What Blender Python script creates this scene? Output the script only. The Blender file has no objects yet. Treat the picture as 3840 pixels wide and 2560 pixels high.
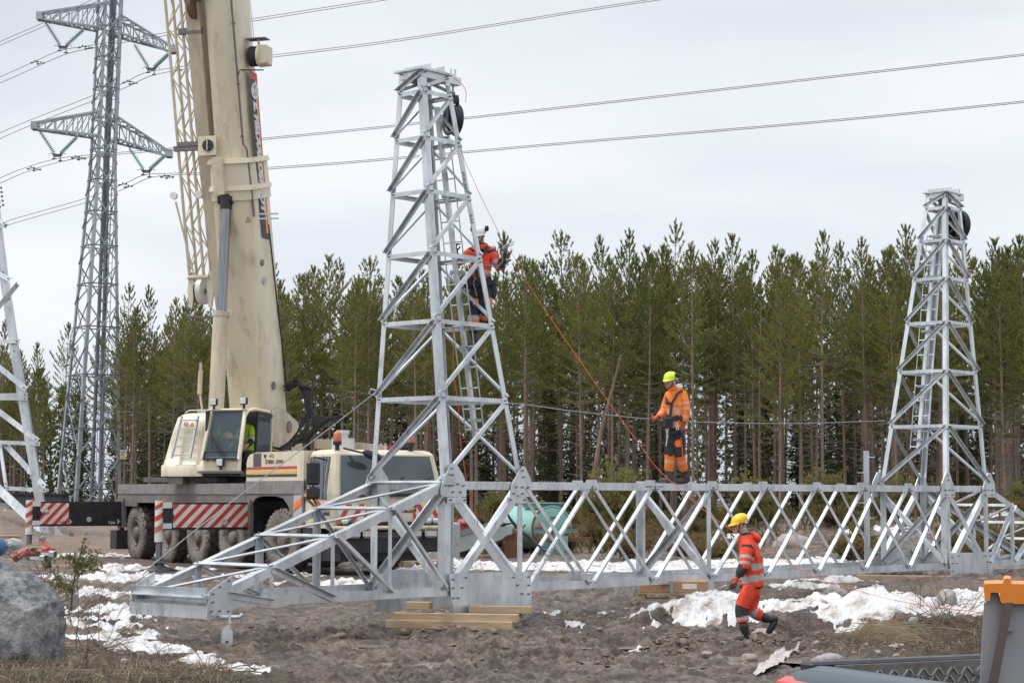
import bpy, math, random
import numpy as np
from mathutils import Vector as V, Matrix
R = math.radians
sc = bpy.context.scene
col = sc.collection
# ---------------------------------------------------------------- camera
F_PX, PITCH, ROLL, CZ = 7377.36, .0771, .0027, 2.1
_c, _s, _cr, _sr = math.cos(PITCH), math.sin(PITCH), math.cos(ROLL), math.sin(ROLL)
R0, U0, FW = V((1,0,0)), V((0,-_s,_c)), V((0,_c,_s))
RT = R0*_cr + U0*_sr; UP = R0*-_sr + U0*_cr
CAM = V((0,0,CZ))
cd = bpy.data.cameras.new('camera'); cam = bpy.data.objects.new('camera', cd); col.objects.link(cam)
cd.sensor_width = 36; cd.lens = 36*F_PX/3840; cd.clip_start = .1; cd.clip_end = 3000
cam.matrix_world = Matrix(((RT.x,UP.x,-FW.x,CAM.x),(RT.y,UP.y,-FW.y,CAM.y),(RT.z,UP.z,-FW.z,CAM.z),(0,0,0,1)))
sc.camera = cam
def ray(px,py): return FW + RT*((px-1920)/F_PX) + UP*((1280-py)/F_PX)
def at(px,py,Y):
    d = ray(px,py); return CAM + d*(Y/d.y)
def gnd(px,py,z=0.):
    d = ray(px,py); return CAM + d*((z-CZ)/d.z)
# ---------------------------------------------------------------- sky, sun
SUN_EL, SUN_AZ = 62, 262         # high veiled sun, behind the camera to the left
w = bpy.data.worlds.new("World"); sc.world = w; w.use_nodes = True
nt = w.node_tree; N = nt.nodes; L = nt.links
bg = N['Background']
sky = N.new('ShaderNodeTexSky'); sky.sky_type = 'NISHITA'; sky.sun_disc = False
sky.sun_elevation = R(SUN_EL); sky.sun_rotation = R(SUN_AZ); sky.dust_density = 4; sky.air_density = 1.2
hs = N.new('ShaderNodeHueSaturation'); hs.inputs['Saturation'].default_value = .22; L.new(sky.outputs[0], hs.inputs['Color'])
tc = N.new('ShaderNodeTexCoord'); mp = N.new('ShaderNodeMapping'); mp.inputs['Scale'].default_value = (1.6,1.6,6.5)
L.new(tc.outputs['Generated'], mp.inputs[0])
no = N.new('ShaderNodeTexNoise'); no.inputs['Scale'].default_value = 1.35; no.inputs['Detail'].default_value = 5; no.inputs['Roughness'].default_value = .45
L.new(mp.outputs[0], no.inputs['Vector'])
cr = N.new('ShaderNodeValToRGB'); cr.color_ramp.elements[0].position = .36; cr.color_ramp.elements[1].position = .62
cr.color_ramp.elements[0].color = (5.2,5.7,6.5,1); cr.color_ramp.elements[1].color = (7.7,8.0,8.4,1)
L.new(no.outputs[0], cr.inputs[0])
mx = N.new('ShaderNodeMixRGB'); mx.inputs[0].default_value = .86
L.new(hs.outputs[0], mx.inputs[1]); L.new(cr.outputs[0], mx.inputs[2]); sx_ = N.new('ShaderNodeSeparateXYZ'); L.new(tc.outputs['Generated'], sx_.inputs[0])
gr_ = N.new('ShaderNodeValToRGB'); L.new(sx_.outputs['Z'], gr_.inputs[0]); e_ = gr_.color_ramp.elements
e_[0].position = 0.; e_[0].color = (1.04,1.03,1.01,1); e_[1].position = .12; e_[1].color = (.95,.95,.95,1)
for p_,c_ in ((.24,.90),(.5,1.25),(1.,1.7)):
    q_ = e_.new(p_); q_.color = (c_,c_,c_,1)
ml_ = N.new('ShaderNodeMixRGB'); ml_.blend_type = 'MULTIPLY'; ml_.inputs[0].default_value = 1     # overcast sky, brightest overhead
L.new(mx.outputs[0], ml_.inputs[1]); L.new(gr_.outputs[0], ml_.inputs[2]); L.new(ml_.outputs[0], bg.inputs['Color'])
bg.inputs['Strength'].default_value = .105
sl = bpy.data.lights.new('sun','SUN'); sl.energy = 1.5; sl.angle = R(12); sl.color = (1,.97,.92)
so = bpy.data.objects.new('sun', sl); col.objects.link(so)
az = R(SUN_AZ); sd = V((math.sin(az)*math.cos(R(SUN_EL)), math.cos(az)*math.cos(R(SUN_EL)), math.sin(R(SUN_EL))))
so.rotation_euler = (-sd).to_track_quat('-Z','Y').to_euler()
sc.view_settings.view_transform = 'Standard'; sc.view_settings.look = 'None'
sc.view_settings.exposure = 0.42; sc.view_settings.gamma = 1
sc.cycles.max_bounces = 6; sc.cycles.transparent_max_bounces = 12
# ---------------------------------------------------------------- materials
MAT = {}
def srgb(r,g,b):
    f = lambda v: (v/255/12.92) if v/255 <= .04045 else ((v/255+.055)/1.055)**2.4
    return (f(r),f(g),f(b))
def mat(name, c, rough=.6, metal=0, c2=None, scale=3., bump=0., bscale=None, stretch=None, detail=4, c3=None, s3=1., spec=.5, lo=.35, hi=.65, lo3=.55, hi3=.7, rough2=None, alpha=1, trans=0):
    if name in MAT: return MAT[name]
    m = bpy.data.materials.new(name); m.use_nodes = True; t = m.node_tree; n = t.nodes; l = t.links
    p = n['Principled BSDF']; p.inputs['Roughness'].default_value = rough; p.inputs['Metallic'].default_value = metal
    p.inputs['Base Color'].default_value = (*c,1); p.inputs['Specular IOR Level'].default_value = spec
    p.inputs['Alpha'].default_value = alpha; p.inputs['Transmission Weight'].default_value = trans
    if c2 or bump:
        tcn = n.new('ShaderNodeTexCoord'); src = tcn.outputs['Object']
        if stretch:
            mpn = n.new('ShaderNodeMapping'); mpn.inputs['Scale'].default_value = stretch; l.new(src, mpn.inputs[0]); src = mpn.outputs[0]
    if c2:
        nn = n.new('ShaderNodeTexNoise'); nn.inputs['Scale'].default_value = scale; nn.inputs['Detail'].default_value = detail; l.new(src, nn.inputs['Vector'])
        rr = n.new('ShaderNodeValToRGB'); rr.color_ramp.elements[0].position = lo; rr.color_ramp.elements[1].position = hi
        rr.color_ramp.elements[0].color = (*c,1); rr.color_ramp.elements[1].color = (*c2,1); l.new(nn.outputs[0], rr.inputs[0]); out = rr.outputs[0]
        if rough2 is not None:
            mr = n.new('ShaderNodeMapRange'); mr.inputs['From Min'].default_value = lo; mr.inputs['From Max'].default_value = hi
            mr.inputs['To Min'].default_value = rough; mr.inputs['To Max'].default_value = rough2; l.new(nn.outputs[0], mr.inputs[0]); l.new(mr.outputs[0], p.inputs['Roughness'])
        if c3:
            n3 = n.new('ShaderNodeTexNoise'); n3.inputs['Scale'].default_value = s3; n3.inputs['Detail'].default_value = 6; n3.inputs['Roughness'].default_value = .65; l.new(src, n3.inputs['Vector'])
            r3 = n.new('ShaderNodeValToRGB'); r3.color_ramp.elements[0].position = lo3; r3.color_ramp.elements[1].position = hi3
            r3.color_ramp.elements[0].color = (0,0,0,1); r3.color_ramp.elements[1].color = (1,1,1,1); l.new(n3.outputs[0], r3.inputs[0])
            m3 = n.new('ShaderNodeMixRGB'); m3.inputs[2].default_value = (*c3,1); l.new(r3.outputs[0], m3.inputs[0]); l.new(out, m3.inputs[1]); out = m3.outputs[0]
        l.new(out, p.inputs['Base Color'])
    if bump:
        nb = n.new('ShaderNodeTexNoise'); nb.inputs['Scale'].default_value = bscale or scale*3; nb.inputs['Detail'].default_value = 5; l.new(src, nb.inputs['Vector'])
        bn = n.new('ShaderNodeBump'); bn.inputs['Strength'].default_value = bump; bn.inputs['Distance'].default_value = .05; l.new(nb.outputs[0], bn.inputs['Height']); l.new(bn.outputs[0], p.inputs['Normal'])
    MAT[name] = m; return m
STEEL = mat('galvanised_steel', (.50,.53,.55), .36, .68, c2=(.72,.75,.77), scale=2.2, stretch=(1,1,.4), c3=(.37,.385,.40), s3=7, lo3=.5, hi3=.75, bump=.06, bscale=60)
STEELW = mat('weathered_galvanised_steel', (.30,.33,.36), .55, .3, c2=(.43,.46,.49), scale=1.5)
BOLT = mat('dark_bolt', (.22,.225,.23), .45, .5)
CREAM = mat('cream_paint', (.63,.55,.40), .34, 0, c2=(.69,.62,.47), scale=1.1, stretch=(1.3,1.3,.4), c3=(.36,.29,.21), s3=2.6, lo3=.52, hi3=.82)
CREAMD = mat('dirty_cream_paint', (.52,.44,.32), .42, 0, c2=(.62,.54,.40), scale=1.3, stretch=(1,1,.3), c3=(.27,.21,.16), s3=2.4, lo3=.46, hi3=.8)
MUDGREY = mat('muddy_grey_paint', (.13,.115,.105), .6, .0, c2=(.19,.17,.155), scale=2.5, c3=(.25,.21,.175), s3=4, lo3=.5, hi3=.8)
BLACK = mat('black_paint', (.012,.013,.016), .4, c2=(.03,.03,.032), scale=5)
RUBBER = mat('black_rubber', (.02,.02,.022), .7)
TYRE = mat('muddy_tyre', (.15,.13,.112), .85, c2=(.24,.21,.18), scale=3, c3=(.07,.063,.058), s3=5, bump=.5, bscale=14)
TREAD = mat('dark_tyre_tread', (.04,.036,.033), .85, c2=(.13,.11,.095), scale=9, bump=.6, bscale=20)
RIM = mat('muddy_rim', (.15,.125,.105), .7, .1, c2=(.21,.175,.15), scale=8)
GLASSD = mat('dark_glass', (.035,.05,.055), .06, 0, c2=(.06,.08,.085), scale=.9, spec=.9)
RED = mat('red_paint', (.52,.04,.025), .4, c2=(.6,.06,.04), scale=6)
WHITE = mat('white_paint', (.72,.71,.68), .4, c2=(.62,.60,.57), scale=3)
YEL = mat('yellow_paint', (.78,.46,.02), .4)
ORANGE = mat('orange_plastic', (.80,.24,.02), .35)
CHROME = mat('chrome_rod', (.20,.21,.235), .16, .85, c2=(.30,.31,.33), scale=9, stretch=(3,3,.1))
ALU = mat('aluminium', (.55,.56,.57), .4, .5)
WOOD = mat('pale_timber', (.43,.31,.19), .75, c2=(.52,.39,.25), scale=3, stretch=(.6,3,6), c3=(.22,.14,.08), s3=9, lo3=.62, hi3=.8, bump=.15)
SKIN = mat('skin', (.50,.29,.21), .5)
HVO = mat('fluorescent_orange_fabric', (.86,.215,.02), .75, c2=(.78,.18,.018), scale=14, bump=.25, bscale=18)
HVR = mat('fluorescent_red_fabric', (.84,.075,.03), .75, c2=(.72,.06,.025), scale=14, bump=.3, bscale=18)
HVY = mat('fluorescent_yellow_fabric', (.50,.76,.03), .75)
REFL = mat('reflective_tape', (.42,.41,.40), .5)
REFLP = mat('orange_tinted_reflective_tape', (.66,.34,.26), .5)
FAB = mat('black_fabric', (.022,.023,.028), .85, c2=(.04,.04,.045), scale=12, bump=.3, bscale=18)
BOOTM = mat('black_rubber_boot', (.02,.022,.026), .38, c2=(.045,.042,.04), scale=8)
GLOVE = mat('orange_red_glove', (.50,.09,.04), .7)
GLOVEB = mat('dark_glove', (.03,.028,.028), .7)
ROPE = mat('orange_red_rope', (.70,.10,.04), .7)
ROCKM = mat('granite', (.23,.215,.205), .85, c2=(.40,.375,.35), scale=3.5, c3=(.16,.15,.145), s3=14, lo3=.5, hi3=.7, bump=.5, bscale=9)
# ---------------------------------------------------------------- mesh helpers
class MB:
    def __init__(s, M=None): s.v=[]; s.f=[]; s.m=[]; s.sm=[]; s.M=M; s.mats=[]
    def mi(s, m):
        if m not in s.mats: s.mats.append(m)
        return s.mats.index(m)
    def add(s, vs, fs, m=None, smooth=False):
        b=len(s.v); M=s.M
        s.v += [tuple(M @ V(p)) if M else tuple(p) for p in vs]
        s.f += [tuple(b+i for i in f) for f in fs]
        k = s.mi(m) if m else 0
        s.m += [k]*len(fs); s.sm += [smooth]*len(fs)
    def box(s, c, d, m=None, rot=None, bev=0):
        hx,hy,hz = d[0]/2,d[1]/2,d[2]/2
        if bev:
            pts=[];b=min(bev,hx*.9,hy*.9,hz*.9)
            for sx in(-1,1):
                for sy in(-1,1):
                    for sz in(-1,1):
                        pts += [(sx*(hx-b),sy*(hy-b),sz*hz),(sx*(hx-b),sy*hy,sz*(hz-b)),(sx*hx,sy*(hy-b),sz*(hz-b))]
            def id(sx,sy,sz,k): return ((sx>0)*4+(sy>0)*2+(sz>0))*3+k
            fs=[]
            for sz in(-1,1): q=[id(-1,-1,sz,0),id(1,-1,sz,0),id(1,1,sz,0),id(-1,1,sz,0)]; fs.append(q if sz>0 else q[::-1])
            for sy in(-1,1): q=[id(-1,sy,-1,1),id(1,sy,-1,1),id(1,sy,1,1),id(-1,sy,1,1)]; fs.append(q if sy<0 else q[::-1])
            for sx in(-1,1): q=[id(sx,-1,-1,2),id(sx,1,-1,2),id(sx,1,1,2),id(sx,-1,1,2)]; fs.append(q if sx>0 else q[::-1])
            for sy in(-1,1):
                for sz in(-1,1): q=[id(-1,sy,sz,0),id(1,sy,sz,0),id(1,sy,sz,1),id(-1,sy,sz,1)]; fs.append(q if sy*sz<0 else q[::-1])
            for sx in(-1,1):
                for sz in(-1,1): q=[id(sx,-1,sz,0),id(sx,1,sz,0),id(sx,1,sz,2),id(sx,-1,sz,2)]; fs.append(q if sx*sz>0 else q[::-1])
            for sx in(-1,1):
                for sy in(-1,1): q=[id(sx,sy,-1,1),id(sx,sy,1,1),id(sx,sy,1,2),id(sx,sy,-1,2)]; fs.append(q if sx*sy<0 else q[::-1])
            for sx in(-1,1):
                for sy in(-1,1):
                    for sz in(-1,1): q=[id(sx,sy,sz,0),id(sx,sy,sz,1),id(sx,sy,sz,2)]; fs.append(q if sx*sy*sz<0 else q[::-1])
        else:
            pts=[(x,y,z) for x in(-hx,hx) for y in(-hy,hy) for z in(-hz,hz)]
            fs=[(0,1,3,2),(4,6,7,5),(0,4,5,1),(2,3,7,6),(0,2,6,4),(1,5,7,3)]
        c=V(c)
        s.add([c+(rot@V(p) if rot else V(p)) for p in pts], fs, m)
    def bar(s, p0, p1, a, b, m=None, up=(0,0,1), bev=0):
        p0,p1=V(p0),V(p1); d=(p1-p0); n=d.normalized(); u=V(up); x=n.cross(u)
        if x.length<1e-4: x=n.cross(V((1,0,0)))
        x.normalize(); z=x.cross(n); rot=Matrix((x,n,z)).transposed()
        s.box((p0+p1)/2,(a,d.length,b),m,rot,bev)
    def tube(s, pts, r, n=6, m=None, cap=True, smooth=True):
        pts=[V(p) for p in pts]; k=len(pts); rs = r if isinstance(r,(list,tuple)) else [r]*k
        vs=[];fs=[]; prev=None
        for i,p in enumerate(pts):
            t=(pts[min(i+1,k-1)]-pts[max(i-1,0)])
            t = t.normalized() if t.length>1e-9 else V((0,0,1))
            if prev is None:
                a=t.cross(V((0,0,1)));
                if a.length<.05: a=t.cross(V((1,0,0)))
            else: a=prev-t*prev.dot(t)
            a.normalize(); prev=a; b=t.cross(a)
            for j in range(n):
                q=2*math.pi*j/n; vs.append(p+(a*math.cos(q)+b*math.sin(q))*rs[i])
        for i in range(k-1):
            for j in range(n): fs.append((i*n+j,i*n+(j+1)%n,(i+1)*n+(j+1)%n,(i+1)*n+j))
        s.add(vs,fs,m,smooth)
        if cap: s.add([vs[j] for j in range(n)],[tuple(range(n))[::-1]],m); s.add(vs[-n:],[tuple(range(n))],m)
    def cyl(s,p0,p1,r0,r1=None,n=16,m=None,smooth=True): s.tube([p0,p1],[r0,r0 if r1 is None else r1],n,m,True,smooth)
    def prism(s, poly, o, ex, ey, ez, m=None):
        """2-D outline in plane (ex,ey) at o, extruded by vector ez"""
        o,ex,ey,ez=V(o),V(ex),V(ey),V(ez); k=len(poly)
        a=[o+ex*x+ey*y for x,y in poly]; b=[p+ez for p in a]
        s.add(a+b,[tuple(range(k))[::-1],tuple(range(k,2*k))]+[(i,(i+1)%k,k+(i+1)%k,k+i) for i in range(k)],m)
    def loft(s, rings, m=None, smooth=True, cap=True):
        n=len(rings[0]); vs=[p for r in rings for p in r]; fs=[]
        for i in range(len(rings)-1):
            for j in range(n): fs.append((i*n+j,i*n+(j+1)%n,(i+1)*n+(j+1)%n,(i+1)*n+j))
        s.add(vs,fs,m,smooth)
        if cap: s.add(rings[0],[tuple(range(n))[::-1]],m); s.add(rings[-1],[tuple(range(n))],m)
    def ell(s, c, r, m=None, n=12, k=8, rot=None, z0=-1., z1=1.):
        c=V(c); rings=[]
        for i in range(k+1):
            t=z0+(z1-z0)*i/k; t=max(-.999,min(.999,t)); ph=math.asin(t)
            ring=[]
            for j in range(n):
                q=2*math.pi*j/n; p=V((r[0]*math.cos(ph)*math.cos(q), r[1]*math.cos(ph)*math.sin(q), r[2]*math.sin(ph)))
                ring.append(c+(rot@p if rot else p))
            rings.append(ring)
        s.loft(rings,m)
    def disc_profile(s, c, ax, prof, n=28, m=None, smooth=True):
        """lathe: prof = [(dist along ax, radius)]"""
        c=V(c); ax=V(ax).normalized(); a=ax.cross(V((0,0,1)));
        if a.length<.05: a=V((1,0,0))
        a.normalize(); b=ax.cross(a)
        rings=[[c+ax*d+(a*math.cos(2*math.pi*j/n)+b*math.sin(2*math.pi*j/n))*max(r,1e-4) for j in range(n)] for d,r in prof]
        s.loft(rings,m,smooth)
    def angle(s, p0, p1, d1, d2, a1, a2, t=.012, m=None):
        """L section; heel runs p0-p1, flanges along d1 (a1 wide) and d2 (a2 wide)"""
        p0,p1=V(p0),V(p1); n=(p1-p0).normalized()
        d1=V(d1); d1=(d1-n*d1.dot(n)).normalized(); d2=V(d2); d2=(d2-n*d2.dot(n)-d1*d2.dot(d1)); d2.normalize()
        prof=[(0,0),(a1,0),(a1,t),(t,t),(t,a2),(0,a2)]
        s.prism(prof,p0,d1,d2,p1-p0,m)
    def bolt(s,p,ax,r=.017,h=.022):
        p=V(p);ax=V(ax).normalized(); r*=.8; h*=.7; s.cyl(p,p+ax*h,r,n=6,m=BOLT,smooth=False); s.cyl(p+ax*h,p+ax*(h*2.1),r*.55,n=6,m=BOLT,smooth=False)
    def build(s, name, m=None, parent=None, **kw):
        me=bpy.data.meshes.new(name); me.from_pydata(s.v,[],s.f)
        mats=s.mats or [m]
        for q in mats: me.materials.append(q if q else m)
        if s.mats: me.polygons.foreach_set('material_index', s.m)
        me.polygons.foreach_set('use_smooth', s.sm)
        me.update()
        return link(name, me, parent, **kw)
def link(name, me, parent=None, **kw):
    o=bpy.data.objects.new(name,me); col.objects.link(o)
    if parent:
        o.parent=parent; o.matrix_parent_inverse = parent_inv(parent)
    for k,v in kw.items():
        if v: o[{'cat':'category'}.get(k,k)]=v
    return o
def parent_inv(p):
    M=Matrix.Identity(4)
    q=p
    while q:
        L_ = Matrix.LocRotScale(q.location,q.rotation_euler,q.scale)
        M = L_ @ M if q.parent is None else (q.matrix_parent_inverse @ L_) @ M
        q=q.parent
    return M.inverted()
def thing(name,label,cat,loc=(0,0,0),group=None):
    o=bpy.data.objects.new(name,None); col.objects.link(o); o.location=loc; o['label']=label; o['category']=cat
    if group: o['group']=group
    o.empty_display_size=.3
    return o
def text(s, M, size, m, name='lettering', parent=None, ext=.003, shear=0, bold=0, align='LEFT'):
    c=bpy.data.curves.new(name,'FONT'); c.body=s; c.size=size; c.extrude=ext; c.shear=shear; c.offset=bold; c.align_x=align; c.resolution_u=2
    o=bpy.data.objects.new('tmp',c); col.objects.link(o)
    bpy.context.view_layer.update()
    me=bpy.data.meshes.new_from_object(o.evaluated_get(bpy.context.evaluated_depsgraph_get()))
    bpy.data.objects.remove(o); bpy.data.curves.remove(c)
    me.name=name; me.transform(M); me.materials.clear(); me.materials.append(m)
    return link(name,me,parent)
def frame(o,ex,ey):
    ex=V(ex).normalized(); ey=V(ey).normalized(); ez=ex.cross(ey)
    return Matrix(((ex.x,ey.x,ez.x,o[0]),(ex.y,ey.y,ez.y,o[1]),(ex.z,ey.z,ez.z,o[2]),(0,0,0,1)))
def copy_tree(o, parent=None):
    c=o.copy(); col.objects.link(c); c.parent=parent
    for ch in list(o.children): copy_tree(ch,c)
    return c
# ---------------------------------------------------------------- noise
_rs=np.random.RandomState(7); _perm=_rs.permutation(512); _perm=np.concatenate([_perm,_perm]); _g=_rs.uniform(0,2*np.pi,512)
def perlin(x,y,seed=0):
    x=np.asarray(x,float)+seed*17.31; y=np.asarray(y,float)+seed*9.17
    xi=np.floor(x).astype(int); yi=np.floor(y).astype(int); xf=x-xi; yf=y-yi
    u=xf*xf*xf*(xf*(xf*6-15)+10); v=yf*yf*yf*(yf*(yf*6-15)+10)
    def gr(a,b,dx,dy):
        h=_g[_perm[(_perm[a%512]+b)%512]]; return np.cos(h)*dx+np.sin(h)*dy
    a=gr(xi,yi,xf,yf);b=gr(xi+1,yi,xf-1,yf);c=gr(xi,yi+1,xf,yf-1);d=gr(xi+1,yi+1,xf-1,yf-1)
    return (a+(b-a)*u)+((c+(d-c)*u)-(a+(b-a)*u))*v
def fbm(x,y,o=4,seed=0,gain=.5):
    s=0;a=1
    for i in range(o): s=s+a*perlin(x*2**i,y*2**i,seed+i); a*=gain
    return s
def sstep(a,b,x):
    t=np.clip((x-a)/(b-a),0,1); return t*t*(3-2*t)
# ---------------------------------------------------------------- terrain
HEAPS=[ # x, y, height, rx, ry
 (2.95,31.0,.33,1.25,.9),(3.7,30.7,.16,.9,.7),(5.25,33.0,.36,.55,.6),(5.55,30.6,.46,.75,.6),(6.4,30.2,.25,.8,.6),(4.6,30.5,.12,.8,.7),
 (2.4,26.6,.13,.5,.45),(3.2,26.2,.10,.5,.4),(5.6,26.8,.28,1.3,.9),(7.2,25.5,.35,1.5,1.6),(4.6,25.0,.12,.9,.8),(8.2,30.,.3,1.2,1.5),
 (-5.0,20.9,.12,1.5,1.6),(-3.3,20.8,.16,1.5,1.5),(-6.8,26,.15,1.5,2.),
 (-16.5,66,1.05,6.,7.),(-9.,62,.25,3.5,3.),(-24,62,.9,6,6.),
 (10.5,62,.9,4,7),(4.5,66,.55,4,6),(18,66,1.1,5,9),(0,70,.5,5,6),(-4,82,.4,6,8),(26,70,1.,8,9),
 (-.9,28.9,.12,.45,.5),(-1.9,29.4,.13,.4,.3),(.5,29.7,.08,.8,.3)]
def T(x,y,detail=True):
    x=np.asarray(x,float);y=np.asarray(y,float)
    z=.33*sstep(33,41,y)+.12*sstep(55,85,y)
    for a,b,h,rx,ry in HEAPS:
        z=z+h*np.exp(-((x-a)/rx)**2-((y-b)/ry)**2)
    near=1-sstep(38,46,y)*.55
    z=z+.05*fbm(x*.35,y*.3,3,1)*near
    trk=np.exp(-((x-(-4-(y-42)*.1))/6)**2-((y-47)/9)**2)     # churned flat standing under the crane
    far=sstep(58,75,y)
    z=z+far*.22*fbm(x*.22,y*.16,3,5)
    if detail:
        a=near*(1-.6*trk)
        lum=np.clip(fbm(x*1.5,y*1.1,3,9)+.10,0,1.2)
        zone=np.clip(.75+.9*perlin(x*.28,y*.2,31),.22,1.6)
        q=y-26.3-.12*x+.5*perlin(x*.22,y*.1,91); q2=y-30.6+.28*x+.6*perlin(x*.2,y*.1,92); rut=0
        for c_ in (q,q-1.9,q2,q2+2.0): rut=rut-.085*np.exp(-(c_/.26)**2)+.05*np.exp(-((np.abs(c_)-.5)/.2)**2)
        z=z+a*rut*(.5+.9*np.clip(perlin(x*.8,y*.6,93)+.4,0,1))
        z=z+a*zone*(.14*lum+.12*fbm(x*4.2,y*2.8,4,12,.6)+.02*perlin(x*19,y*15,15)+.06*np.abs(perlin(x*3.1,y*2.2,21))+.05*np.abs(perlin(x*8.5,y*6,23)))
    k=np.exp(-(((x-3.25)/.75)**2+((y-27.85)/.6)**2)**2)
    return z*(1-k)+k*(.015+.012*perlin(x*6,y*6,77))
def Tz(x,y): return float(T(x,y))
def grid_rows():
    ys=[-30,-15,-5,2,7,11,14,16]; y=17.
    while y<115: ys.append(y); y+=max(.045,y*y/9500)
    while y<600: ys.append(y); y*=1.12
    return np.array(ys)
YS=grid_rows()
sx=np.linspace(-.31,.31,860); ext=np.array([.36,.45,.6,.85,1.3,2.2,4.])
SX=np.concatenate([-ext[::-1],sx,ext])
def make_grid(ys,sxx):
    W_=np.maximum(ys,15.); X=sxx[None,:]*W_[:,None]; Y=np.repeat(ys[:,None],len(sxx),1)
    return X,Y
def grid_mesh(name,X,Y,Z,keep=None):
    r,c=X.shape; idx=np.arange(r*c).reshape(r,c)
    f=np.stack([idx[:-1,:-1],idx[:-1,1:],idx[1:,1:],idx[1:,:-1]],-1).reshape(-1,4)
    co=np.stack([X,Y,Z],-1).reshape(-1,3)
    if keep is not None:
        k=keep; fk=(k[:-1,:-1]|k[:-1,1:]|k[1:,1:]|k[1:,:-1]).reshape(-1); f=f[fk]
        used=np.unique(f); mp_=-np.ones(len(co),int); mp_[used]=np.arange(len(used)); co=co[used]; f=mp_[f]
    me=bpy.data.meshes.new(name); me.vertices.add(len(co)); me.vertices.foreach_set('co',co.reshape(-1))
    me.loops.add(len(f)*4); me.loops.foreach_set('vertex_index',f.reshape(-1))
    me.polygons.add(len(f)); me.polygons.foreach_set('loop_start',np.arange(len(f))*4); me.polygons.foreach_set('loop_total',np.full(len(f),4))
    me.polygons.foreach_set('use_smooth',np.ones(len(f),bool)); me.update(); me.validate()
    return me
GX,GY=make_grid(YS,SX); GZ=T(GX,GY)
def ground_material():
    m=bpy.data.materials.new('churned_mud'); m.use_nodes=True; t=m.node_tree; n=t.nodes; l=t.links; p=n['Principled BSDF']; p.inputs['Specular IOR Level'].default_value=.75
    g=n.new('ShaderNodeTexCoord'); 
    def noise(s,d=5,r=.6,st=None):
        x=n.new('ShaderNodeTexNoise'); x.inputs['Scale'].default_value=s; x.inputs['Detail'].default_value=d; x.inputs['Roughness'].default_value=r
        if st:
            q=n.new('ShaderNodeMapping'); q.inputs['Scale'].default_value=st; l.new(g.outputs['Object'],q.inputs[0]); l.new(q.outputs[0],x.inputs['Vector'])
        else: l.new(g.outputs['Object'],x.inputs['Vector'])
        return x.outputs[0]
    def ramp(i,*st):
        r=n.new('ShaderNodeValToRGB'); e=r.color_ramp.elements
        while len(e)<len(st): e.new(.5)
        for k,(pp,c) in enumerate(st): e[k].position=pp; e[k].color=(*c,1) if isinstance(c,tuple) else (c,c,c,1)
        l.new(i,r.inputs[0]); return r.outputs[0]
    def mix(f,a,b):
        x=n.new('ShaderNodeMixRGB'); 
        for k,v in ((0,f),(1,a),(2,b)):
            if isinstance(v,tuple): x.inputs[k].default_value=(*v,1)
            elif isinstance(v,float): x.inputs[k].default_value=v
            else: l.new(v,x.inputs[k])
        return x.outputs[0]
    mud=ramp(noise(5.5,10,.78),(.36,(.062,.037,.023)),(.46,(.158,.107,.075)),(.56,(.27,.20,.148)),(.68,(.39,.315,.255)))
    clod=ramp(noise(1.5,9,.75,(1,1.4,1)),(.47,0.),(.55,.9))
    mud=mix(clod,mud,(.058,.036,.024))
    at_=n.new('ShaderNodeAttribute'); at_.attribute_name='zone'; sp=n.new('ShaderNodeSeparateColor'); l.new(at_.outputs['Color'],sp.inputs[0])
    forest=ramp(noise(1.6,8,.75),(.35,(.045,.036,.02)),(.5,(.09,.072,.035)),(.62,(.10,.10,.04)),(.75,(.17,.13,.08)))
    sand=ramp(noise(.9,8,.7),(.3,(.15,.10,.07)),(.5,(.235,.172,.125)),(.7,(.29,.22,.165)))
    lit=ramp(noise(6,8,.75),(.32,(.035,.022,.015)),(.47,(.085,.058,.035)),(.60,(.15,.105,.06)),(.70,(.075,.085,.025)))
    c=mix(sp.outputs[1],mud,sand); c=mix(sp.outputs[2],c,lit); c=mix(sp.outputs[0],c,forest)
    l.new(c,p.inputs['Base Color'])
    wet=ramp(noise(1.4,6,.65,(1,1.6,1)),(.47,.30),(.56,.8)); wr=mix(sp.outputs[0],wet,(.9,.9,.9)); wr=mix(sp.outputs[2],wr,(.9,.9,.9)); wr=mix(sp.outputs[1],wr,(.8,.8,.8)); l.new(wr,p.inputs['Roughness'])
    b=n.new('ShaderNodeBump'); b.inputs['Strength'].default_value=1.; b.inputs['Distance'].default_value=.16; l.new(noise(8,11,.72),b.inputs['Height']); l.new(b.outputs[0],p.inputs['Normal'])
    return m
GM=ground_material()
me=grid_mesh('ground',GX,GY,GZ); me.materials.append(GM)
zr=sstep(56,72,GY+5*perlin(GX*.15,GY*.1,3)); 
zs=sstep(46,56,GY)*sstep(1,-7,GX+3*perlin(GX*.2,GY*.2,4))*(1-sstep(72,80,GY)); zs=zs+.6*np.exp(-((GX-11)/6)**2-((GY-38)/5)**2)
zb=np.clip(sstep(.12,.5,np.exp(-((GX+5.5)/2.7)**2-((GY-21.2)/2.6)**2)*1.3+.35*perlin(GX*1.3,GY*1.,8))+sstep(.3,.8,np.exp(-((GX-6.3)/2.6)**2-((GY-26)/3.)**2)*1.1+.4*perlin(GX*1.3,GY*1.,6)),0,1)
zr=zr*(1-np.clip(zs,0,1))
ca=me.color_attributes.new('zone','FLOAT_COLOR','POINT')
arr=np.stack([zr,np.clip(zs,0,1),zb,np.ones_like(zr)],-1).reshape(-1); ca.data.foreach_set('color',arr.astype(np.float32))
go=link('ground',me); go['kind']='structure'
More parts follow.
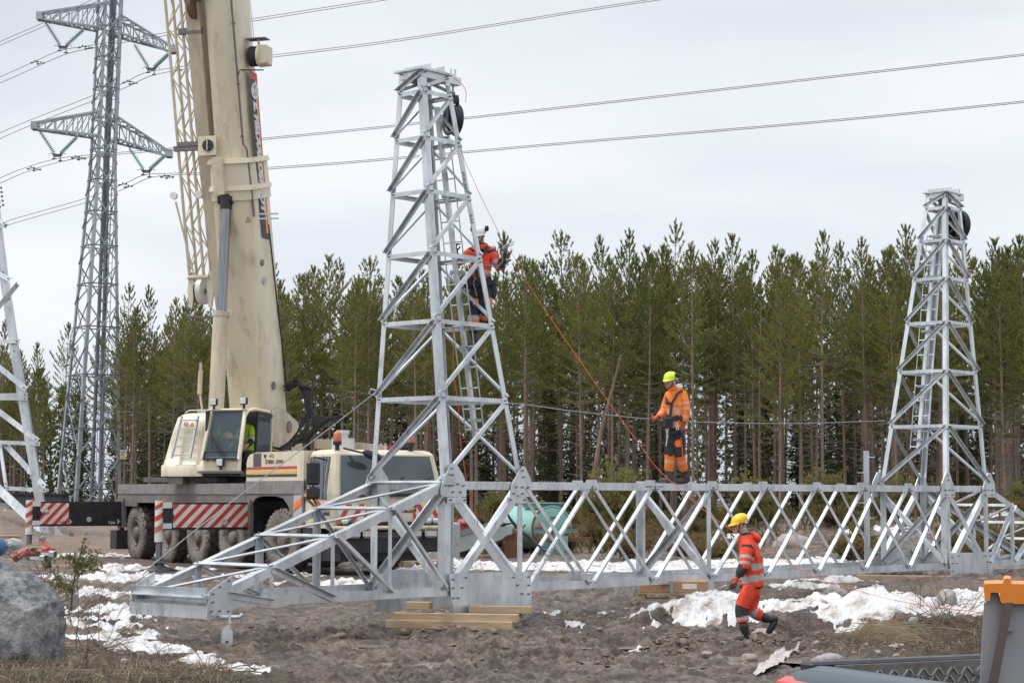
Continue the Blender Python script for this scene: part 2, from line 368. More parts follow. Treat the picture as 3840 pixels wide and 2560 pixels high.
# ---------------------------------------------------------------- snow
SNOW=[ # x,y,rx,ry,strength   (ground metres)
 (3.05,31.0,1.15,.95,1.4),(3.9,30.9,.9,.7,1.0),(5.25,33.0,.8,.8,1.2),(5.4,30.6,1.,.75,1.25),(6.5,30.3,1.2,.6,1.0),(4.6,30.9,1.,.8,.85),(5.3,29.3,.9,.35,.9),
 (.95,33.8,1.2,.6,.58),(1.0,30.9,.3,.5,.55),
 (7.6,35.5,1.6,1.1,1.1),(9.,37,1.5,1.,.9),(5.5,39,1.5,.7,.8),(6.6,40.5,.8,.7,.9),
 (0,47.5,1.2,2.2,1.2),(2.1,47.2,1.6,2.6,1.5),(3.9,48,1.8,2.4,1.4),(5.6,49,1.6,2.4,1.1),(-2.2,46,1.2,1.6,.7),(7.4,50,2.,2.,.9),(-1,50,1.5,2,.7),
 (-3.2,39,1.5,1.1,.75),(-.3,40.5,1.4,1.,.6),(-5.2,42.,1.6,.8,.6),
 (-8.5,45.5,1.6,.6,.9),(-8.3,40.6,1.8,1.0,.95),(-7.2,37.2,1.5,.9,.8),(-6.8,34.2,1.2,.8,.9),(-6.4,32.0,1.1,.7,.9),(-7.4,30.6,1.0,.6,.75),(-5.9,30.2,.8,.6,.9),(-5.5,28.6,.5,.5,.7),(-8.,28.5,1.2,.7,.6),
 (-5.5,26.9,.55,.38,1.1),(-4.9,26.3,.6,.36,1.15),(-4.25,25.6,.55,.33,1.1),(-3.75,24.7,.45,.26,.95),(-3.35,23.6,.42,.4,.9),(-3.1,22.6,.35,.5,.8),(-5.3,27.9,.6,.2,.6),
 (2.95,24.1,.0,.0,0),(1.6,26.0,.5,.25,.55),(9.5,26.,.9,1.,.7),(4.9,36.5,.8,.5,.6),
 (-10.5,54,2.5,1.2,.7),(-9,57,1.2,.7,.6),(13,55,1.5,1.2,.9),(11.,58,1.3,1.,.8),(6.6,60,.9,1.3,.9),(15,64,2,1.5,.7),(2.4,62,1.,1.2,.6)]
rows=(YS>20)&(YS<70); sel=(SX>-.31)&(SX<.31)
SXs=SX[sel]; X,Y=make_grid(YS[rows],SXs)
mk=np.zeros_like(X)
for a,b,rx,ry,st in SNOW:
    if st: mk=np.maximum(mk,st*np.exp(-(((X-a)/rx)**2+((Y-b)/ry)**2)*.9)*1.0)
n1=fbm(X*1.5,Y*1.0,5,41,.6); n2=fbm(X*5.,Y*3.2,3,47)
mk=mk-.50+.08*sstep(-2,-4,X)+.55*n1+.26*n2
th=np.clip(mk,-.3,1)
zt=T(X,Y)
lump=.055*np.clip(fbm(X*4.6,Y*3.4,5,52,.62),-.4,1)+.014*perlin(X*16,Y*12,55)
Z=zt*.35+T(X,Y,False)*.65+.006+ .11*sstep(0,.75,th)*(1+.5*n1)+sstep(.0,.3,th)*lump-.10*sstep(.03,-.10,th)
Z=np.where(th>.06,np.maximum(Z,zt+.012+.05*th),Z)
me=grid_mesh('snow',X,Y,Z,keep=th>-.06)
me.materials.append(mat('old_snow',(.70,.71,.72),.6,0,c2=(.55,.53,.50),scale=2.6,c3=(.27,.21,.165),s3=3.2,lo3=.49,hi3=.66,detail=8,bump=.9,bscale=14,spec=.3))
so_=link('snow',me); so_['kind']='structure'

# standing water in the lows of the ruts
WATER=mat('muddy_water',(.16,.13,.11),.2,0,c2=(.22,.185,.16),scale=3,spec=1.,bump=.15,bscale=6)
for k,(a,b,rx,ry,lab) in enumerate(((2.3,24.6,1.5,.8,'shiny muddy puddle in the ruts at the lower middle of the picture'),(-1.9,27.3,1.2,.7,'muddy puddle left of the timber stack'),(.9,26.9,1.3,.7,'muddy puddle in the open churned ground below the timber stack'),(4.2,24.2,.9,.6,'small puddle beside the crumpled white sheet'),(-.6,24.0,1.4,.6,'brown puddle near the bottom centre of the picture'),(1.6,32.2,1.0,.6,'thin puddle under the girder by the pallet'))):
    xs=np.linspace(a-rx*1.2,a+rx*1.2,110); ys_=np.linspace(b-ry*1.2,b+ry*1.2,70); X,Y=np.meshgrid(xs,ys_); t=T(X,Y); e=((X-a)/rx)**2+((Y-b)/ry)**2
    lvl=np.percentile(t[e<1],46); kp=(e<1+.35*perlin(X*2,Y*2,k))&(t<lvl+.012)
    me=grid_mesh('puddle',X,Y,np.full_like(X,lvl),keep=kp); me.materials.append(WATER); o=link('puddle',me); o['kind']='structure'
# ---------------------------------------------------------------- the steel cross-arm lying on timbers
TH=.8454; CT,ST=math.cos(TH),math.sin(TH)
GO=V((-1.0056,29.9219,2.2215-1.6)); W=1.62; D=1.6
EU,EW,EH=V((CT,ST,0)),V((-ST,CT,0)),V((0,0,1))
def G(u,w,h): return GO+EU*u+EW*w+EH*h
xa=thing('lattice_crossarm','long galvanised lattice beam lying level on timber with two tapering lattice towers bolted on top','transmission tower',G(0,0,-.62))
U1=1.79; BAY=1.70; U2=15.27; U3=17.06
def chord(u0,w0,h0,u1,w1,h1,dw,dh,a=.125,t=.012,name='chord',bolts=()):
    m=MB(); m.angle(G(u0,w0,h0),G(u1,w1,h1),EH*dh,EW*dw,a,a,t,STEEL)
    for u,h in bolts: m.bolt(G(u,w0,h),-EW)
    return m.build(name,parent=xa)
HT=D+.065; HB=-.065
BL=[(5.0+i*.055,HT-.06) for i in range(3)]+[(5.3+i*.055,HT-.06) for i in range(3)]
for w,dw in ((0,1),(W,-1)):
    bl=BL if w==0 else ()
    chord(-.05,w,HT,U3+.05,w,HT,dw,-1,bolts=bl); chord(-4.62,w,HB,U3+4.6,w,HB,dw,1,a=.135)
    chord(-4.55,w,.10,-.05,w,HT-.02,dw,-1,name='sloping_chord',a=.13)
    chord(U3+4.55,w,.10,U3+.05,w,HT-.02,dw,-1,name='sloping_chord',a=.13)
def gl(name,p0,p1,d1,d2,a1=.08,a2=.08,t=.008,bolt=None):
    m=MB(); m.angle(p0,p1,d1,d2,a1,a2,t,STEEL)
    if bolt:
        n=(p1-p0).normalized(); ax=V(bolt)
        for p,s in ((p0,1),(p1,-1)): m.bolt(p+n*(.05*s)+V(d1).normalized()*a1*.45,ax)
    return m.build(name,parent=xa)
# lattice of the long faces
nodes=[U1+BAY*i for i in range(9)]; nodes[-1]=U2
for w,sg in ((0,1),(W,-1)):
    inw=EW*sg; o=-.014*sg
    for i in range(8):
        a,b=nodes[i]+(.05 if i==0 else .06),nodes[i+1]-.06*(i==7)
        # rising to the right: heel on the upper-left edge, outstanding flange inward
        p0,p1=G(a+(.06 if i==0 else -.02),w+o,.0),G(b-.03,w+o,D+.0)
        if w==0: gl('face_brace',p0+EU*0,p1,(EU*D-EH*(b-a)),EW,.035,.078,bolt=-EW)
        else: gl('face_brace',p0,p1,(EU*D-EH*(b-a)),EW,.03,.075)
        q0,q1=G(a,w+o*2.3,D+.02),G(b,w+o*2.3,.02)
        gl('face_brace',q0,q1,(EU*-D-EH*(b-a)),EW,.068,.045,bolt=-EW if w==0 else None)
    # bolted stubs standing proud along the top chord
    for i in range(1,8):
        m=MB(); u=nodes[i]; m.prism([(-.02,0),(.26,0),(.26,.045),(-.02,.045)] if i%2 else [(-.14,0),(.14,0),(.14,.05),(-.14,.05)],G(u-.1,w,HT-.0),EU,EH,EW*.01*sg,STEEL)
        m.bolt(G(u+.22,w,HT),EH); m.build('top_plate',parent=xa)
for k in range(9):
    m=MB()
    for q in range(1): pass
m=MB()
for u in [U1+.45+i*.075 for i in range(6)]+[5.35+i*.07 for i in range(4)]: m.bolt(G(u,.06,HT),EH,.017,.02)
m.build('bolt_row',parent=xa)
# top and bottom plan bracing
for i in range(8):
    a,b=nodes[i],nodes[i+1]
    gl('plan_brace',G(a,.05,HB+.02) if i%2 else G(a,W-.05,HB+.02),G(b,W-.05,HB+.02) if i%2 else G(b,.05,HB+.02),EU,EH,.07,.05)
    gl('plan_brace',G(a,.05,HT-.03) if i%2 else G(a,W-.05,HT-.03),G(b,W-.05,HT-.03) if i%2 else G(b,.05,HT-.03),EU,EH*-1,.06,.05)
# posts and cross frames
UM=6.87
def post(u,w,a=.11,h0=HB,h1=HT,fu=1,fw=None,name='post'):
    fw = fw if fw else (1 if w<W/2 else -1)
    m=MB(); m.angle(G(u,w+.014*fw,h0),G(u,w+.014*fw,h1),EU*fu,EW*fw,a,a,.01,STEEL); return m.build(name,parent=xa)
for u in (UM,): post(u,0,.09,fu=-1); post(u,W,.12,fu=-1)
for u,fu in ((0,1),(U1,-1),(U2,1),(U3,-1)):
    for w in (0,W): post(u,w,.14 if u in(0,U2) else .10,fu=fu)
def xframe(u,a=.11,h0=.0,h1=D):
    gl('cross_brace',G(u-.02,.04,h1-.06),G(u-.02,W-.04,h0+.06),-EH,-EU,a,a*.8,bolt=-EU)
    gl('cross_brace',G(u+.03,W-.04,h1-.06),G(u+.03,.04,h0+.06),-EH,EU,a,a*.8)
for u in (0,UM,U3): xframe(u)
xframe(U1+.02,.09); xframe(U2,.09)
# heavy X panels under the two towers
for (a,b) in ((0,U1),(U2,U3)):
    for w,sg in ((0,1),(W,-1)):
        o=w-.02*sg
        gl('panel_brace',G(a+.16,o,.14),G(b-.16,o,D-.08),(EU*D-EH*(b-a)),EW,.12,.11,.012,bolt=-EW if w==0 else None)
        gl('panel_brace',G(a+.16,o+.03*sg,D-.08),G(b-.16,o+.03*sg,.14),(EU*-D-EH*(b-a)),EW,.13,.08,.012,bolt=-EW if w==0 else None)
# gusset plates
def gusset(poly,w,sg,bolts,name='gusset_plate',t=.012,off=.016):
    m=MB(); m.prism(poly,G(0,w-off*sg,0),EU,EH,EW*-t*sg,STEEL)
    for u,h in bolts: m.bolt(G(u,w-(off+t)*sg,h),EW*-sg,.021,.025)
    m.build(name,parent=xa)
for w,sg in ((0,1),(W,-1)):
    gusset([(-.13,D-.06),(-.02,D+.16),(.10,D+.33),(.22,D+.33),(.40,D+.12),(.44,D-.06),(.44,D-.17),(-.05,D-.17),(-.13,D-.14)],w,sg,
        [(.10,D+.26),(.12,D+.16),(.12,D+.0),(-.03,D+.0),(.05,D+.0),(.24,D+.02),(.13,D-.10),(.30,D-.10),(.37,D-.0)])
    gusset([(.02,D-.18),(.44,D-.18),(.44,D-.27),(.02,D-.27)],w,sg,[(.08,D-.22),(.40,D-.22)])
    gusset([(U1-.32,D-.0),(U1-.06,D+.31),(U1+.02,D+.31),(U1+.16,D+.1),(U1+.18,D-.17),(U1-.34,D-.17)],w,sg,
        [(U1-.05,D+.24),(U1-.03,D+.14),(U1-.2,D-.02),(U1-.06,D-.02),(U1+.08,D-.02),(U1-.26,D-.12),(U1-.05,D-.12)])
    gusset([(U1-.40,D-.18),(U1+.04,D-.18),(U1+.04,D-.27),(U1-.40,D-.27)],w,sg,[(U1-.33,D-.22),(U1,D-.22)])
    gusset([(.06,.27),(U1+.14,.25),(U1+.17,-.36),(.22,-.38),(.10,-.12)],w,sg,
        [(.13,.18),(.13,.05),(.13,-.1),(.42,.2),(.33,.05),(.24,-.1),(U1-.28,.17),(U1-.18,.05),(U1-.08,-.09),(U1+.08,.17),(U1+.08,.04),(U1+.08,-.1)],'base_plate',.014,.03)
    for a,s in ((U2,-1),(U3,1)):
        q=lambda x: a+x*s
        gusset([(q(-.3),D+.0),(q(-.06),D+.36),(q(.06),D+.36),(q(.26),D+.12),(q(.28),D-.17),(q(-.3),D-.17)][::s],w,sg,
          [(q(0),D+.28),(q(0),D+.18),(q(-.2),D-.02),(q(-.05),D-.02),(q(.12),D-.02),(q(-.2),D-.12),(q(.1),D-.12)])
    gusset([(U2-.02,.27),(U3+.08,.25),(U3+.05,-.36),(U2+.05,-.38)],w,sg,
        [(U2+.1,.18),(U2+.1,.05),(U2+.1,-.1),(U2+.35,.2),(U2+.28,.05),(U3-.28,.17),(U3-.18,.05),(U3-.04,.17),(U3-.04,.04)],'base_plate',.014,.03)
# tapering ends
def zsl(t): return .04+(HT-.10)*t      # height of the sloping chord centre at fraction t
for s,u0 in ((-1,0.),(1,U3)):
    ue=lambda t: u0+s*4.6*(1-t)
    fr=[.0,.25,.5,.75,1.]
    for i,t in enumerate(fr):
        h=zsl(t)
        if 0<i<4:
            for w in (0,W):
                sg=1 if w==0 else -1
                m=MB(); m.angle(G(ue(t)+.03*s*-1,w+.015*sg,0),G(ue(t)+.03*s*-1,w+.015*sg,h),EU*s,EW*sg,.07 if w==0 else .11,.06,.008,STEEL); m.build('end_post',parent=xa)
        sd_=(EU*s*-4.6+EH*(HT-.1)).normalized(); sn_=sd_.cross(EW)*(1 if sd_.cross(EW).z>0 else -1)
        gl('end_crossbar',G(ue(t),.0,h+.07),G(ue(t),W,h+.07),-sd_,sn_ if i in (0,) else -sn_,.10,.06 if i else .10,bolt=sn_)
        if i<4:
            t2=fr[i+1]; h2=zsl(t2)
            gl('end_plan_brace',G(ue(t),W-.05,h+.055),G(ue(t2),.05,h2+.055),-sd_,-sn_,.085,.04)
            a=ue(t) if i else u0+s*4.25
            gl('end_diagonal',G(a,-.012,h+.03 if i else .15),G(ue(t2),-.012,.02),EU*s*-1-EH*.4,-EW*1,.09,.07,bolt=-EW)
            gl('end_diagonal',G(a,W-.03,h+.02),G(ue(t2),W-.03,.0),EU*s+EH*.2,-EW,.055,.05)
            gl('end_floor_brace',G(ue(t),.05 if i%2 else W-.05,HB+.015),G(ue(t2),W-.05 if i%2 else .05,HB+.015),EU,EH,.08,.05)
    u_=u0+s*4.62
    for w,sg in ((0,1),(W,-1)):
        q=lambda x:u_-s*x
        gusset([(q(-.02),-.16),(q(.42),-.17),(q(.42),.37),(q(.03),.17)][::1 if s<0 else -1],w,sg,[(q(.06),-.1),(q(.2),-.1),(q(.35),-.11),(q(.08),.02),(q(.08),.13),(q(.2),.22),(q(.36),.30)],'tip_plate')
    m=MB(); m.angle(G(u_,-.02,-.20),G(u_,W+.02,-.20),EU*-s,EH,.16,.17,.012,STEEL); m.angle(G(u_-s*.22,-.02,.12),G(u_-s*.22,W+.02,.12),EU*s,-EH,.05,.12,.01,STEEL); m.build('end_beam',parent=xa)
# hanging link at the near tip + lifting lugs
m=MB(); P=G(-4.30,-.04,-.20); m.tube([P-EU*.0+V((-.12,0,.05)),P+V((-.10,-.06,.02)),P+V((.18,-.06,.02)),P+V((.2,0,.05))],.028,8,STEEL)
m.box(P+V((.05,-.07,.0)),(.035,.035,.16),STEEL); m.bar(P+V((.05,-.07,-.07)),P+V((.02,-.07,-.13)),.035,.045,STEEL)
m.prism([(-.03,.03),(-.075,-.03),(-.075,-.19),(-.04,-.24),(.04,-.24),(.075,-.19),(.075,-.03),(.03,.03)],P+V((.02,-.085,-.14)),(1,0,0),(0,0,1),(0,.025,0),STEEL)
m.cyl(P+V((.02,-.095,-.31)),P+V((.02,-.055,-.31)),.018,n=10,m=BLACK); m.build('hanging_link',parent=xa)
for u,w in ((UM,0),(UM,W)):
    m=MB(); m.prism([(-.1,.0),(-.1,-.22),(-.07,-.30),(0,-.33),(.07,-.30),(.1,-.22),(.1,0)],G(u-.05,w,HB),EU,EH,EW*.03,STEEL)
    m.cyl(G(u-.05,w-.02,HB-.22),G(u-.05,w-.03-.28*(w==0),HB-.22),.03,n=10,m=STEEL)
    m.prism([(-1.1,0),(0,-.16),(0,0)],G(u,w+.05,HB),EU,EH,EW*.02,STEEL); m.build('lifting_lug',parent=xa)
# ------------------------------------------------ the two earth-wire peaks standing on the beam
HS=[.10,1.37,2.55,3.61,4.58,5.43,6.16,6.47]
def peak(ua,ub,sa,sb,left):
    def C(k,i,j):   # corner at level i: j = 0..3 -> (ua,0),(ub,0),(ub,W),(ua,W)
        h=HS[i] if isinstance(i,int) else i
        u=ua+sa*h if j in(0,3) else ub+sb*h; w=.088*h if j in(0,1) else W-.088*h
        return G(u,w,D+h)
    for j in range(4):
        su=1 if j in(0,3) else -1; sw=1 if j in(0,1) else -1
        m=MB(); m.angle(C(0,0,j),C(0,7,j),EU*su,EW*sw,.098 if j!=0 or not left else .12,.095,.011,STEEL)
        m.build('peak_leg',parent=xa)
    for i in range(1,8):
        for j in range(4):
            k=(j+1)%4
            p,q=C(0,i,j),C(0,i,k); inn=(C(0,i,(j+2)%4)-p)
            nrm=(q-p).cross(EH).normalized()
            if nrm.dot(inn)>0: nrm=-nrm
            m=MB(); d=(q-p).normalized()
            a_=.068 if i<7 else .11
            m.angle(p+nrm*.014+d*.03,q+nrm*.014-d*.03,-EH,-nrm,a_,.06,.008,STEEL)
            if j==0 or j==1 or j==3: m.bolt(p+nrm*.02+d*.07-EH*.03,nrm); m.bolt(q+nrm*.02-d*.07-EH*.03,nrm)
            m.build('peak_rail',parent=xa)
    for i in range(0,7):
        # faces: front 0-1, inner side, back, outer side
        for j in range(4):
            k=(j+1)%4
            lo,hi=(j,k)
            if left: rule={0:(0,1),1:(1,2),2:(3,2),3:(3,0)}[j]    # (lower corner, upper corner)
            else:    rule={0:(1,0),1:(1,2),2:(3,2) if False else (2,3),3:(3,0)}[j]
            lo,hi=rule
            p,q=C(0,i,lo),C(0,i+1,hi); q=q-EH*.04; p=p+EH*.02
            other=C(0,i,(j+2)%4) ; nrm=(C(0,i,k)-C(0,i,j)).cross(EH).normalized()
            if nrm.dot(other-p)>0: nrm=-nrm
            side=EH.cross(nrm); dd=(q-p); perp=nrm.cross(dd).normalized()
            if perp.z<0: perp=-perp
            m=MB()
            if (left and j==3) or (not left and j in(3,0)):   # trough facing out and down
                m.angle(p+nrm*.018+perp*.03,q+nrm*.018+perp*.03,-perp,nrm,.070,.06,.008,STEEL)
            else:
                m.angle(p+nrm*.018+perp*.04,q+nrm*.018+perp*.04,-perp,-nrm if not(j==0 and left) else -nrm,.056,.05,.008,STEEL)
            m.bolt(p+dd.normalized()*.07+nrm*.03,nrm); m.bolt(q-dd.normalized()*.07+nrm*.03,nrm)
            m.build('peak_diagonal',parent=xa)
    # head plate
    c=[C(0,7,j) for j in range(4)]; mid=(c[0]+c[1]+c[2]+c[3])/4
    m=MB(); r0=[mid+(p-mid)*1.22+EH*.0 for p in c]; r1=[p+EH*.03 for p in r0]
    m.loft([r0,r1],STEEL,False); 
    for q in (0,1):
        a,b=(r1[3]+(r1[2]-r1[3])*(.3+.4*q)),(r1[0]+(r1[1]-r1[0])*(.3+.4*q))
        m.angle(a,b,EH,EU,.09,.05,.01,STEEL)
    o=mid+EU*(.1 if not left else 0); e=(c[1]+c[2])/2
    s=1
    m.bar(mid+EU*.0,mid+EU*.78,.16,.12,STEEL); m.cyl(mid+EU*.62,mid+EU*.62+EH*.2,.018,n=8,m=STEEL); m.cyl(mid+EU*.72,mid+EU*.72+EH*.2,.018,n=8,m=STEEL)
    m.build('head_plate',parent=xa)
    # ladder on the inner face
    m=MB(); sl_=sb if left else sa; uu=(ub if left else ua)
    inn=-.10 if left else .10
    def Lp(h,dw=0,du=0): return G(uu+sl_*h+inn+du,W/2+dw,D+h)
    m.bar(Lp(.75),Lp(6.0),.075,.06,STEEL,up=EU); m.build('ladder_rail',parent=xa)
    for s2 in (-.2,.2):
        m=MB(); m.tube([Lp(.85,s2),Lp(5.5,s2)],.011,6,STEEL); m.build('ladder_side_bar',parent=xa)
    h=.9
    while h<5.6:
        m=MB(); m.tube([Lp(h,-.2),Lp(h,.2)],.014,6,STEEL); m.build('ladder_rung',parent=xa); h+=.33
    for h in (1.05,2.2,3.4,4.6,5.5):
        m=MB(); m.box(Lp(h,0,-inn*.3),(.22,.10,.05),STEELW); m.build('ladder_clamp',parent=xa)
    return mid,Lp
mid1,LP1=peak(0,U1,0,-.18,True)
mid2,LP2=peak(U2,U3,.18,0,False)
# stencilled markings
STN=mat('black_stencil',(.03,.03,.035),.6)
def stencil(s,p,ex,ey,size): text(s,frame(p,ex,ey),size,STN,'stencil_marking',xa,.0008)
p0,p1=G(nodes[0]+.11,-.03,.0),G(nodes[1]-.03,-.03,D); dd=(p1-p0).normalized()
stencil('4YX-30M-2 /23',p0+dd*.55-EW*.004+(EU*D-EH*BAY).normalized()*.005,dd,(dd.cross(-EW))*-1,.075)
c1=lambda h:G(U1-.18*h,.088*h,D+h)-EW*.013-EU*.03
stencil('4YX-30M',c1(4.95)-EU*.075,(c1(3)-c1(4)).normalized(),EU,.085); stencil('6/23',c1(4.28)-EU*.075,(c1(3)-c1(4)).normalized(),EU,.085); stencil('DIY',c1(6.3)-EU*.075,(c1(3)-c1(4)).normalized(),EU,.085)
# stub rail standing behind the girder at the right
m=MB(); P=at(3248,1700,46); zb=Tz(P.x,46)
t_=thing('climbing_rail','upright steel climbing rail with short side pegs behind the right part of the beam','climbing rail',(P.x,46,zb))
m.bar((P.x,46,zb),(P.x,46,at(3248,1690,46).z),.10,.12,STEEL); m.build('rail',parent=t_)
for k,py in enumerate((1714,1772,1830,1885,1942,1998,2060)):
    m=MB(); q=at(3248,py,46); s=1 if k%2==0 else -1; m.tube([q,q+V((s*.2,0,.0)),q+V((s*.2,0,.03))],.014,6,STEEL); m.build('peg',parent=t_)
# stringing blocks hanging from the head plates
def block(P,label,flip=1,rr=.26,dz=.55):
    t_=thing('stringing_block',label,'pulley',P,'stringing blocks hung from the tower heads')
    ax=EU*0+V((-.80,-.45,.0)).normalized() if flip==1 else V((-.80,-.5,0)).normalized()
    m=MB(); m.tube([P,P-EH*.12],.016,6,BOLT); m.disc_profile(P-EH*.14-ax*.02,ax,[(0,.05),(.04,.05)],12,BOLT)
    m.build('shackle',parent=t_)
    c=P-EH*dz
    m=MB()
    for s in (-.09,.09):
        m.prism([(-.05,.0),(.05,0),(.05,.12-dz),(-.05,.12-dz)],P-EH*.2+ax*s,ax.cross(EH),EH,ax*.015,BLACK)
    m.box(P-EH*.22,(.14,.14,.12),BLACK,rot=Matrix.Rotation(math.atan2(ax.y,ax.x),3,'Z')); m.build('fork',parent=t_)
    m=MB()
    m.disc_profile(c-ax*.055,ax,[(0,rr-.06),(-.01,rr),(.03,rr-.02),(.055,rr-.045),(.08,rr-.02),(.12,rr),(.11,rr-.06),(.055,rr-.08),(0,rr-.06)],32,BLACK)
    b=ax.cross(EH).normalized()
    for k in range(6):
        q=2*math.pi*k/6; d=EH*math.cos(q)+b*math.sin(q); m.bar(c,c+d*(rr-.07),.05,.05,BLACK,up=ax)
    m.disc_profile(c-ax*.08,ax,[(0,.0),(0,.08),(.16,.08),(.16,0)],14,BLACK); m.build('wheel',parent=t_)
block(mid1+EU*.67-EH*.07,'black spoked pulley wheel hanging from the head of the near tall lattice tower')
block(mid2+EU*.62-EH*.20,'black spoked pulley wheel behind the head of the far right lattice tower',2,.34,.42)
# ---------------------------------------------------------------- mobile crane
LT,BK=V((.866,.5,0)),V((-.5,.866,0))
TM=frame((-3.80,41.5,0),LT,BK)
crane=thing('mobile_crane','cream coloured five axle mobile crane with its telescopic boom raised and outriggers spread','mobile crane',TM@V((1.37,7,.33)))
def part(m,name,**k): return m.build(name,parent=k.pop('parent',crane),**k)
STRR,STRY=mat('stripe_red',(.45,.05,.05),.4),mat('stripe_yellow',(.75,.45,.04),.4)
CHK=mat('chequer_plate_dirty',(.24,.23,.225),.5,.3,c2=(.33,.32,.31),scale=40,c3=(.15,.125,.11),s3=2.5,lo3=.45,hi3=.8,bump=.5,bscale=70)
LTG=mat('headlamp_glass',(.62,.62,.60),.12,.2,spec=.9); AMB=mat('amber_lens',(.50,.10,.025),.25,spec=.8)
FLU=mat('fluorescent_orange_marking',(.85,.19,.02),.5); GREYT=mat('grey_reflector',(.42,.42,.42),.5)
FRED=mat('faded_red_paint',(.45,.14,.11),.6); GRN=mat('green_sticker',(.03,.42,.25),.5); INT=mat('dark_interior',(.035,.036,.04),.8)
# chassis
m=MB(TM); m.box((1.37,7.3,1.35),(1.25,12.3,.85),BLACK); 
for y in (12.4,10.,7.9,5.64,2.7): m.box((1.37,y,1.03),(1.9,.3,.3),BLACK)
part(m,'chassis')
m=MB(TM)
m.box((1.37,9.2,2.16),(2.6,8.9,.2),MUDGREY); m.box((1.37,9.1,2.31),(2.5,8.8,.02),MUDGREY)
for x in (.03,2.71): 
    m.box((x,9.18,1.95),(.06,8.96,.22),MUDGREY); m.box((x,12.9,1.84),(.055,1.5,.2),MUDGREY)
    m.prism([(4.68,1.72),(4.95,1.72),(4.95,2.3),(4.68,2.3)],(x-.035 if x<1 else x-.03,0,0),(0,1,0),(0,0,1),(.065,0,0),MUDGREY)
    m.prism([(4.66,1.86)]+[(3.1+1.0*math.cos(q)*1.18+.04,1.72+.42*math.sin(q)) for q in [R(20+k*14) for k in range(11)]][::-1][:0]+[(4.32,1.86),(4.10,1.98),(3.7,2.03),(2.9,2.03),(2.5,1.98),(2.2,1.80),(2.0,1.5),(1.87,1.5),(1.87,2.07),(4.66,2.07)],(x-.03,0,0),(0,1,0),(0,0,1),(.06,0,0),MUDGREY)
m.box((.7,13.68,1.95),(1.1,.06,.55),MUDGREY); m.box((2.0,13.68,1.95),(1.1,.06,.55),MUDGREY)
for x in (.06,2.68): m.box((x,13.55,1.25),(.12,.2,1.25),MUDGREY); m.box((x,4.45,1.35),(.12,.22,.9),MUDGREY)
part(m,'mudguard')
m=MB(TM)
for x in (-.012,2.752): m.box((x,9.18,2.195),(.02,8.96,.255),CHK)
m.box((-.012,3.0,2.225),(.02,3.28,.29),CHK)
m.prism([(1.37,1.4),(1.86,1.4),(1.86,2.08),(1.37,2.08)],(-.012,0,0),(0,1,0),(0,0,1),(.02,0,0),CHK)
part(m,'chequer_plate_strip')
m=MB(TM)
m.prism([(1.40,1.35),(1.86,1.35),(1.86,2.05),(1.40,2.05)],(-.035,0,0),(0,1,0),(0,0,1),(.02,0,0),GREYT)
for z in (1.40,1.80): m.prism([(1.40,z+.16),(1.40,z+.0),(1.86,z-.0),(1.86,z+.0)] if False else [(1.41,z+.2),(1.41,z+.02),(1.85,z-.16+.14),(1.85,z+.04)],(-.045,0,0),(0,1,0),(0,0,1),(.012,0,0),FLU)
for a,b_,c,d in ((1.88,2.02,1.70,1.84),(1.53,1.67,1.36,1.49)): m.prism([(1.41,b_),(1.41,a),(1.85,c),(1.85,d)],(-.05,0,0),(0,1,0),(0,0,1),(.012,0,0),FLU)
part(m,'reflective_marker_plate')
def wheel(x,y,z,r=.72,wd=.46,out=-1,turn=0,name='wheel'):
    c=TM@V((x,y,z)); ax=(LT*out).normalized()
    if turn: ax=Matrix.Rotation(R(turn),3,'Z')@ax
    e=bpy.data.objects.new('hub_dummy',None)
    m=MB(); n=44
    m.disc_profile(c-ax*wd,ax,[(0,.36),(.02,r*.82),(.05,r*.97),(.09,r)],n,TYRE)
    m.disc_profile(c-ax*wd,ax,[(.09,r-.004),(wd-.09,r-.004)],n,TREAD)
    m.disc_profile(c-ax*wd,ax,[(wd-.09,r),(wd-.04,r*.975),(wd-.01,r*.86),(wd,r*.76),(wd-.015,r*.60),(wd-.04,.36),(wd-.09,.34)],n,TYRE)
    a=ax.cross(EH).normalized()
    for k in range(36):
        q=2*math.pi*k/36; d=a*math.cos(q)+EH*math.sin(q); tt=ax.cross(d)
        sg=1 if k%2 else -1
        m.bar(c-ax*(wd*.5+sg*.02)+d*(r+.004),c-ax*(wd*.5-sg*(wd*.5-.04))+d*(r-.004)+tt*.05,.06,.04,TREAD,up=d)
        m.bar(c-ax*.045+d*(r*.965),c-ax*.02+d*(r*.87),.055,.03,TYRE,up=tt)
    w_=m.build(name,parent=crane)
    m=MB()
    m.disc_profile(c-ax*.10,ax,[(0,.36),(.06,.345),(.075,.33),(.05,.315),(-.02,.28),(-.04,.24),(-.03,.18),(.0,.17),(.08,.15),(.10,.13),(.10,.0)],28,RIM)
    for k in range(10):
        q=2*math.pi*k/10; d=a*math.cos(q)+EH*math.sin(q); m.cyl(c-ax*.14+d*.205,c-ax*.09+d*.205,.018,n=6,m=RIM)
        d2=a*math.cos(q+.3)+EH*math.sin(q+.3); m.cyl(c-ax*.15+d2*.262,c-ax*.128+d2*.262,.026,n=8,m=BLACK)
    m.build('rim',parent=w_)
for y,t in ((12.4,0),(10.,0),(7.9,0),(5.64,4),(2.7,10)):
    wheel(.03,y,1.04,out=-1,turn=t); wheel(2.71,y,1.04,out=1,turn=t)
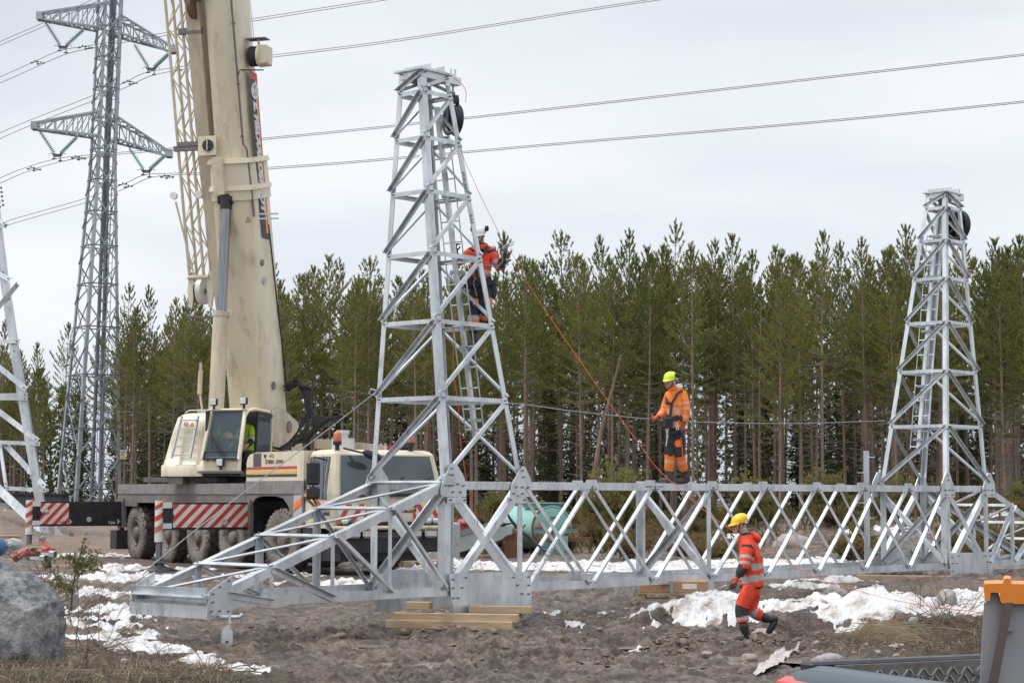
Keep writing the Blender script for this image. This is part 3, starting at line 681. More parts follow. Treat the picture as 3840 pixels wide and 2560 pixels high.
# engine cover
m=MB(TM)
m.prism([(1.40,2.36),(4.62,2.36),(4.62,2.78),(4.56,2.90),(4.42,2.98),(4.1,3.02),(1.40,3.02)],(-.01,0,0),(0,1,0),(0,0,1),(2.6,0,0),CREAM); 
part(m,'engine_cover')
m=MB(TM)
for z,c in ((2.66,STRR),(2.575,STRY),(2.49,BLACK)): m.prism([(1.75,z-.03),(4.625,z-.03),(4.625,z+.03),(1.75,z+.03)],(-.016,0,0),(0,1,0),(0,0,1),(.006,0,0),c)
part(m,'stripe')
m=MB(TM)
for k in range(9): m.box((-.016,3.98,2.72+k*.032),(.012,.42,.014),BLACK)
m.box((-.013,3.98,2.85),(.008,.46,.31),MUDGREY); m.box((-.02,3.52,2.93),(.03,.07,.07),BLACK)
part(m,'air_grille')
side_M=lambda y,z,x=-.022: frame(TM@V((x,y,z)),-BK,EH)
DKT=mat('dark_lettering',(.05,.04,.04),.5); LOG=mat('logo_red',(.45,.12,.10),.5)
def terex(Mf,s,par,gap=.0):
    text('TEREX',Mf@Matrix.Translation((s*1.15,0,0)),s,DKT,'lettering',par,bold=s*.008)
    text('|',Mf@Matrix.Translation((s*4.95,0,0)),s,GREYT,'lettering',par)
    text('DEMAG',Mf@Matrix.Translation((s*5.3,0,0)),s,DKT,'lettering',par,bold=-s*.008)
    m=MB(Mf)
    m.prism([(0,0),(s*.8,0),(s*.8,s*.8),(0,s*.8)],(0,-.02*s,0),(1,0,0),(0,1,0),(0,0,.002),LOG)
    for a,b_,c,d in ((.1,.3,.14,.7),(.56,.3,.6,.7),(.1,.46,.6,.52),(.32,.3,.38,.7),(.1,.12,.7,.18)): m.prism([(s*a,s*b_),(s*c,s*b_),(s*c,s*d),(s*a,s*d)],(0,-.02*s,.002),(1,0,0),(0,1,0),(0,0,.002),CREAM)
    m.build('logo_mark',parent=par)
terex(side_M(3.50,2.76),.118,crane)
WARN=mat('warning_yellow',(.80,.50,.03),.5)
def warn(Mf,s,par):
    m=MB(Mf); m.prism([(0,0),(s,0),(s/2,s*.88)],(0,0,0),(1,0,0),(0,1,0),(0,0,.002),BLACK); m.prism([(s*.13,s*.07),(s*.87,s*.07),(s/2,s*.73)],(0,0,.002),(1,0,0),(0,1,0),(0,0,.002),WARN)
    m.prism([(s*.46,s*.2),(s*.54,s*.2),(s*.56,s*.5),(s*.44,s*.5)],(0,0,.004),(1,0,0),(0,1,0),(0,0,.001),BLACK); m.build('warning_sticker',parent=par)
def proh(Mf,s,par):
    m=MB(Mf); m.disc_profile((0,0,0),(0,0,1),[(0,s),(.002,s),(.002,0)],24,RED); m.disc_profile((0,0,.002),(0,0,1),[(0,s*.8),(.002,s*.8),(.002,0)],24,WHITE)
    m.bar((-s*.55,s*.55,.005),(s*.55,-s*.55,.005),s*.16,.002,RED); m.tube([(0,s*.4,.005),(0,-s*.1,.005),(s*.25,-s*.5,.005)],s*.07,5,BLACK); m.build('prohibition_sticker',parent=par)
warn(side_M(3.12,2.90),.10,crane); proh(side_M(3.22,2.95),.05,crane)
# driving cab: a solid shell with inset glazing
def rring(x0,x1,y0,y1,z,r=.16,k=5):
    p=[]
    for cx,cy,a in ((x0+r,y0+r,180),(x1-r,y0+r,270),(x1-r,y1-.03,0),(x0+r*.3,y1-.03,90)):
        rr=r if cy<y0+r+.01 else .03
        for i in range(k): q=R(a+90*i/(k-1)); p.append(TM@V((cx+rr*math.cos(q),cy+rr*math.sin(q),z)))
    return p
m=MB()
m.loft([rring(0,2.72,0,1.38,1.36),rring(-.01,2.73,-.02,1.38,1.6),rring(0,2.72,0,1.38,2.08),rring(.06,2.66,.10,1.38,2.55),rring(.12,2.6,.20,1.38,2.93),rring(.18,2.54,.28,1.38,3.0),rring(.28,2.44,.40,1.30,3.03)],CREAM,False)
cabo=part(m,'driving_cab')
# windscreen + side windows (glass a few mm proud, dark rubber surround)
def pane(pts,name,parent,mt=GLASSD,th=.012,fr=.03):
    c=sum((V(p) for p in pts),V())/len(pts); n=(V(pts[1])-V(pts[0])).cross(V(pts[2])-V(pts[1])).normalized(); n=-n if n.dot(CAM-c)<0 else n
    m=MB(); k=len(pts)
    a=[c+(V(p)-c)*1.03+n*.004 for p in pts]; b_=[p+n*.008 for p in a]; m.loft([a,b_],BLACK,False)
    a=[V(p)+n*.013 for p in pts]; b_=[p+n*.004 for p in a]; m.loft([a,b_],mt,False)
    return m.build(name,parent=parent)
T_=lambda x,y,z: TM@V((x,y,z))
nrm=(T_(0,0,2.08)-T_(0,.24,3)); 
WSC=mat('windscreen_glass',(.03,.045,.052),.05,0,c2=(.07,.095,.10),scale=.55,detail=2,spec=.9)
def quadbow(zs,ys,xl,xr,n=8,bow=.05):
    rings=[]
    for z,y,a,b_ in zip(zs,ys,xl,xr):
        rings.append([T_(a+(b_-a)*i/n, y-bow*math.sin(math.pi*i/n)-.012, z) for i in range(n+1)])
    m=MB(); vs=[p for r in rings for p in r]; k=n+1
    m.add(vs,[(r*k+i,r*k+i+1,(r+1)*k+i+1,(r+1)*k+i) for r in range(len(rings)-1) for i in range(n)],WSC,True); return m
m=quadbow([2.10,2.5,2.90],[-.012,.070,.172],[.22,.25,.30],[2.5,2.47,2.42]); part(m,'windscreen',parent=cabo)
m=quadbow([2.03,2.10],[-.014,-.014],[.2,.22],[2.52,2.5]); m.mats[0]=BLACK; 
for x in (.7,1.35,2.0): m.bar(T_(x,-.04,2.06),T_(x+.35,-.035,2.45),.015,.02,BLACK)
part(m,'wiper',parent=cabo)
xw=lambda z:.0+.12*max(0,(z-2.08))/.85
pane([T_(xw(z)-.0,y,z) for y,z in ((1.26,2.86),(1.26,2.22),(.72,2.0),(.42,1.98),(.42,2.86))][::-1] ,'side_window',cabo)
pane([T_(xw(z),y,z) for y,z in ((.36,2.86),(.36,1.98),(.20,1.98),(.28,2.86))][::-1],'quarter_window',cabo)
m=MB(TM)
m.prism([(.39,1.4),(.40,1.4),(.40,2.9),(.39,2.9)],(-.004,0,0),(0,1,0),(0,0,1),(.01,0,0),BLACK)
m.box((-.02,.62,1.62),(.03,.16,.12),BLACK); m.box((-.016,1.33,1.9),(.01,.02,1.),BLACK); part(m,'door_seam',parent=cabo)
m=MB(TM)
for k,c in ((0,STRR),(1,STRY),(2,BLACK)):
    d=-.075*k
    m.prism([(1.37,2.17+d),(1.37,2.10+d),(1.2,2.10+d),(.42,1.78+d),(.06,1.78+d),(.06,1.85+d),(.42,1.85+d),(1.2,2.17+d)],(-.016,0,0),(0,1,0),(0,0,1),(.006,0,0),c)
part(m,'stripe',parent=cabo)
# chevron plates, sign, bumper, lamps
for x0,s in ((.18,1),(1.95,-1)):
    m=MB(TM)
    m.box((x0+.31,-.032,1.70),(.66,.012,.34),WHITE)
    for k in range(3):
        a=x0+.31+s*(-.36+k*.3); q=[(a,1.53),(a+s*.13,1.53),(a+s*.35,1.87),(a+s*.22,1.87)]
        lo,hi=x0-.02,x0+.64; q=[(min(max(u,lo),hi),v) for u,v in q]; m.prism(q[::s],(0,-.04,0),(1,0,0),(0,0,1),(0,-.004,0),RED)
    part(m,'hazard_plate',parent=cabo)
m=MB(TM); m.box((1.47,-.034,1.775),(1.06,.01,.15),BLACK); m.box((1.3,-.041,1.82),(.8,.006,.04),RED); m.box((1.55,-.041,1.775),(.85,.006,.03),YEL); part(m,'company_sign',parent=cabo)
text('HELAAKOSKI OY',frame(TM@V((.98,-.047,1.725)),LT,EH),.125,WHITE,'lettering',cabo,shear=.25,bold=.004)
m=MB(TM); m.box((1.37,.0,1.41),(2.4,.12,.17),BLACK); m.box((1.5,-.065,1.44),(.52,.01,.11),BLACK); part(m,'grille_band',parent=cabo)
m=MB(TM); m.tube([(.0,.15,1.37),(.12,-.12,1.37),(2.6,-.12,1.37),(2.72,.15,1.37)],.045,10,CREAM); part(m,'bumper_bar')
m=MB(TM); m.box((1.37,.25,1.05),(2.5,.4,.42),BLACK); m.box((1.3,.03,1.22),(.62,.04,.14),MUDGREY)
for k in range(4): m.box((1.3,.005,1.17+k*.035),(.6,.02,.012),BLACK)
m.box((1.37,1.4,.9),(2.0,2.2,.5),BLACK); m.box((-.01,1.0,1.17),(.03,.75,.36),BLACK); part(m,'bumper')
text('AC100',side_M(1.28,1.02,-.03),.14,GREYT,'lettering',crane,shear=.2)
for x,z,a,b_ in ((.5,1.25,.34,.19),(.86,1.25,.28,.19),(2.0,1.25,.25,.19),(2.35,1.25,.3,.19),(2.28,1.51,.17,.12),(2.48,1.51,.17,.12),(.30,1.50,.17,.12)):
    m=MB(TM); m.box((x,-.06,z),(a,.09,b_),LTG,bev=.04); part(m,'headlamp')
for x,z in ((.16,1.5),(2.66,1.5),(2.62,1.27)):
    m=MB(TM); m.box((x,-.06,z),(.09,.07,.12),AMB,bev=.015); part(m,'indicator_lamp')
m=MB(TM); m.box((-.03,.72,1.33),(.012,.18,.14),GRN); m.box((-.037,.72,1.33),(.008,.03,.09),WHITE); m.box((-.037,.72,1.33),(.008,.09,.03),WHITE); part(m,'first_aid_sticker')
def mirror(pts,boxes):
    m=MB(TM); m.tube(pts,.02,6,BLACK)
    for c,d in boxes: m.box(c,d,BLACK,bev=.04)
    part(m,'wing_mirror')
mirror([(.02,.3,2.80),(-.28,.25,2.86),(-.32,.2,2.6),(-.32,.2,1.98),(-.2,.25,1.83),(0,.3,1.80)],[((-.32,.2,2.52),(.30,.12,.5)),((-.32,.2,2.10),(.30,.12,.26)),((-.04,.3,1.80),(.1,.1,.1))])
m=MB(TM); m.tube([(.35,.15,3.05),(.55,-.02,2.99),(.75,-.3,2.92)],.025,6,BLACK); m.ell((.80,-.32,2.90),(.24,.06,.10),BLACK,rot=Matrix.Rotation(.3,3,'Y')); part(m,'front_mirror')
for x in (.30,2.05):
    m=MB(TM); m.cyl((x,.35,3.0),(x,.35,3.13),.05,n=10,m=BLACK); m.cyl((x,.35,3.12),(x,.35,3.2),.095,n=14,m=BLACK); part(m,'beacon_base')
    m=MB(TM); m.disc_profile((x,.35,3.2),(0,0,1),[(0,.095),(.16,.085),(.2,.06),(.22,0)],16,AMB); part(m,'beacon')
m=MB(TM); m.cyl((1.3,2.2,3.0),(1.3,2.2,3.32),.26,n=20,m=ALU); m.cyl((1.3,2.2,3.3),(1.3,2.2,3.42),.12,n=16,m=ALU); m.cyl((1.3,2.2,3.42),(1.3,2.2,3.5),.15,n=16,m=ALU); part(m,'exhaust_silencer')
# outriggers
def outrigger(y,reach,z0,z1,long):
    x=-reach
    m=MB(TM); m.box((x/2+.5,y,(z0+z1)/2),(reach+.9,.28,z1-z0),BLACK); m.box((x/2+.5,y-.005,z0+.01),(reach+.9,.34,.03),BLACK)
    o=part(m,'outrigger_beam')
    # hazard plate on the face looking towards the camera
    xa_,xb=(x+.24,x+1.0) if long else (x+.27,x+2.06)
    m=MB(TM); a,b_=z0+.05,z1-.04; m.box(((xa_+xb)/2,y-.146,(a+b_)/2),(xb-xa_,.008,b_-a),WHITE)
    k=xa_-.5
    while k<xb:
        pts=[(k,a),(k+.13,a),(k+.13+.52,b_),(k+.52,b_)]
        def clip(P,lo,hi):
            out=[]
            for i in range(len(P)):
                p,q=P[i],P[(i+1)%len(P)]
                for (v,s) in (): pass
            return out
        def clipx(P,c,keep):
            o_=[]
            for i in range(len(P)):
                p,q=P[i],P[(i+1)%len(P)]; ip=(p[0]-c)*keep>=0; iq=(q[0]-c)*keep>=0
                if ip:o_.append(p)
                if ip!=iq:
                    t=(c-p[0])/(q[0]-p[0]); o_.append((c,p[1]+t*(q[1]-p[1])))
            return o_
        P=clipx(pts,xa_,1); P=clipx(P,xb,-1) if P else P
        if len(P)>2: m.prism(P,(0,y-.152,0),(1,0,0),(0,0,1),(0,-.003,0),RED)
        k+=.27
    m.build('hazard_plate',parent=o)
    m=MB(TM); m.cyl((x+ (1.55 if long else 1.5),y-.15,z0+.17),(x+(1.55 if long else 1.5),y-.162,z0+.17),.07,n=18,m=GREYT); m.build('round_cap',parent=o); m=MB(TM); m.cyl((x+.22,y-.13,(z0+z1)/2),(x+.22,y-.16,(z0+z1)/2),.07,n=14,m=BLACK); m.build('round_cap',parent=o)
    m=MB(TM)
    m.cyl((x-.0,y,1.0),(x,y,z1+.04),.105,n=18,m=WHITE)
    for k,(a,b_) in enumerate(((z1-.10,z1+.0),(z1-.36,z1-.24),(z1-.62,z1-.48))):
        rg=[[(x+.107*math.cos(q*math.pi/9),y+.107*math.sin(q*math.pi/9),zz+.07*math.cos(q*math.pi/9)) for q in range(18)] for zz in (a,b_)]
        m.loft([[V(p) for p in r_] for r_ in rg],FRED if k==2 else RED,True,False)
    for z in (z1-.06,z0+.08): m.box((x+.14,y,z),(.2,.3,.13),WHITE)
    m.cyl((x,y,.98),(x,y,1.04),.10,n=18,m=BLACK); jk=part(m,'jack_leg')
    m=MB(TM); m.cyl((x,y,.45),(x,y,1.0),.072,n=16,m=CHROME); m.build('jack_piston',parent=jk)
    m=MB(TM); m.disc_profile((x,y,.36),(0,0,1),[(0,.42),(.02,.42),(.05,.28),(.12,.12),(.18,.10),(.18,0)],20,BLACK); m.box((x,y,.55),(.26,.2,.05),MUDGREY); m.box((x,y,.33),(1.3,1.0,.05),MUDGREY); part(m,'jack_pad')
    return o
o1=outrigger(13.35,2.50,1.22,1.86,True); o2=outrigger(4.55,2.12,1.27,1.88,False)
text('4,5m',frame(TM@V((-1.74,13.195,1.29)),LT,EH),.09,BLACK,'lettering',o1,bold=.002); text('7,0m',frame(TM@V((-.42,13.2,1.27)),LT,EH),.10,WHITE,'lettering',o1,bold=.002)
m=MB(TM)
for x in (-1.48,-.17): m.prism([(x,1.25),(x+.08,1.33),(x,1.41)],(0,13.2,0),(1,0,0),(0,0,1),(0,-.004,0),GREYT)
m.build('arrow_mark',parent=o1)
proh(frame(TM@V((-2.1,13.19,1.60)),LT,EH),.07,o1)
for y in (13.35,4.55):
    m=MB(TM); m.box((1.37,y,1.55),(2.6,.42,.72),BLACK); m.box((.0,y,1.55),(.1,.46,.78),MUDGREY); part(m,'outrigger_housing')
m=MB(TM); m.box((-.02,13.2,.85),(.5,.5,.5),BLACK); part(m,'storage_locker')
# ---- superstructure: local x to the right of the picture, local y towards the back
FX,FY=V((.956,-.292,0)),V((.292,.956,0))
SM=frame((-7.5,50.65,0),FX,FY); S_=lambda x,y,z: SM@V((x,y,z))
m=MB(SM); m.cyl((.2,0,2.3),(.2,0,2.52),1.05,n=36,m=BLACK); m.box((-.1,-1.75,2.42),(2.0,.6,.12),MUDGREY); m.box((-.05,-2.2,2.52),(.38,.4,.42),MUDGREY); part(m,'turntable')
# body box with the ladder
def sring(x0,x1,y0,y1,z,r=.12,k=4):
    p=[]
    for cx,cy,a in ((x0+r,y0+r,180),(x1-r,y0+r,270),(x1-r,y1-r,0),(x0+r,y1-r,90)):
        for i in range(k): q=R(a+90*i/(k-1)); p.append(S_(cx+r*math.cos(q),cy+r*math.sin(q),z))
    return p
m=MB(); m.loft([sring(-.46,.80,-2.45,1.6,2.5),sring(-.46,.80,-2.45,1.6,2.75),sring(-.44,.78,-2.36,1.6,2.8),sring(-.28,.74,-2.2,1.6,3.6),sring(-.20,.72,-2.1,1.6,3.95),sring(-.10,.68,-1.95,1.5,4.05),sring(0,.6,-1.8,1.4,4.07)],CREAM,True)
body=part(m,'superstructure_body')
fy=lambda z:-2.47+.30*(z-2.5)/1.5+.0
m=MB(SM)
for x0,x1 in ((-.12,.02),(.38,.46)):
    m.bar((x0,fy(2.95)-.10,2.95),(x1,fy(3.98)-.06,3.98),.05,.05,ALU)
for k in range(5):
    t=.06+k*.21; z=2.95+1.03*t; y=fy(z)-.09; m.bar((-.12+.14*t,y,z),(.38+.08*t,y,z),.035,.035,ALU)
part(m,'ladder',parent=body)
fm=lambda x,z,off=.012: frame(S_(x,fy(z)-off,z),FX,(FY*.2+EH).normalized())
warn(fm(.24,3.72,.03),.13,body); proh(fm(.14,3.79,.03),.06,body); warn(fm(-.36,2.66,.0),.11,body)
m=MB(SM); m.box((.35,-1.6,4.12),(.34,.22,.1),ALU); m.tube([(-.05,-1.9,4.08),(.0,-1.8,4.14),(.3,-1.7,4.14)],.02,6,ALU); part(m,'roof_bracket',parent=body)
# operator cab (hollow, with a seated operator inside)
m=MB(SM)
m.box((1.21,-2.42,2.78),(.97,.1,.42),CREAM,bev=.03); m.box((1.21,-1.5,2.55),(1.0,1.9,.1),BLACK); m.box((1.21,-2.52,2.60),(1.1,.25,.06),MUDGREY)
for x in (.72,1.70): # front pillars
    m.bar((x,-2.52,2.9),(x+(.07 if x<1 else -.02),-2.16,4.08),.07,.09,CREAM)
m.tube([(1.71,-2.50,2.62),(1.72,-2.50,3.0),(1.70,-2.22,3.95),(1.70,-2.05,4.10),(1.70,-1.7,4.16),(1.70,-.75,4.12)],.045,8,CREAM)
m.box((1.21,-1.5,4.13),(1.0,1.4,.06),CREAM,bev=.02); m.box((.74,-1.5,3.3),(.05,1.7,1.6),INT); m.box((1.21,-.66,3.3),(1.0,.06,1.7),INT); m.box((1.68,-1.0,2.75),(.06,.9,.4),CREAM)
ocab=part(m,'operator_cab')
TG=bpy.data.materials.new('tinted_cab_glass'); TG.use_nodes=True; p_=TG.node_tree.nodes['Principled BSDF']; p_.inputs['Base Color'].default_value=(.10,.13,.15,1); p_.inputs['Alpha'].default_value=.42; p_.inputs['Roughness'].default_value=.04
m=MB(SM); m.prism([(.76,0),(1.66,0),(1.64,1.20),(.81,1.20)],(0,-2.50,2.94),(1,0,0),(0,.285,.958),(0,.006,0),TG); part(m,'front_window',parent=ocab)
m=MB(SM); fr=[(.74,-.02),(1.68,-.02),(1.66,1.22),(.79,1.22)]
for i in range(4):
    a,b_=fr[i],fr[(i+1)%4]; q=lambda u,v:(u,-2.505+.285*v,2.94+.958*v); m.bar(q(*a),q(*b_),.04,.04,BLACK)
m.box((1.2,-2.4,3.02),(.9,.12,.16),INT); part(m,'window_frame',parent=ocab)
m=MB(SM); m.bar((.95,-2.50,3.65),(1.0,-2.55,3.15),.02,.02,BLACK); m.tube([(1.28,-2.56,3.0),(1.05,-2.53,3.3),(.94,-2.5,3.45)],.014,5,BLACK); m.tube([(1.34,-2.56,3.0),(1.1,-2.53,3.32),(.98,-2.5,3.5)],.014,5,BLACK); part(m,'wiper',parent=ocab)
m=MB(SM)
a=[(1.735,-1.62,2.95),(1.735,-.72,3.0),(1.735,-.66,4.02),(1.735,-1.55,4.06)]
m.add(a,[(0,1,2,3)],TG)
for i in range(4): m.bar(a[i],a[(i+1)%4],.05,.05,CREAM if i in(0,1) else BLACK)
part(m,'sliding_door',parent=ocab)
m=MB(SM); m.box((1.28,-1.2,2.95),(.5,.5,.18),INT,bev=.04); m.box((1.28,-.92,3.3),(.48,.14,.75),INT,bev=.05); m.box((1.62,-1.65,2.95),(.2,.35,.4),INT,bev=.03); part(m,'seat',parent=ocab)
terex(frame(S_(.80,-2.478,2.86),FX,EH),.115,ocab)
def worklight(c):
    m=MB(SM); m.box(c,(.2,.12,.19),BLACK,bev=.03); m.box((c[0],c[1]-.065,c[2]),(.16,.02,.15),LTG,bev=.03); m.box((c[0],c[1]+.02,c[2]-.13),(.05,.05,.1),BLACK); part(m,'work_lamp',parent=ocab)
for c in ((.86,-2.2,4.32),(1.66,-2.2,4.34),(1.24,-2.58,2.83)): worklight(c)
# rear frame, boom foot bracket, tail beam, hoses
m=MB(SM)
for x in (.98,-.30): m.prism([(.2,2.5),(3.1,2.5),(3.1,3.1),(2.6,4.0),(1.5,4.35),(.9,4.2),(.2,3.3)],(x,0,0),(0,1,0),(0,0,1),(.06,0,0),CREAMD)
m.cyl((.95,2.0,3.85),(1.07,2.0,3.85),.16,n=18,m=MUDGREY)
m.box((.5,1.6,2.75),(1.5,2.8,.5),CREAMD); part(m,'slewing_frame')
m=MB(SM); m.box((2.0,1.1,2.78),(1.1,3.2,.55),CREAM,bev=.05); m.box((1.78,-.66,2.92),(.9,.02,.04),STRR); m.box((1.78,-.66,2.86),(.9,.02,.04),STRY)
part(m,'engine_house')
m=MB(SM); m.bar((1.6,2.6,3.42),(3.7,2.6,3.22),.35,.26,CREAMD,up=(0,0,1)); e0=S_(3.2,2.4,3.27)
m.bar((3.58,2.6,3.23),(3.72,2.6,3.22),.36,.27,WHITE); m.bar((3.66,2.6,3.225),(3.725,2.6,3.22),.365,.275,RED); part(m,'tail_beam')
rnd=random.Random(5)
m=MB(SM)
for k in range(11):
    o=lambda s:rnd.uniform(-s,s)
    m.tube([(1.0+o(.05),1.9+o(.2),4.9+o(.1)),(1.35+o(.1),1.7+o(.2),5.02+o(.08)),(1.75+o(.12),1.6,4.75+o(.1)),(1.85+o(.12),1.5,4.2),(1.7+o(.15),1.4,3.75),(1.6+o(.25),1.3,3.45),(1.35+o(.2),1.2,3.3)],.026,6,RUBBER)
for k in range(7):
    o=lambda s:rnd.uniform(-s,s)
    m.tube([(1.5+o(.1),1.3,3.4+o(.1)),(1.9+o(.1),1.2,3.5+o(.1)),(2.25,1.1+o(.1),3.85+o(.1)),(2.6+o(.1),1.0,4.0+o(.1)),(2.9+o(.2),1.0,4.02+o(.1))],.028,6,RUBBER)
    m.tube([(.95,.2,3.1+o(.1)),(1.1+o(.1),.1,3.35+o(.1)),(1.5,.1,3.2+o(.1)),(1.9,.2,3.15+o(.1))],.024,6,RUBBER)
m.box((2.3,1.1,3.95),(.4,.2,.25),BLACK); m.box((1.35,.1,3.1),(.12,.12,.6),BLACK); part(m,'hydraulic_hose')
# ---- boom
XB=.33
def bc(z): return 1.62-.2217*(z-4.2)      # boom centre line
BU=V((0,-.2217,1)).normalized(); BF=V((0,1,.2217)).normalized()   # along / across (backward)
def bring(z,wx,wy,r,oy=0,k=5,ox=0):
    c=V((XB+ox,bc(z)+oy,z)); p=[]
    for sx,sy,a in ((-1,-1,180),(1,-1,270),(1,1,0),(-1,1,90)):
        cx,cy=sx*(wx/2-r),sy*(wy/2-r)
        for i in range(k): q=R(a+90*i/(k-1)); p.append(SM@(c+V((1,0,0))*(cx+r*math.cos(q))+BF*(cy+r*math.sin(q))))
    return p
m=MB(); m.loft([bring(2.9,1.12,1.0,.2,.2),bring(4.4,1.22,1.35,.3),bring(7.5,1.24,1.4,.34),bring(10.1,1.20,1.4,.34)],CREAM,True)
boom=part(m,'boom_base_section')
m=MB(); m.loft([bring(9.6,1.04,1.2,.34,.06),bring(15,.98,1.12,.34,.06),bring(22,.93,1.05,.34,.06)],CREAM,True); part(m,'boom_inner_section')
m=MB(); 
for z0,z1,e in ((10.0,10.12,.14),(9.75,10.75,.06),(10.68,10.8,.12),):
    m.loft([bring(z0,1.22+e,1.44+e,.36),bring(z1,1.16+e,1.38+e,.36)],CREAM,False)
part(m,'boom_collar',parent=boom)
P=lambda z,x,y: V((XB+x,bc(z)+y,z))
m=MB(SM); m.bar(P(10.7,-.22,-.78),P(9.75,-.22,-.80),.28,.2,CREAM); m.box(P(11.0,-.52,-.72),(.5,.05,.5),CREAM); m.cyl(P(11.0,-.48,-.80),P(11.0,-.48,-.70),.15,n=18,m=BLACK); m.bar(P(11.0,-.48,-.80)+V((0,-.01,-.13)),P(11.0,-.48,-.80)+V((0,-.01,.13)),.06,.02,CREAM)
part(m,'collar_bracket',parent=boom)
# luff cylinder
c0,c1,c2,c3=V((XB-.18,-.72,2.7)),V((XB-.14,-.44,6.72)),V((XB-.12,-.30,9.42)),V((XB-.12,-.28,9.75))
m=MB(SM); m.cyl(c0,c1,.20,n=24,m=CREAMD); m.cyl(c1-V((0,0,.12)),c1,.225,n=24,m=CREAMD); m.box(c1+V((.26,0,-.05)),(.12,.1,.2),CREAMD); cy=part(m,'luffing_cylinder')
m=MB(SM); m.cyl(c1,c2,.135,n=24,m=CHROME); m.build('cylinder_rod',parent=cy)
m=MB(SM); m.cyl(c2-V((0,0,.05)),c3,.15,.17,n=16,m=BLACK); m.cyl(c3-V((.2,0,.12)),c3+V((.2,0,-.12)),.12,n=14,m=BLACK); m.build('rod_head',parent=cy)
m=MB(SM); m.cyl(c0+V((-.35,-.1,1.9)),c0+V((-.33,-.1,2.5)),.06,n=10,m=CREAMD); m.cyl(c0+V((-.33,-.1,2.5)),c0+V((-.33,-.1,2.7)),.035,n=10,m=CREAMD); m.tube([c0+V((-.35,-.1,1.95)),c0+V((-.22,-.14,1.3)),c0+V((-.2,-.1,.9))],.03,6,CREAMD); part(m,'counterbalance_valve')
# sign along the boom edge, pipe, winch box
def along(z,x,y): return S_(*P(z,x,y))
sg_o=MB(SM); 
def bandq(z0,z1,x,ya,yb,mt,off):
    sg_o.add([P(z0,x+off,ya),P(z0,x+off,yb),P(z1,x+off,yb),P(z1,x+off,ya)],[(0,1,2,3)],mt)
xs0,xs1=.632,.605
def bq(z0,z1,ya,yb,mt,off):
    X=lambda z:(.628 if z<10.1 else .628)+off
    sg_o.add([P(z0,X(z0),ya),P(z0,X(z0),yb),P(z1,X(z1),yb),P(z1,X(z1),ya)],[(0,1,2,3)],mt)
bq(8.7,12.85,-.30,.16,BLACK,.0); bq(8.85,12.7,-.0,.08,YEL,.004); bq(8.85,12.75,.08,.16,RED,.004); bq(12.7,12.9,-.30,.16,RED,.005)
sgo=part(sg_o,'company_sign',parent=boom)
dn=-(SM.to_3x3()@BU); ey=(SM.to_3x3()@BF)
text('E. HELAAKOSKI OY',frame(along(12.12,.645,-.20),dn,ey),.33,WHITE,'lettering',sgo,ext=.004,shear=.2,bold=.012)
text('E. HELAAKOSKI OY',frame(along(12.14,.636,-.22),dn,ey),.33,GREYT,'lettering',sgo,ext=.004,shear=.2,bold=.03)
m=MB(); c=along(12.42,.64,-.07); ax=SM.to_3x3()@V((1,0,0)); m.disc_profile(c,ax,[(0,.22),(.006,.22),(.006,.15),(0,.15)],24,WHITE); m.bar(c-dn*.12-ey*.12,c+dn*.12-ey*.1,.05,.012,WHITE,up=ax);m.bar(c-dn*.12+ey*.1,c+dn*.12+ey*.12,.05,.012,WHITE,up=ax); m.bar(c-ey*.12,c+ey*.12,.05,.012,WHITE,up=ax); m.build('logo_mark',parent=sgo)
m=MB(SM); m.tube([P(19,.40,-.62),P(11.0,.46,-.66),P(10.9,.52,-.6),P(9.2,.58,-.58)],.028,8,MUDGREY)
for z in (17,15.5,14,12.5,11.2): m.box(P(z,.44,-.64),(.09,.05,.05),MUDGREY)
part(m,'hydraulic_pipe',parent=boom)
m=MB(SM)
m.box(P(13.3,.95,.0),(.3,.4,.5),CREAM,bev=.03); m.cyl(P(13.3,.58,.0),P(13.3,.82,0),.26,n=24,m=RUBBER); m.cyl(P(13.3,.82,.0),P(13.3,.90,0),.29,n=24,m=CREAM); m.box(P(13.72,.80,0),(.55,.3,.03),MUDGREY); m.tube([P(13.55,.82,0),P(13.75,.82,0)],.03,6,CREAM); m.tube([P(12.95,.9,0),P(12.9,.4,-.4),P(12.6,.42,-.62)],.018,5,RUBBER)
part(m,'cable_drum',parent=boom)
m=MB(SM); m.tube([P(13.7,.7,0),P(22,.42,0)],.008,4,MUDGREY); part(m,'signal_cable',parent=boom)
m=MB(SM); m.cyl(P(8.05,.57,-.40),P(8.05,.64,-.40),.085,n=16,m=MUDGREY); m.cyl(P(7.6,.57,-.38),P(7.6,.65,-.38),.10,n=16,m=GREYT); m.cyl(P(4.9,.57,-.30),P(4.9,.64,-.30),.11,n=16,m=MUDGREY); m.tube([P(9.1,.62,.2),P(4.8,.66,.5)],.02,5,BLACK)
for z in (9.28,9.16): m.bar(P(z,.55,-.4),P(z+.05,1.0,0),.05,.04,ALU)
part(m,'boom_fitting',parent=boom)
warn(frame(along(9.05,.38,-.715),FX,SM.to_3x3()@BU),.16,boom)
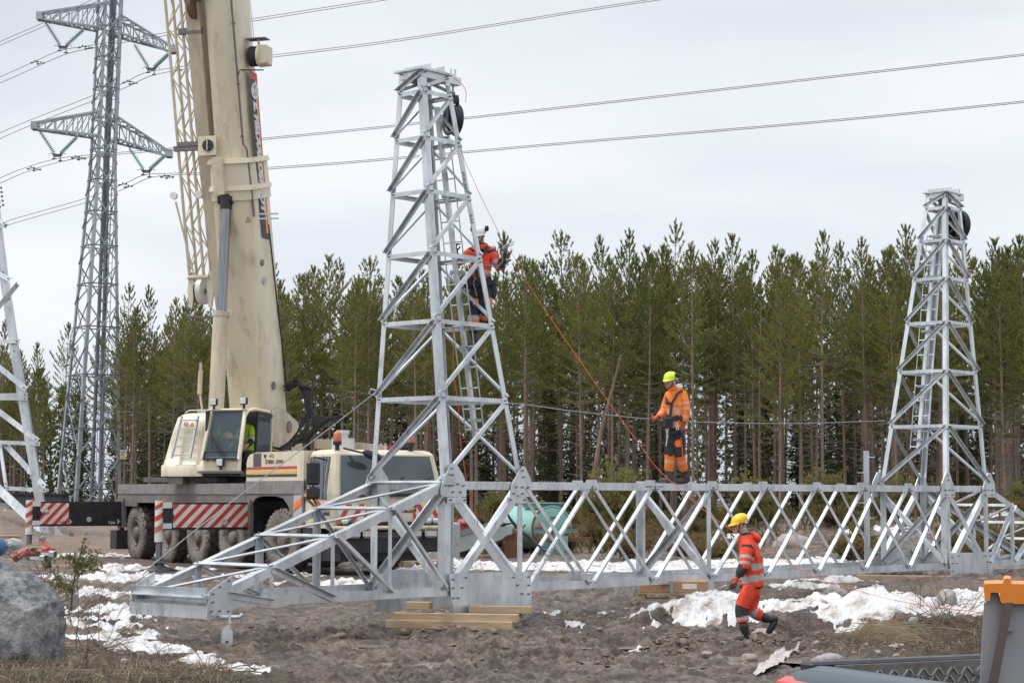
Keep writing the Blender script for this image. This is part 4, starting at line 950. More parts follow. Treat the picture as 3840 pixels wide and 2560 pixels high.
# stowed fly jib: plate box + lattice
m=MB(); 
def jring(z,x0,x1,y0,y1): return [SM@P(z,x0,y0),SM@P(z,x1,y0),SM@P(z,x1,y1),SM@P(z,x0,y1)]
m.loft([jring(6.75,-.82,-.30,-.35,.25),jring(10.5,-.98,-.62,-.35,.2),jring(20,-1.05,-.62,-.35,.1)],CREAMD,False); jib=part(m,'fly_jib_box')
m=MB(SM)
ch=[]
JX0=lambda z:-1.60+ (15-z)*.006; JX1=lambda z:-1.17+(15-z)*.004
for x,y in ((0,-.25),(1,-.25),(0,.2),(1,.2)):
    X=JX0 if x==0 else JX1; m.tube([P(7.75,X(7.75),y),P(20,X(20),y)],.042,8,CREAM)
z=7.9; s=0
while z<19.5:
    for ya in (-.25,.2):
        a,b_=(JX0,JX1) if s%2==0 else (JX1,JX0)
        m.tube([P(z,a(z),ya),P(z+.62,b_(z+.62),ya)],.022,6,CREAM)
    for X in (JX0,JX1):
        a,b_=(-.25,.2) if s%2==0 else (.2,-.25); m.tube([P(z,X(z),a),P(z+.62,X(z+.62),b_)],.018,6,CREAM)
    z+=.62; s+=1
m.box(P(14.75,-.80,-.3),(.42,.1,.16),MUDGREY); m.box(P(13.97,-.93,-.3),(.66,.1,.16),MUDGREY); m.tube([P(9.7,-1.75,-.3),P(7.9,-1.42,-.3)],.028,6,CREAM); m.cyl(P(9.85,-1.78,-.36),P(9.85,-1.78,-.28),.10,n=14,m=WHITE); m.cyl(P(9.85,-1.05,-.36),P(9.85,-1.05,-.28),.10,n=14,m=WHITE)
part(m,'fly_jib_lattice',parent=jib)
m=MB(SM)
for x in (-1.58,-1.02): m.prism([(0,0),(.14,0),(.16,-.5),(.10,-.95),(.02,-.95),(-.04,-.5)],P(7.9,x,-.2),V((1,0,0)),V((0,0,1)),V((0,.06,0)),CREAM)
m.cyl(P(7.4,-1.32,-.15),P(7.4,-1.18,-.15),.36,n=28,m=WHITE); m.cyl(P(7.4,-1.38,-.15),P(7.4,-1.32,-.15),.33,n=28,m=BLACK); m.cyl(P(7.4,-1.5,-.15),P(7.4,-.9,-.15),.06,n=12,m=MUDGREY); m.tube([P(7.75,-1.6,-.25),P(7.75,-1.0,-.25)],.06,8,CREAM)
part(m,'jib_sheave',parent=jib)
m=MB(SM); m.box(P(11.0,-1.09,-.5),(.95,.12,.13),MUDGREY); m.box(P(11.11,-1.15,-.5),(.6,.1,.11),MUDGREY); part(m,'jib_bracket',parent=jib)
m=MB(SM); m.bar(P(6.72,-1.6,-.4),P(6.66,-.6,-.3),.3,.05,MUDGREY); part(m,'jib_bracket',parent=jib)
m=MB(SM); m.cyl(P(14.55,-.78,-.42),P(14.55,-.68,-.42),.33,n=26,m=mat('rusty_brown',(.16,.09,.05),.7)); m.box(P(15.0,-.5,-.6),(.5,.1,.5),CREAMD); part(m,'upper_sheave',parent=boom)
# ---------------------------------------------------------------- the standing lattice pylon far left
PY=110.; px0=at(330,1874,PY); zb=Tz(px0.x,PY)
pyl=thing('lattice_pylon','tall standing grey lattice pylon with two visible crossarms left of the crane','pylon',(px0.x,PY,zb))
LEAN=.0237; H_=lambda py: at(0,py,PY).z
ph=R(9.8)
def pc(j,z):
    t=(z-zb)/30.; zz=z-zb
    top=H_(0)-zb
    r=2.0+(.80-2.0)*min(1,zz/20.5) if zz<20.5 else .80-(zz-20.5)*.004
    a=ph*-1+math.pi/2*j    # 0 right, 1 back, 2 left, 3 front
    return V((px0.x+LEAN*zz+r*math.cos(a),PY+r*math.sin(a),z))
ztop=40.
for j in range(4):
    m=MB(); n1=(pc((j+1)%4,zb+5)-pc(j,zb+5)); n2=(pc((j+3)%4,zb+5)-pc(j,zb+5))
    m.angle(pc(j,zb-.2),pc(j,zb+20.5),n1,n2,.19,.19,.02,STEELW); m.angle(pc(j,zb+20.5),pc(j,zb+ztop),n1,n2,.16,.16,.02,STEELW); m.build('leg',parent=pyl)
z=zb+.1; lv=[z]
while z<zb+ztop-3:
    wdt=(pc(0,z)-pc(1,z)).length; z+=max(1.75,wdt*1.25); lv.append(z)
for j in range(4):
    k=(j+1)%4
    nr=((pc(j,zb)+pc(k,zb))/2-V((px0.x,PY,zb))).normalized()
    for i in range(len(lv)-1):
        if i>=22: break
        a,b=lv[i],lv[i+1]
        m=MB(); m.angle(pc(j,a),pc(k,b),nr,EH,.065,.065,.012,STEELW); m.build('diagonal_brace' if i<12 else 'upper_brace',parent=pyl) if (i<12) else m.build('upper_brace',parent=pyl)
        m=MB(); m.angle(pc(k,a)-nr*.04,pc(j,b)-nr*.04,-nr,EH,.065,.065,.012,STEELW); m.build('diagonal_brace' if i<12 else 'upper_brace',parent=pyl)
        if i<13:
            h=(a+b)/2 if i%1==0 else a
            m=MB(); m.angle(pc(j,h),pc(k,h),nr,-EH,.07,.07,.012,STEELW); m.build('horizontal_brace',parent=pyl)
m=MB(); 
def inn(z,o): return V((px0.x+LEAN*(z-zb)+.45,PY+.5,z))
for dx in (-.22,0,.22):
    m.tube([inn(zb+.5,0)+V((dx,0,0)),inn(zb+38,0)+V((dx*.8,0,0))],.035 if dx==0 else .022,5,STEELW)
z=zb+.8
while z<zb+38: m.tube([inn(z,0)+V((-.22,0,0)),inn(z,0)+V((.22,0,0))],.018,4,STEELW); z+=.55
m.build('climbing_ladder',parent=pyl)
m=MB(); m.tube([V((px0.x-.05,PY+1.0,zb)),V((px0.x+LEAN*39-.05,PY+.6,zb+39))],.11,8,mat('grey_conduit',(.17,.19,.215),.6)); m.build('cable_duct',parent=pyl)
p=at(463,1704,PY-.6); m=MB(); m.box(p,(.38,.03,.52),WHITE); m.box(p-EH*.17+V((0,-.02,0)),(.34,.01,.16),WARN); so2=m.build('number_sign',parent=pyl)
for k,s in enumerate(('PR-KJB','2000','R0137')): text(s,frame(p+V((-.155,-.02,.14-k*.1)),(1,0,0),EH),.085,DKT,'lettering',so2)
# crossarms: (tip left px, tip right px, root top/bottom y)
def arm(tip,rt,rb,w0,flip):
    """tip/rt/rb as picture points at the pylon's distance"""
    s=-1 if flip else 1
    m=MB(); t=at(tip[0],tip[1],PY+(1.2*s)); 
    dy=V((.12,.60,0)); zt_=H_(rt); zb_=H_(rb)
    cs=[pc(j,zt_) for j in range(4)]; cb=[pc(j,zb_) for j in range(4)]
    # near pair/far pair of root corners on this side
    A=(3,2) if s<0 else (3,0)
    A=(2,3) if s<0 else (0,3)
    tips=[t+V((0,.22,0)),t+V((0,-.22,0))]
    tb=[q-EH*.34 for q in tips]
    roots_t=[cs[1 if s<0 else 1],cs[3]]; 
    if s<0: rt_=[cs[2],cs[3]]; rb_=[cb[2],cb[3]]
    else: rt_=[cs[0],cs[1]]; rb_=[cb[0],cb[1]]
    mm=STEELW
    for a,b in zip(rt_,tips): m.bar(a,b,.10,.10,mm)
    for a,b in zip(rb_,tb): m.bar(a,b,.11,.11,mm)
    m.box((tips[0]+tb[1])/2,(.34,.7,.42),mm)
    n=6
    for f in range(2):
        for i in range(n):
            u0,u1=i/n,(i+1)/n
            L0=lambda u:rt_[f]+(tips[f]-rt_[f])*u; B0=lambda u:rb_[f]+(tb[f]-rb_[f])*u
            m.bar(L0(u0),B0(u1),.055,.055,mm)
            if i: m.bar(L0(u0),B0(u0),.055,.055,mm)
    for i in range(n):
        u0,u1=i/n,(i+1)/n
        m.bar(rb_[0]+(tb[0]-rb_[0])*u0,rb_[1]+(tb[1]-rb_[1])*u1,.07,.07,mm); m.bar(rb_[1]+(tb[1]-rb_[1])*u0,rb_[0]+(tb[0]-rb_[0])*u0,.07,.07,mm)
        m.bar(rt_[1]+(tips[1]-rt_[1])*u0,rt_[0]+(tips[0]-rt_[0])*u1,.07,.07,mm)
    m.build('crossarm',parent=pyl)
arm((152,52),22,115,1,True); arm((650,176),60,125,1,False)
arm((132,462),425,515,1,True); arm((634,566),440,520,1,False)
INS=mat('green_glass_insulator',(.30,.52,.46),.15,.0,spec=.7); CONN=mat('grey_fitting',(.14,.15,.16),.5,.5)
def vstring(a,b,y,label,Ya=PY,Yy=PY):
    A,B,Yk=at(*a,Ya-.3),at(*b,Ya+.3),at(*y,Yy)
    t_=thing('insulator_string',label,'insulator',Yk,'insulator strings under the pylon crossarms')
    for q,(P0,off) in enumerate(((A,V((-.14,0,0))),(B,V((.14,0,0))))):
        P1=Yk+off+EH*.05; m=MB(); d=(P1-P0); n=d.normalized(); m.tube([P0,P1],.028,5,CONN)
        N_=15
        for i in range(N_):
            c=P0+d*(.07+.86*i/(N_-1)); m.disc_profile(c,n,[(-.045,.035),(-.035,.05),(.0,.135),(.012,.135),(.004,.05),(.03,.03)],10,INS)
        m.build('disc_chain',parent=t_)
    m=MB(); m.prism([(-.32,.06),(.32,.06),(.2,-.12),(-.2,-.12)],Yk,(1,0,0),EH,(0,.03,0),CONN); m.tube([Yk+V((-.5,0,.02)),Yk+V((-.35,0,.1)),Yk+V((-.1,0,.0))],.018,5,CONN);m.tube([Yk+V((.5,0,.02)),Yk+V((.35,0,.1)),Yk+V((.1,0,.0))],.018,5,CONN)
    for dx,dz in ((-.18,-.22),(.18,-.34)): m.tube([Yk+V((dx,0,-.08)),Yk+V((dx,0,dz))],.03,5,CONN); m.ell(Yk+V((dx,0,dz)),(.14,.05,.05),CONN,8,4)
    m.build('yoke_plate',parent=t_)
vstring((165,75),(315,110),(236,176),'green glass insulator pair under the left end of the upper crossarm')
vstring((503,166),(635,200),(567,258),'green glass insulator pair under the right end of the upper crossarm')
vstring((143,482),(290,512),(215,581),'green glass insulator pair under the left end of the lower crossarm')
vstring((483,553),(622,580),(549,641),'green glass insulator pair under the right end of the lower crossarm')
WIRE=mat('grey_wire',(.22,.225,.23),.5,.4)
def wire(pts,label,r=.021,group='power line conductors',mt=None,nm='power_line_wire',cat='wire'):
    # Catmull-Rom through the given points
    P=[V(p) for p in pts]; Q=[]
    for i in range(len(P)-1):
        p0=P[i-1] if i else P[0]*2-P[1]; p3=P[i+2] if i+2<len(P) else P[-1]*2-P[-2]
        for k in range(10):
            t=k/10; a,b=P[i],P[i+1]
            Q.append(.5*((2*a)+(b-p0)*t+(2*p0-5*a+4*b-p3)*t*t+(3*a-3*b+p3-p0)*t**3))
    Q.append(P[-1]); m=MB(); m.tube(Q,r,5,mt or WIRE); o=m.build(nm)
    o['label']=label; o['category']=cat; 
    if group: o['group']=group
    return o
YL,YR=135,88
spans=[
 ('upper left string',[(-200,372),(0,289),(110,240),(222,192)],[(222,192),(345,170),(629,122),(923,75),(1400,0),(1800,-66),(2600,-190)],0,13),
 ('upper right string',[(-200,610),(0,499),(340,362),(460,313),(552,272)],[(552,272),(721,245),(973,213),(1500,147),(2430,0),(3200,-95)],0,11),
 ('lower left string',[(-200,764),(0,668),(90,631),(203,598)],[(203,598),(330,582),(670,553),(960,521),(1360,482),(2080,404),(3100,288),(3950,190),(4900,75)],-1,9),
 ('lower right string',[(-200,920),(0,838),(308,748),(460,692),(538,658)],[(538,658),(640,650),(755,648),(969,631),(1360,602),(2080,538),(3100,452),(3950,368),(4900,270)],-1,9)]
for nm,Ls,Rs,_,gap in spans:
    for q,(dx,dy,wd) in enumerate(((0,0,'upper of the twin wires'),(23,gap,'lower of the twin wires'))):
        lp=[at(x+dx,y+dy,YL+(PY-YL)*min(1,max(0,(x+200)/(Ls[-1][0]+200)))) for x,y in Ls]
        n=len(Rs); x0,x1=Rs[0][0],3950
        rp=[at(x+dx*(1-min(1,(x-x0)/900)),y+dy*(.65 if i else 1),PY+(YR-PY)*(x-x0)/(x1-x0)) for i,(x,y) in enumerate(Rs)]
        wire(lp[:-1]+rp,f'{wd} held by the {nm} of the pylon')
for q,dy in ((0,0),(1,14)):
    wire([at(-200,252+dy,130),at(0,157+dy,128),at(150,92+dy,124),at(345,0+dy,118),at(520,-80+dy,112)],('upper' if q==0 else 'lower')+' of two wires rising behind the upper left crossarm')
# vibration dampers, part of nothing else: small things hanging on the wires
k=0
for x,y in ((130,232),(153,237),(309,175),(334,180),(476,306),(499,312),(116,630),(139,636),(283,589),(306,595),(460,690),(481,698),(617,660),(636,664),(666,264)):
    c=at(x,y,PY-(2 if x>230 else -6)); t_=MB(); t_.tube([c+V((-.18,0,-.05)),c+V((.18,0,.0))],.02,5,CONN); t_.ell(c+V((-.17,0,-.06)),(.1,.06,.06),CONN,8,4); t_.ell(c+V((.17,0,.0)),(.1,.06,.06),CONN,8,4); t_.box(c+V((0,0,.03)),(.06,.06,.12),CONN)
    o=t_.build('vibration_damper'); o['label']='small dark dumbbell weight clamped to a wire beside the pylon'; o['category']='damper'; o['group']='vibration dampers on the wires'; k+=1
# ---------------------------------------------------------------- leg of the other new tower at the left edge
YT=60.; f0=at(207,2026,YT); fz=Tz(f0.x,YT)
lt=thing('lattice_tower','bright galvanised lattice tower standing on a concrete pad, cut off by the left picture edge','transmission tower',(f0.x,YT,f0.z))
def lm(a,b,wd=.16,nm='brace',dy=0,dy2=None,tr=.012):
    A,B=at(a[0],a[1],YT+dy),at(b[0],b[1],YT+(dy if dy2 is None else dy2)); m=MB(); n=(B-A); s=V((0,-1,0)).cross(n).normalized()
    m.angle(A,B,s,V((0,1,0)),wd,wd*.8,tr,STEEL); m.bolt(A+n.normalized()*.1+s*wd*.5,(0,-1,0),.03,.04); m.bolt(B-n.normalized()*.1+s*wd*.5,(0,-1,0),.03,.04); m.build(nm,parent=lt)
lm((188,2022),(66,1300),.26,'main_leg',0,.15,.02); lm((66,1300),(26,1030),.24,'main_leg',.15,.2,.02); lm((26,1030),(-22,640),.22,'main_leg',.2,.3,.02); lm((-22,640),(-80,100),.22,'main_leg',.3,.4,.02)
lm((196,2005),(-140,1690),.24,'inner_leg',.15,2.5,.02)
for a,b in (((-120,1270),(103,1452)),((-60,1490),(147,1645)),((20,1655),(174,1818)),((-100,1250),(60,1058)),((-60,990),(42,1040))): lm(b,a,.15,'brace',-.05,.6)
for a,b in (((-150,1478),(103,1472)),((-150,1484),(103,1486)),((-60,1648),(150,1656)),((20,1822),(174,1830)),((-100,1272),(72,1272)),((-60,838),(26,841)),((-60,780),(24,834))): lm(b,a,.12,'horizontal_brace',-.08,.7)
lm((28,1822),(4,1660),.10,'brace',.1,.5); lm((-4,1800),(-2,1640),.10,'brace',.6,.7)
m=MB(); c=at(207,2030,YT); m.box(c+V((.05,.1,-.02)),(.9,.8,.04),STEEL); m.prism([(0,0),(.45,0),(0,.5)],c+V((.0,-.1,0)),(1,0,0),EH,(0,.02,0),STEEL)
for dx in (-.55,-.42,.45,.52): m.cyl(c+V((dx,.0,-.02)),c+V((dx,.0,.28)),.03,n=8,m=BOLT)
m.build('base_shoe',parent=lt)
CONC=mat('concrete',(.36,.33,.28),.85,c2=(.43,.40,.35),scale=3,c3=(.25,.22,.18),s3=5,bump=.2)
m=MB(); m.box(c+V((.0,.3,-.30)),(1.12,1.3,.52),CONC,bev=.03); o=m.build('concrete_pad'); o['label']='pale concrete footing under the steel leg at the left edge'; o['category']='footing'
m=MB(); 
for i in range(5):
    a=lambda z,dx: at(8,712+i*18,YT).xyz
    m.bolt(at(4+i*2,705+i*16,YT-.03),(0,-1,0),.05,.05); m.bolt(at(-8+i*2,712+i*16,YT-.03),(0,-1,0),.05,.05)
m.build('splice_bolt',parent=lt)
# substation kiosk, white cabinet behind
c=at(135,1895,88); z0=Tz(c.x,88)
t_=thing('equipment_hut','low dark grey hut with flat roof behind the left lattice tower leg','hut',(c.x,88,z0))
HUT=mat('dark_grey_cladding',(.055,.062,.075),.6,c2=(.07,.078,.09),scale=4)
zt=at(135,1856,88).z
m=MB(); m.box((c.x,88.8,(z0+zt)/2-.2),(2.2,1.6,zt-z0+.4),HUT); m.build('wall',parent=t_)
m=MB(); m.box((c.x,88.8,zt+.04),(2.4,1.8,.09),BLACK); m.build('roof',parent=t_)
m=MB(); m.box((c.x-.52,87.98,(z0+zt)/2+.0),(.08,.02,.35),WARN); m.build('warning_sign',parent=t_)
c=at(8,1922,80); z0=Tz(c.x,80); zt=at(8,1890,80).z
t_=thing('electrical_cabinet','small pale grey cabinet at the far left edge beside the dark hut','cabinet',(c.x,80,z0))
LG=mat('light_grey_paint',(.42,.43,.43),.5)
m=MB(); m.box((c.x,80.2,(z0+zt)/2-.1),(.38,.4,zt-z0+.2),LG,bev=.02); m.build('housing',parent=t_); m=MB(); m.box((c.x,80.2,zt+.02),(.44,.46,.04),GREYT); m.build('lid',parent=t_)
# ---------------------------------------------------------------- timbers, pallets
def beam(p,d,yaw,label,mt=WOOD,nm='timber_beam',cat='timber',group=None,tilt=0,bev=.006):
    m=MB(); rot=Matrix.Rotation(yaw,3,'Z')@Matrix.Rotation(tilt,3,'Y'); m.box(p,d,mt,rot,bev); o=m.build(nm); o['label']=label; o['category']=cat
    if group:o['group']=group
    return o
def onpx(x,y,Y): return at(x,y,Y)
YB=29.9
a=-.20; g_='timbers under the near girder'
c=at(1685,2345,YB-.1); beam((c.x,YB,c.z+.01),(1.95,.16,.12),a,'long bottom timber of the stack beneath the near base plate',group=g_)
c=at(1705,2315,YB); beam((c.x,YB+.06,c.z-.0),(1.95,.18,.125),a+.02,'long upper timber of the stack beneath the near base plate',group=g_)
c=at(1875,2285,YB+.2); beam((c.x,YB+.25,c.z),(.95,.16,.11),a+.09,'short timber on the right end of the stack under the near base plate',group=g_)
c=at(1570,2270,YB+.2); beam((c.x,YB+.3,c.z),(.38,.2,.11),a,'short block on the left end of the stack under the near girder',group=g_)
YB2=41.2; g2='timbers under the far end of the girder'
for (x,y,l,h,lab) in ((3390,2165,3.5,.14,'upper long timber of the far pile left of the far base plate'),(3440,2195,3.4,.16,'lowest long timber of the far pile below the girder'),(3610,2172,1.0,.13,'short slanting timber lying on the far pile')):
    c=at(x,y,YB2); beam((c.x,YB2,c.z-.02),(l if l<2 else 1.95,.2,h),-.25 if l>2 else -.3,lab,group=g2)
def pallet(P,yaw,label):
    t_=thing('wooden_pallet',label,'pallet',P); M=Matrix.Translation(P)@Matrix.Rotation(yaw,4,'Z')
    for x in (-.55,0,.55):
        m=MB(M); 
        for y in (-.35,0,.35): m.box((x,y,.06),(.14,.1,.09),WOOD)
        m.build('block',parent=t_)
    for k in range(5): m=MB(M); m.box((0,-.36+k*.18,.125),(1.24,.12,.022),WOOD); m.build('board',parent=t_)
    for y in (-.35,.35): m=MB(M); m.box((0,y,.01),(1.24,.1,.02),WOOD); m.build('bottom_board',parent=t_)
    return t_
c=at(2530,2250,34.3); P=V((c.x,34.5,c.z)); pallet(P,-.1,'weathered wooden pallet below the girder near the walking man')
PACK=mat('cardboard_brown',(.42,.25,.15),.8)
m=MB(Matrix.Translation(P)@Matrix.Rotation(-.1,4,'Z')); m.box((0,0,.24),(1.2,.7,.20),PACK,bev=.01); o=m.build('package'); o['label']='flat brown package on the pallet below the girder'; o['category']='package'
m=MB(Matrix.Translation(P)@Matrix.Rotation(-.1,4,'Z')); m.box((.28,-.356,.25),(.25,.006,.09),WHITE); m.build('paper_label',parent=o)
m=MB(Matrix.Translation(P)@Matrix.Rotation(-.1,4,'Z')); m.box((-.03,-.36,.22),(.05,.02,.24),STEELW); m.build('strap',parent=o)
# ---------------------------------------------------------------- teal tank trailer and scrap behind the beam
TEAL=mat('faded_teal_paint',(.20,.43,.37),.55,c2=(.26,.50,.44),scale=1.2,c3=(.22,.11,.05),s3=2.6,lo3=.64,hi3=.70)
TEALD=mat('faded_teal_end',(.17,.40,.35),.5,c2=(.23,.47,.42),scale=1.4,c3=(.24,.11,.05),s3=2.2,lo3=.64,hi3=.69); RUST=mat('rust',(.17,.08,.04),.85,c2=(.25,.12,.06),scale=6)
YK=57.; c=at(2068,1980,YK); px=F_PX/YK; r=82/px
tk=thing('tank_trailer','rusty teal cylindrical tank on a wheeled trailer behind the girder','tank trailer',(c.x,YK,Tz(c.x,YK)))
ax=V((-.50,.866,0)).normalized(); bx=V((.866,.50,0)); zc=c.z
m=MB(); rings=[]
for d,rr in ((0,r),(.12,r*1.0),(2.3,r),(2.45,r*.97),(2.6,r*.8),(2.68,r*.5)): rings.append([V((c.x,YK,zc))+ax*d+(bx*math.cos(2*math.pi*j/32)*rr*1.02+EH*math.sin(2*math.pi*j/32)*rr) for j in range(32)])
m.loft(rings,TEAL,True,False); m.build('tank_shell',parent=tk)
m=MB(); rr=[[V((c.x,YK,zc))-ax*dd+(bx*math.cos(2*math.pi*j/32)*q*1.02+EH*math.sin(2*math.pi*j/32)*q) for j in range(32)] for dd,q in ((0,r*.995),(.04,r*.9),(.07,r*.5),(.08,.01))]
m.loft(rr,TEALD,True,False); m.build('end_plate',parent=tk)
m=MB(); 
for j in range(32):
    q=2*math.pi*j/32; q2=q+2*math.pi/32; f_=lambda a:V((c.x,YK,zc))-ax*.01+(bx*math.cos(a)*r*1.03+EH*math.sin(a)*r*1.01); m.bar(f_(q),f_(q2),.05,.05,RUST if 10<j<19 else TEAL)
for s in (-1,1):
    e=V((c.x,YK,zc))-ax*.1+bx*s*r*.72+EH*.02; m.prism([(-.13,0),(.13,0),(0,.2)],e,bx,EH,-ax*.01,mat('faded_red_reflector',(.45,.15,.10),.5)); m.bar(e-bx*.2,e+bx*.2,.04,.03,RUST)
m.tube([V((c.x,YK,zc))-ax*.1-bx*.08+EH*r*.5,V((c.x,YK,zc))-ax*.16+EH*r*.5,V((c.x,YK,zc))-ax*.1+bx*.08+EH*r*.5],.025,6,RUST); m.bar(V((c.x,YK,zc))-ax*.08,V((c.x,YK,zc))-ax*.08-EH*r*.9,.14,.03,RUST)
m.build('rim_band',parent=tk)
m=MB(); q=V((c.x,YK,zc+r))+ax*.5; m.bar(q-ax*.35,q+ax*.5,.75,.12,TEAL); m.box(q+EH*.09,(.95,1.0,.03),TEAL,rot=Matrix.Rotation(.52,3,'Z')); m.tube([q+EH*.1-bx*.2-ax*.2,q+EH*.17-bx*.15-ax*.2,q+EH*.1-ax*.2],.02,5,RUST); m.build('hatch',parent=tk)
zg=Tz(c.x,YK)
for s in (-.95,.95):
    for d in (.7,1.7):
        m=MB(); w_=V((c.x,YK,zg+.33))+ax*d+bx*s; m.disc_profile(w_-bx*.12,bx,[(0,.15),(.02,.33),(.06,.36),(.18,.36),(.22,.33),(.24,.2),(.24,0)],20,RUBBER)
        wo=m.build('wheel',parent=tk); m=MB(); m.disc_profile(w_-bx*.135,bx,[(0,.18),(.02,.2),(.03,.1)],16,LG); m.build('rim',parent=wo)
m=MB()
for s in (-.5,.5): m.bar(V((c.x,YK,zg+.5))+bx*s-ax*.3,V((c.x,YK,zg+.5))+bx*s+ax*2.8,.1,.16,RUST)
m.bar(V((c.x,YK,zg+.4))-bx*.3-ax*.0,V((c.x,YK,zg+.4))+bx*1.2-ax*.3,.12,.12,RUST); m.box(V((c.x,YK,zg+.25))-ax*.05,(.9,.1,.5),TEALD); m.build('trailer_frame',parent=tk)
# pale green machine hopper + red machine
HOP=mat('pale_green_grey_paint',(.36,.42,.39),.5,c2=(.42,.47,.44),scale=2,c3=(.25,.22,.18),s3=5,lo3=.62,hi3=.75); GRL=mat('grey_lid_paint',(.22,.24,.245),.5)
t_=thing('old_farm_spreader','pale green and grey scrap machine hopper resting on snow left of the teal tank','farm machine',at(1860,2085,54))
Yh=54.; q=lambda x,y,d=0: at(x,y,Yh+d)
m=MB(); 
f_=[q(1722,2012),q(1850,1975),q(1895,1972),q(1900,2005),q(1880,2022),q(1722,2070)]; b_=[p+V((.3,1.3,0)) for p in f_]; m.loft([f_,b_],HOP,False); m.build('hopper',parent=t_)
m=MB(); f_=[q(1722,1990,-.03),q(1862,1948,-.03),q(1900,1960,-.03),q(1850,1974,-.03),q(1722,2011,-.03)]; b_=[p+V((.3,1.4,0)) for p in f_]; m.loft([f_,b_],GRL,False); m.build('lid',parent=t_)
m=MB(); 
rnd=random.Random(3)
for k in range(16): a=q(rnd.uniform(1860,1960),rnd.uniform(1975,2070),rnd.uniform(0,1)); m.bar(a,a+V((rnd.uniform(-.3,.3),rnd.uniform(-.2,.2),rnd.uniform(-.5,.3))),.06,.05,RUST)
m.box(q(1925,2045,.6),(.5,.5,.6),RUST); m.box(q(1755,2068,1.2),(.5,.9,.25),BLACK); m.build('linkage',parent=t_)
RDM=mat('faded_red_machine_paint',(.30,.06,.055),.6,c2=(.36,.09,.08),scale=4)
t_=thing('scrap_machine','faded red scrap machine with a pale cover left of the pale green hopper','farm machine',at(1735,1990,60))
m=MB(); c=at(1735,1975,60); m.box((c.x,60,c.z-.3),(.8,1.,.9),RDM,bev=.05); m.cyl((c.x-.3,59.5,c.z+.1),(c.x-.3,60,c.z+.1),.16,n=12,m=RDM); m.build('body',parent=t_); m=MB(); m.ell((c.x+.1,59.9,c.z+.12),(.3,.5,.16),RDM); m.build('cover',parent=t_)
t_=thing('scrap_machine','dark red scrap machine body between the pale green hopper and the teal tank','farm machine',at(1955,2020,59))
m=MB(); c=at(1945,2010,59); m.box((c.x,59,c.z-.2),(.7,.9,.75),RDM,bev=.04); m.build('body',parent=t_); m=MB(); m.prism([(-.5,.0),(.6,.02),(.55,.4),(-.4,.42)],(c.x,58.6,c.z+.1),(1,0,0),EH,(0,.8,0),mat('pale_blue_grey_cover',(.42,.47,.52),.5)); m.build('cover',parent=t_)
# white bag and crate behind the near tower
m=MB(); c=at(1700,2040,52); m.box((c.x-.02,52,c.z+.0),(.38,.5,1.15),mat('wrapped_white_plastic',(.40,.41,.42),.4,c2=(.30,.31,.32),scale=8),bev=.04); o=m.build('wrapped_panel'); o['label']='upright pale wrapped panel standing in snow behind the near tower leg'; o['category']='building material'
m=MB(); c=at(1620,2105,48); t2=pallet(V((c.x-.2,48,Tz(c.x,48))),.4,'wooden pallet in the snow behind the crane bumper')
m=MB(); rnd=random.Random(8)
for k in range(4):
    a=[at(1515+rnd.uniform(0,40),2062+rnd.uniform(-8,12),47.6) for _ in range(5)]; m.tube(a,.05,6,mat('rust_red_chain',(.42,.11,.05),.6))
o=m.build('rusty_chain'); o['label']='rust red chain heap on snow in front of the small pallet'; o['category']='chain'
m=MB(); c=at(1624,2062,47.8)
for k in range(6): m.tube([c+V((rnd.uniform(-.15,.15),0,-.15)),c+V((rnd.uniform(-.2,.2),.0,rnd.uniform(0,.2))),c+V((rnd.uniform(-.15,.15),0,-.1))],.03,6,ALU)
o=m.build('metal_clamp'); o['label']='shiny metal clamps lying on the small pallet behind the crane bumper'; o['category']='fitting'
# ---------------------------------------------------------------- ropes and cables
ST_=mat('steel_rope',(.27,.28,.28),.45,.5)
p_L=G(-.03,W-.088*1.55,D+1.55)
wire([at(1418,1462,p_L.y-.15),at(1395,1482,31.0),at(1190,1640,30.2),at(850,1895,28.8),at(640,2062,27.9),at(552,2135,27.6),at(535,2160,27.5)],'steel guy rope slanting from the near tower leg down to the tip of the beam',.0085,None,ST_,'guy_rope','rope')
m=MB(); c=at(1412,1465,p_L.y-.2); m.tube([c,c+V((-.08,0,.03)),c+V((-.12,0,-.04)),c+V((-.05,0,-.07)),c],.014,6,STEELW); o=m.build('rope_shackle'); o['label']='upper steel shackle tying the slanting guy rope to the near tower leg'; o['category']='shackle'
m=MB(); c=at(541,2160,27.5); m.tube([c+V((-.05,0,-.15)),c+V((-.09,0,-.05)),c+V((0,0,.0)),c+V((.06,0,-.06)),c+V((.03,0,-.15))],.014,6,STEELW); o=m.build('rope_shackle'); o['label']='lower steel shackle tying the slanting guy rope to the beam tip'; o['category']='shackle'
wire([at(1500,1490,31.2),at(1900,1510,31.8),at(2150,1541,33.5),at(2440,1571,35.2),at(2700,1584,37),at(3000,1587,38.8),at(3320,1577,40.6)],'steel rope stretched between the two lattice towers at waist height',.009,None,ST_,'tie_rope','rope')
m=MB(); pts=[(1895,945,31.2),(1925,960,31.),(2000,1095,30.6),(2235,1440,29.4),(2400,1668,28.6),(2470,1760,28.2),(2600,1878,27.),(2740,1983,26.),(3050,2158,23.5),(3200,2208,22),(3400,2258,19.5),(3700,2298,16.)]
wire([at(x,y,Y) for x,y,Y in pts],'long red rope running from the climber down past the walking man',.0034,None,ROPE,'pulling_rope','rope')
wire([at(1868,960,31.4),at(1880,900,31.3),at(1800,730,30.8),at(1735,582,30.5),at(1733,545,30.4)],'thin red cord from the near pulley wheel down to the climber',.004,None,ROPE,'cord','rope')
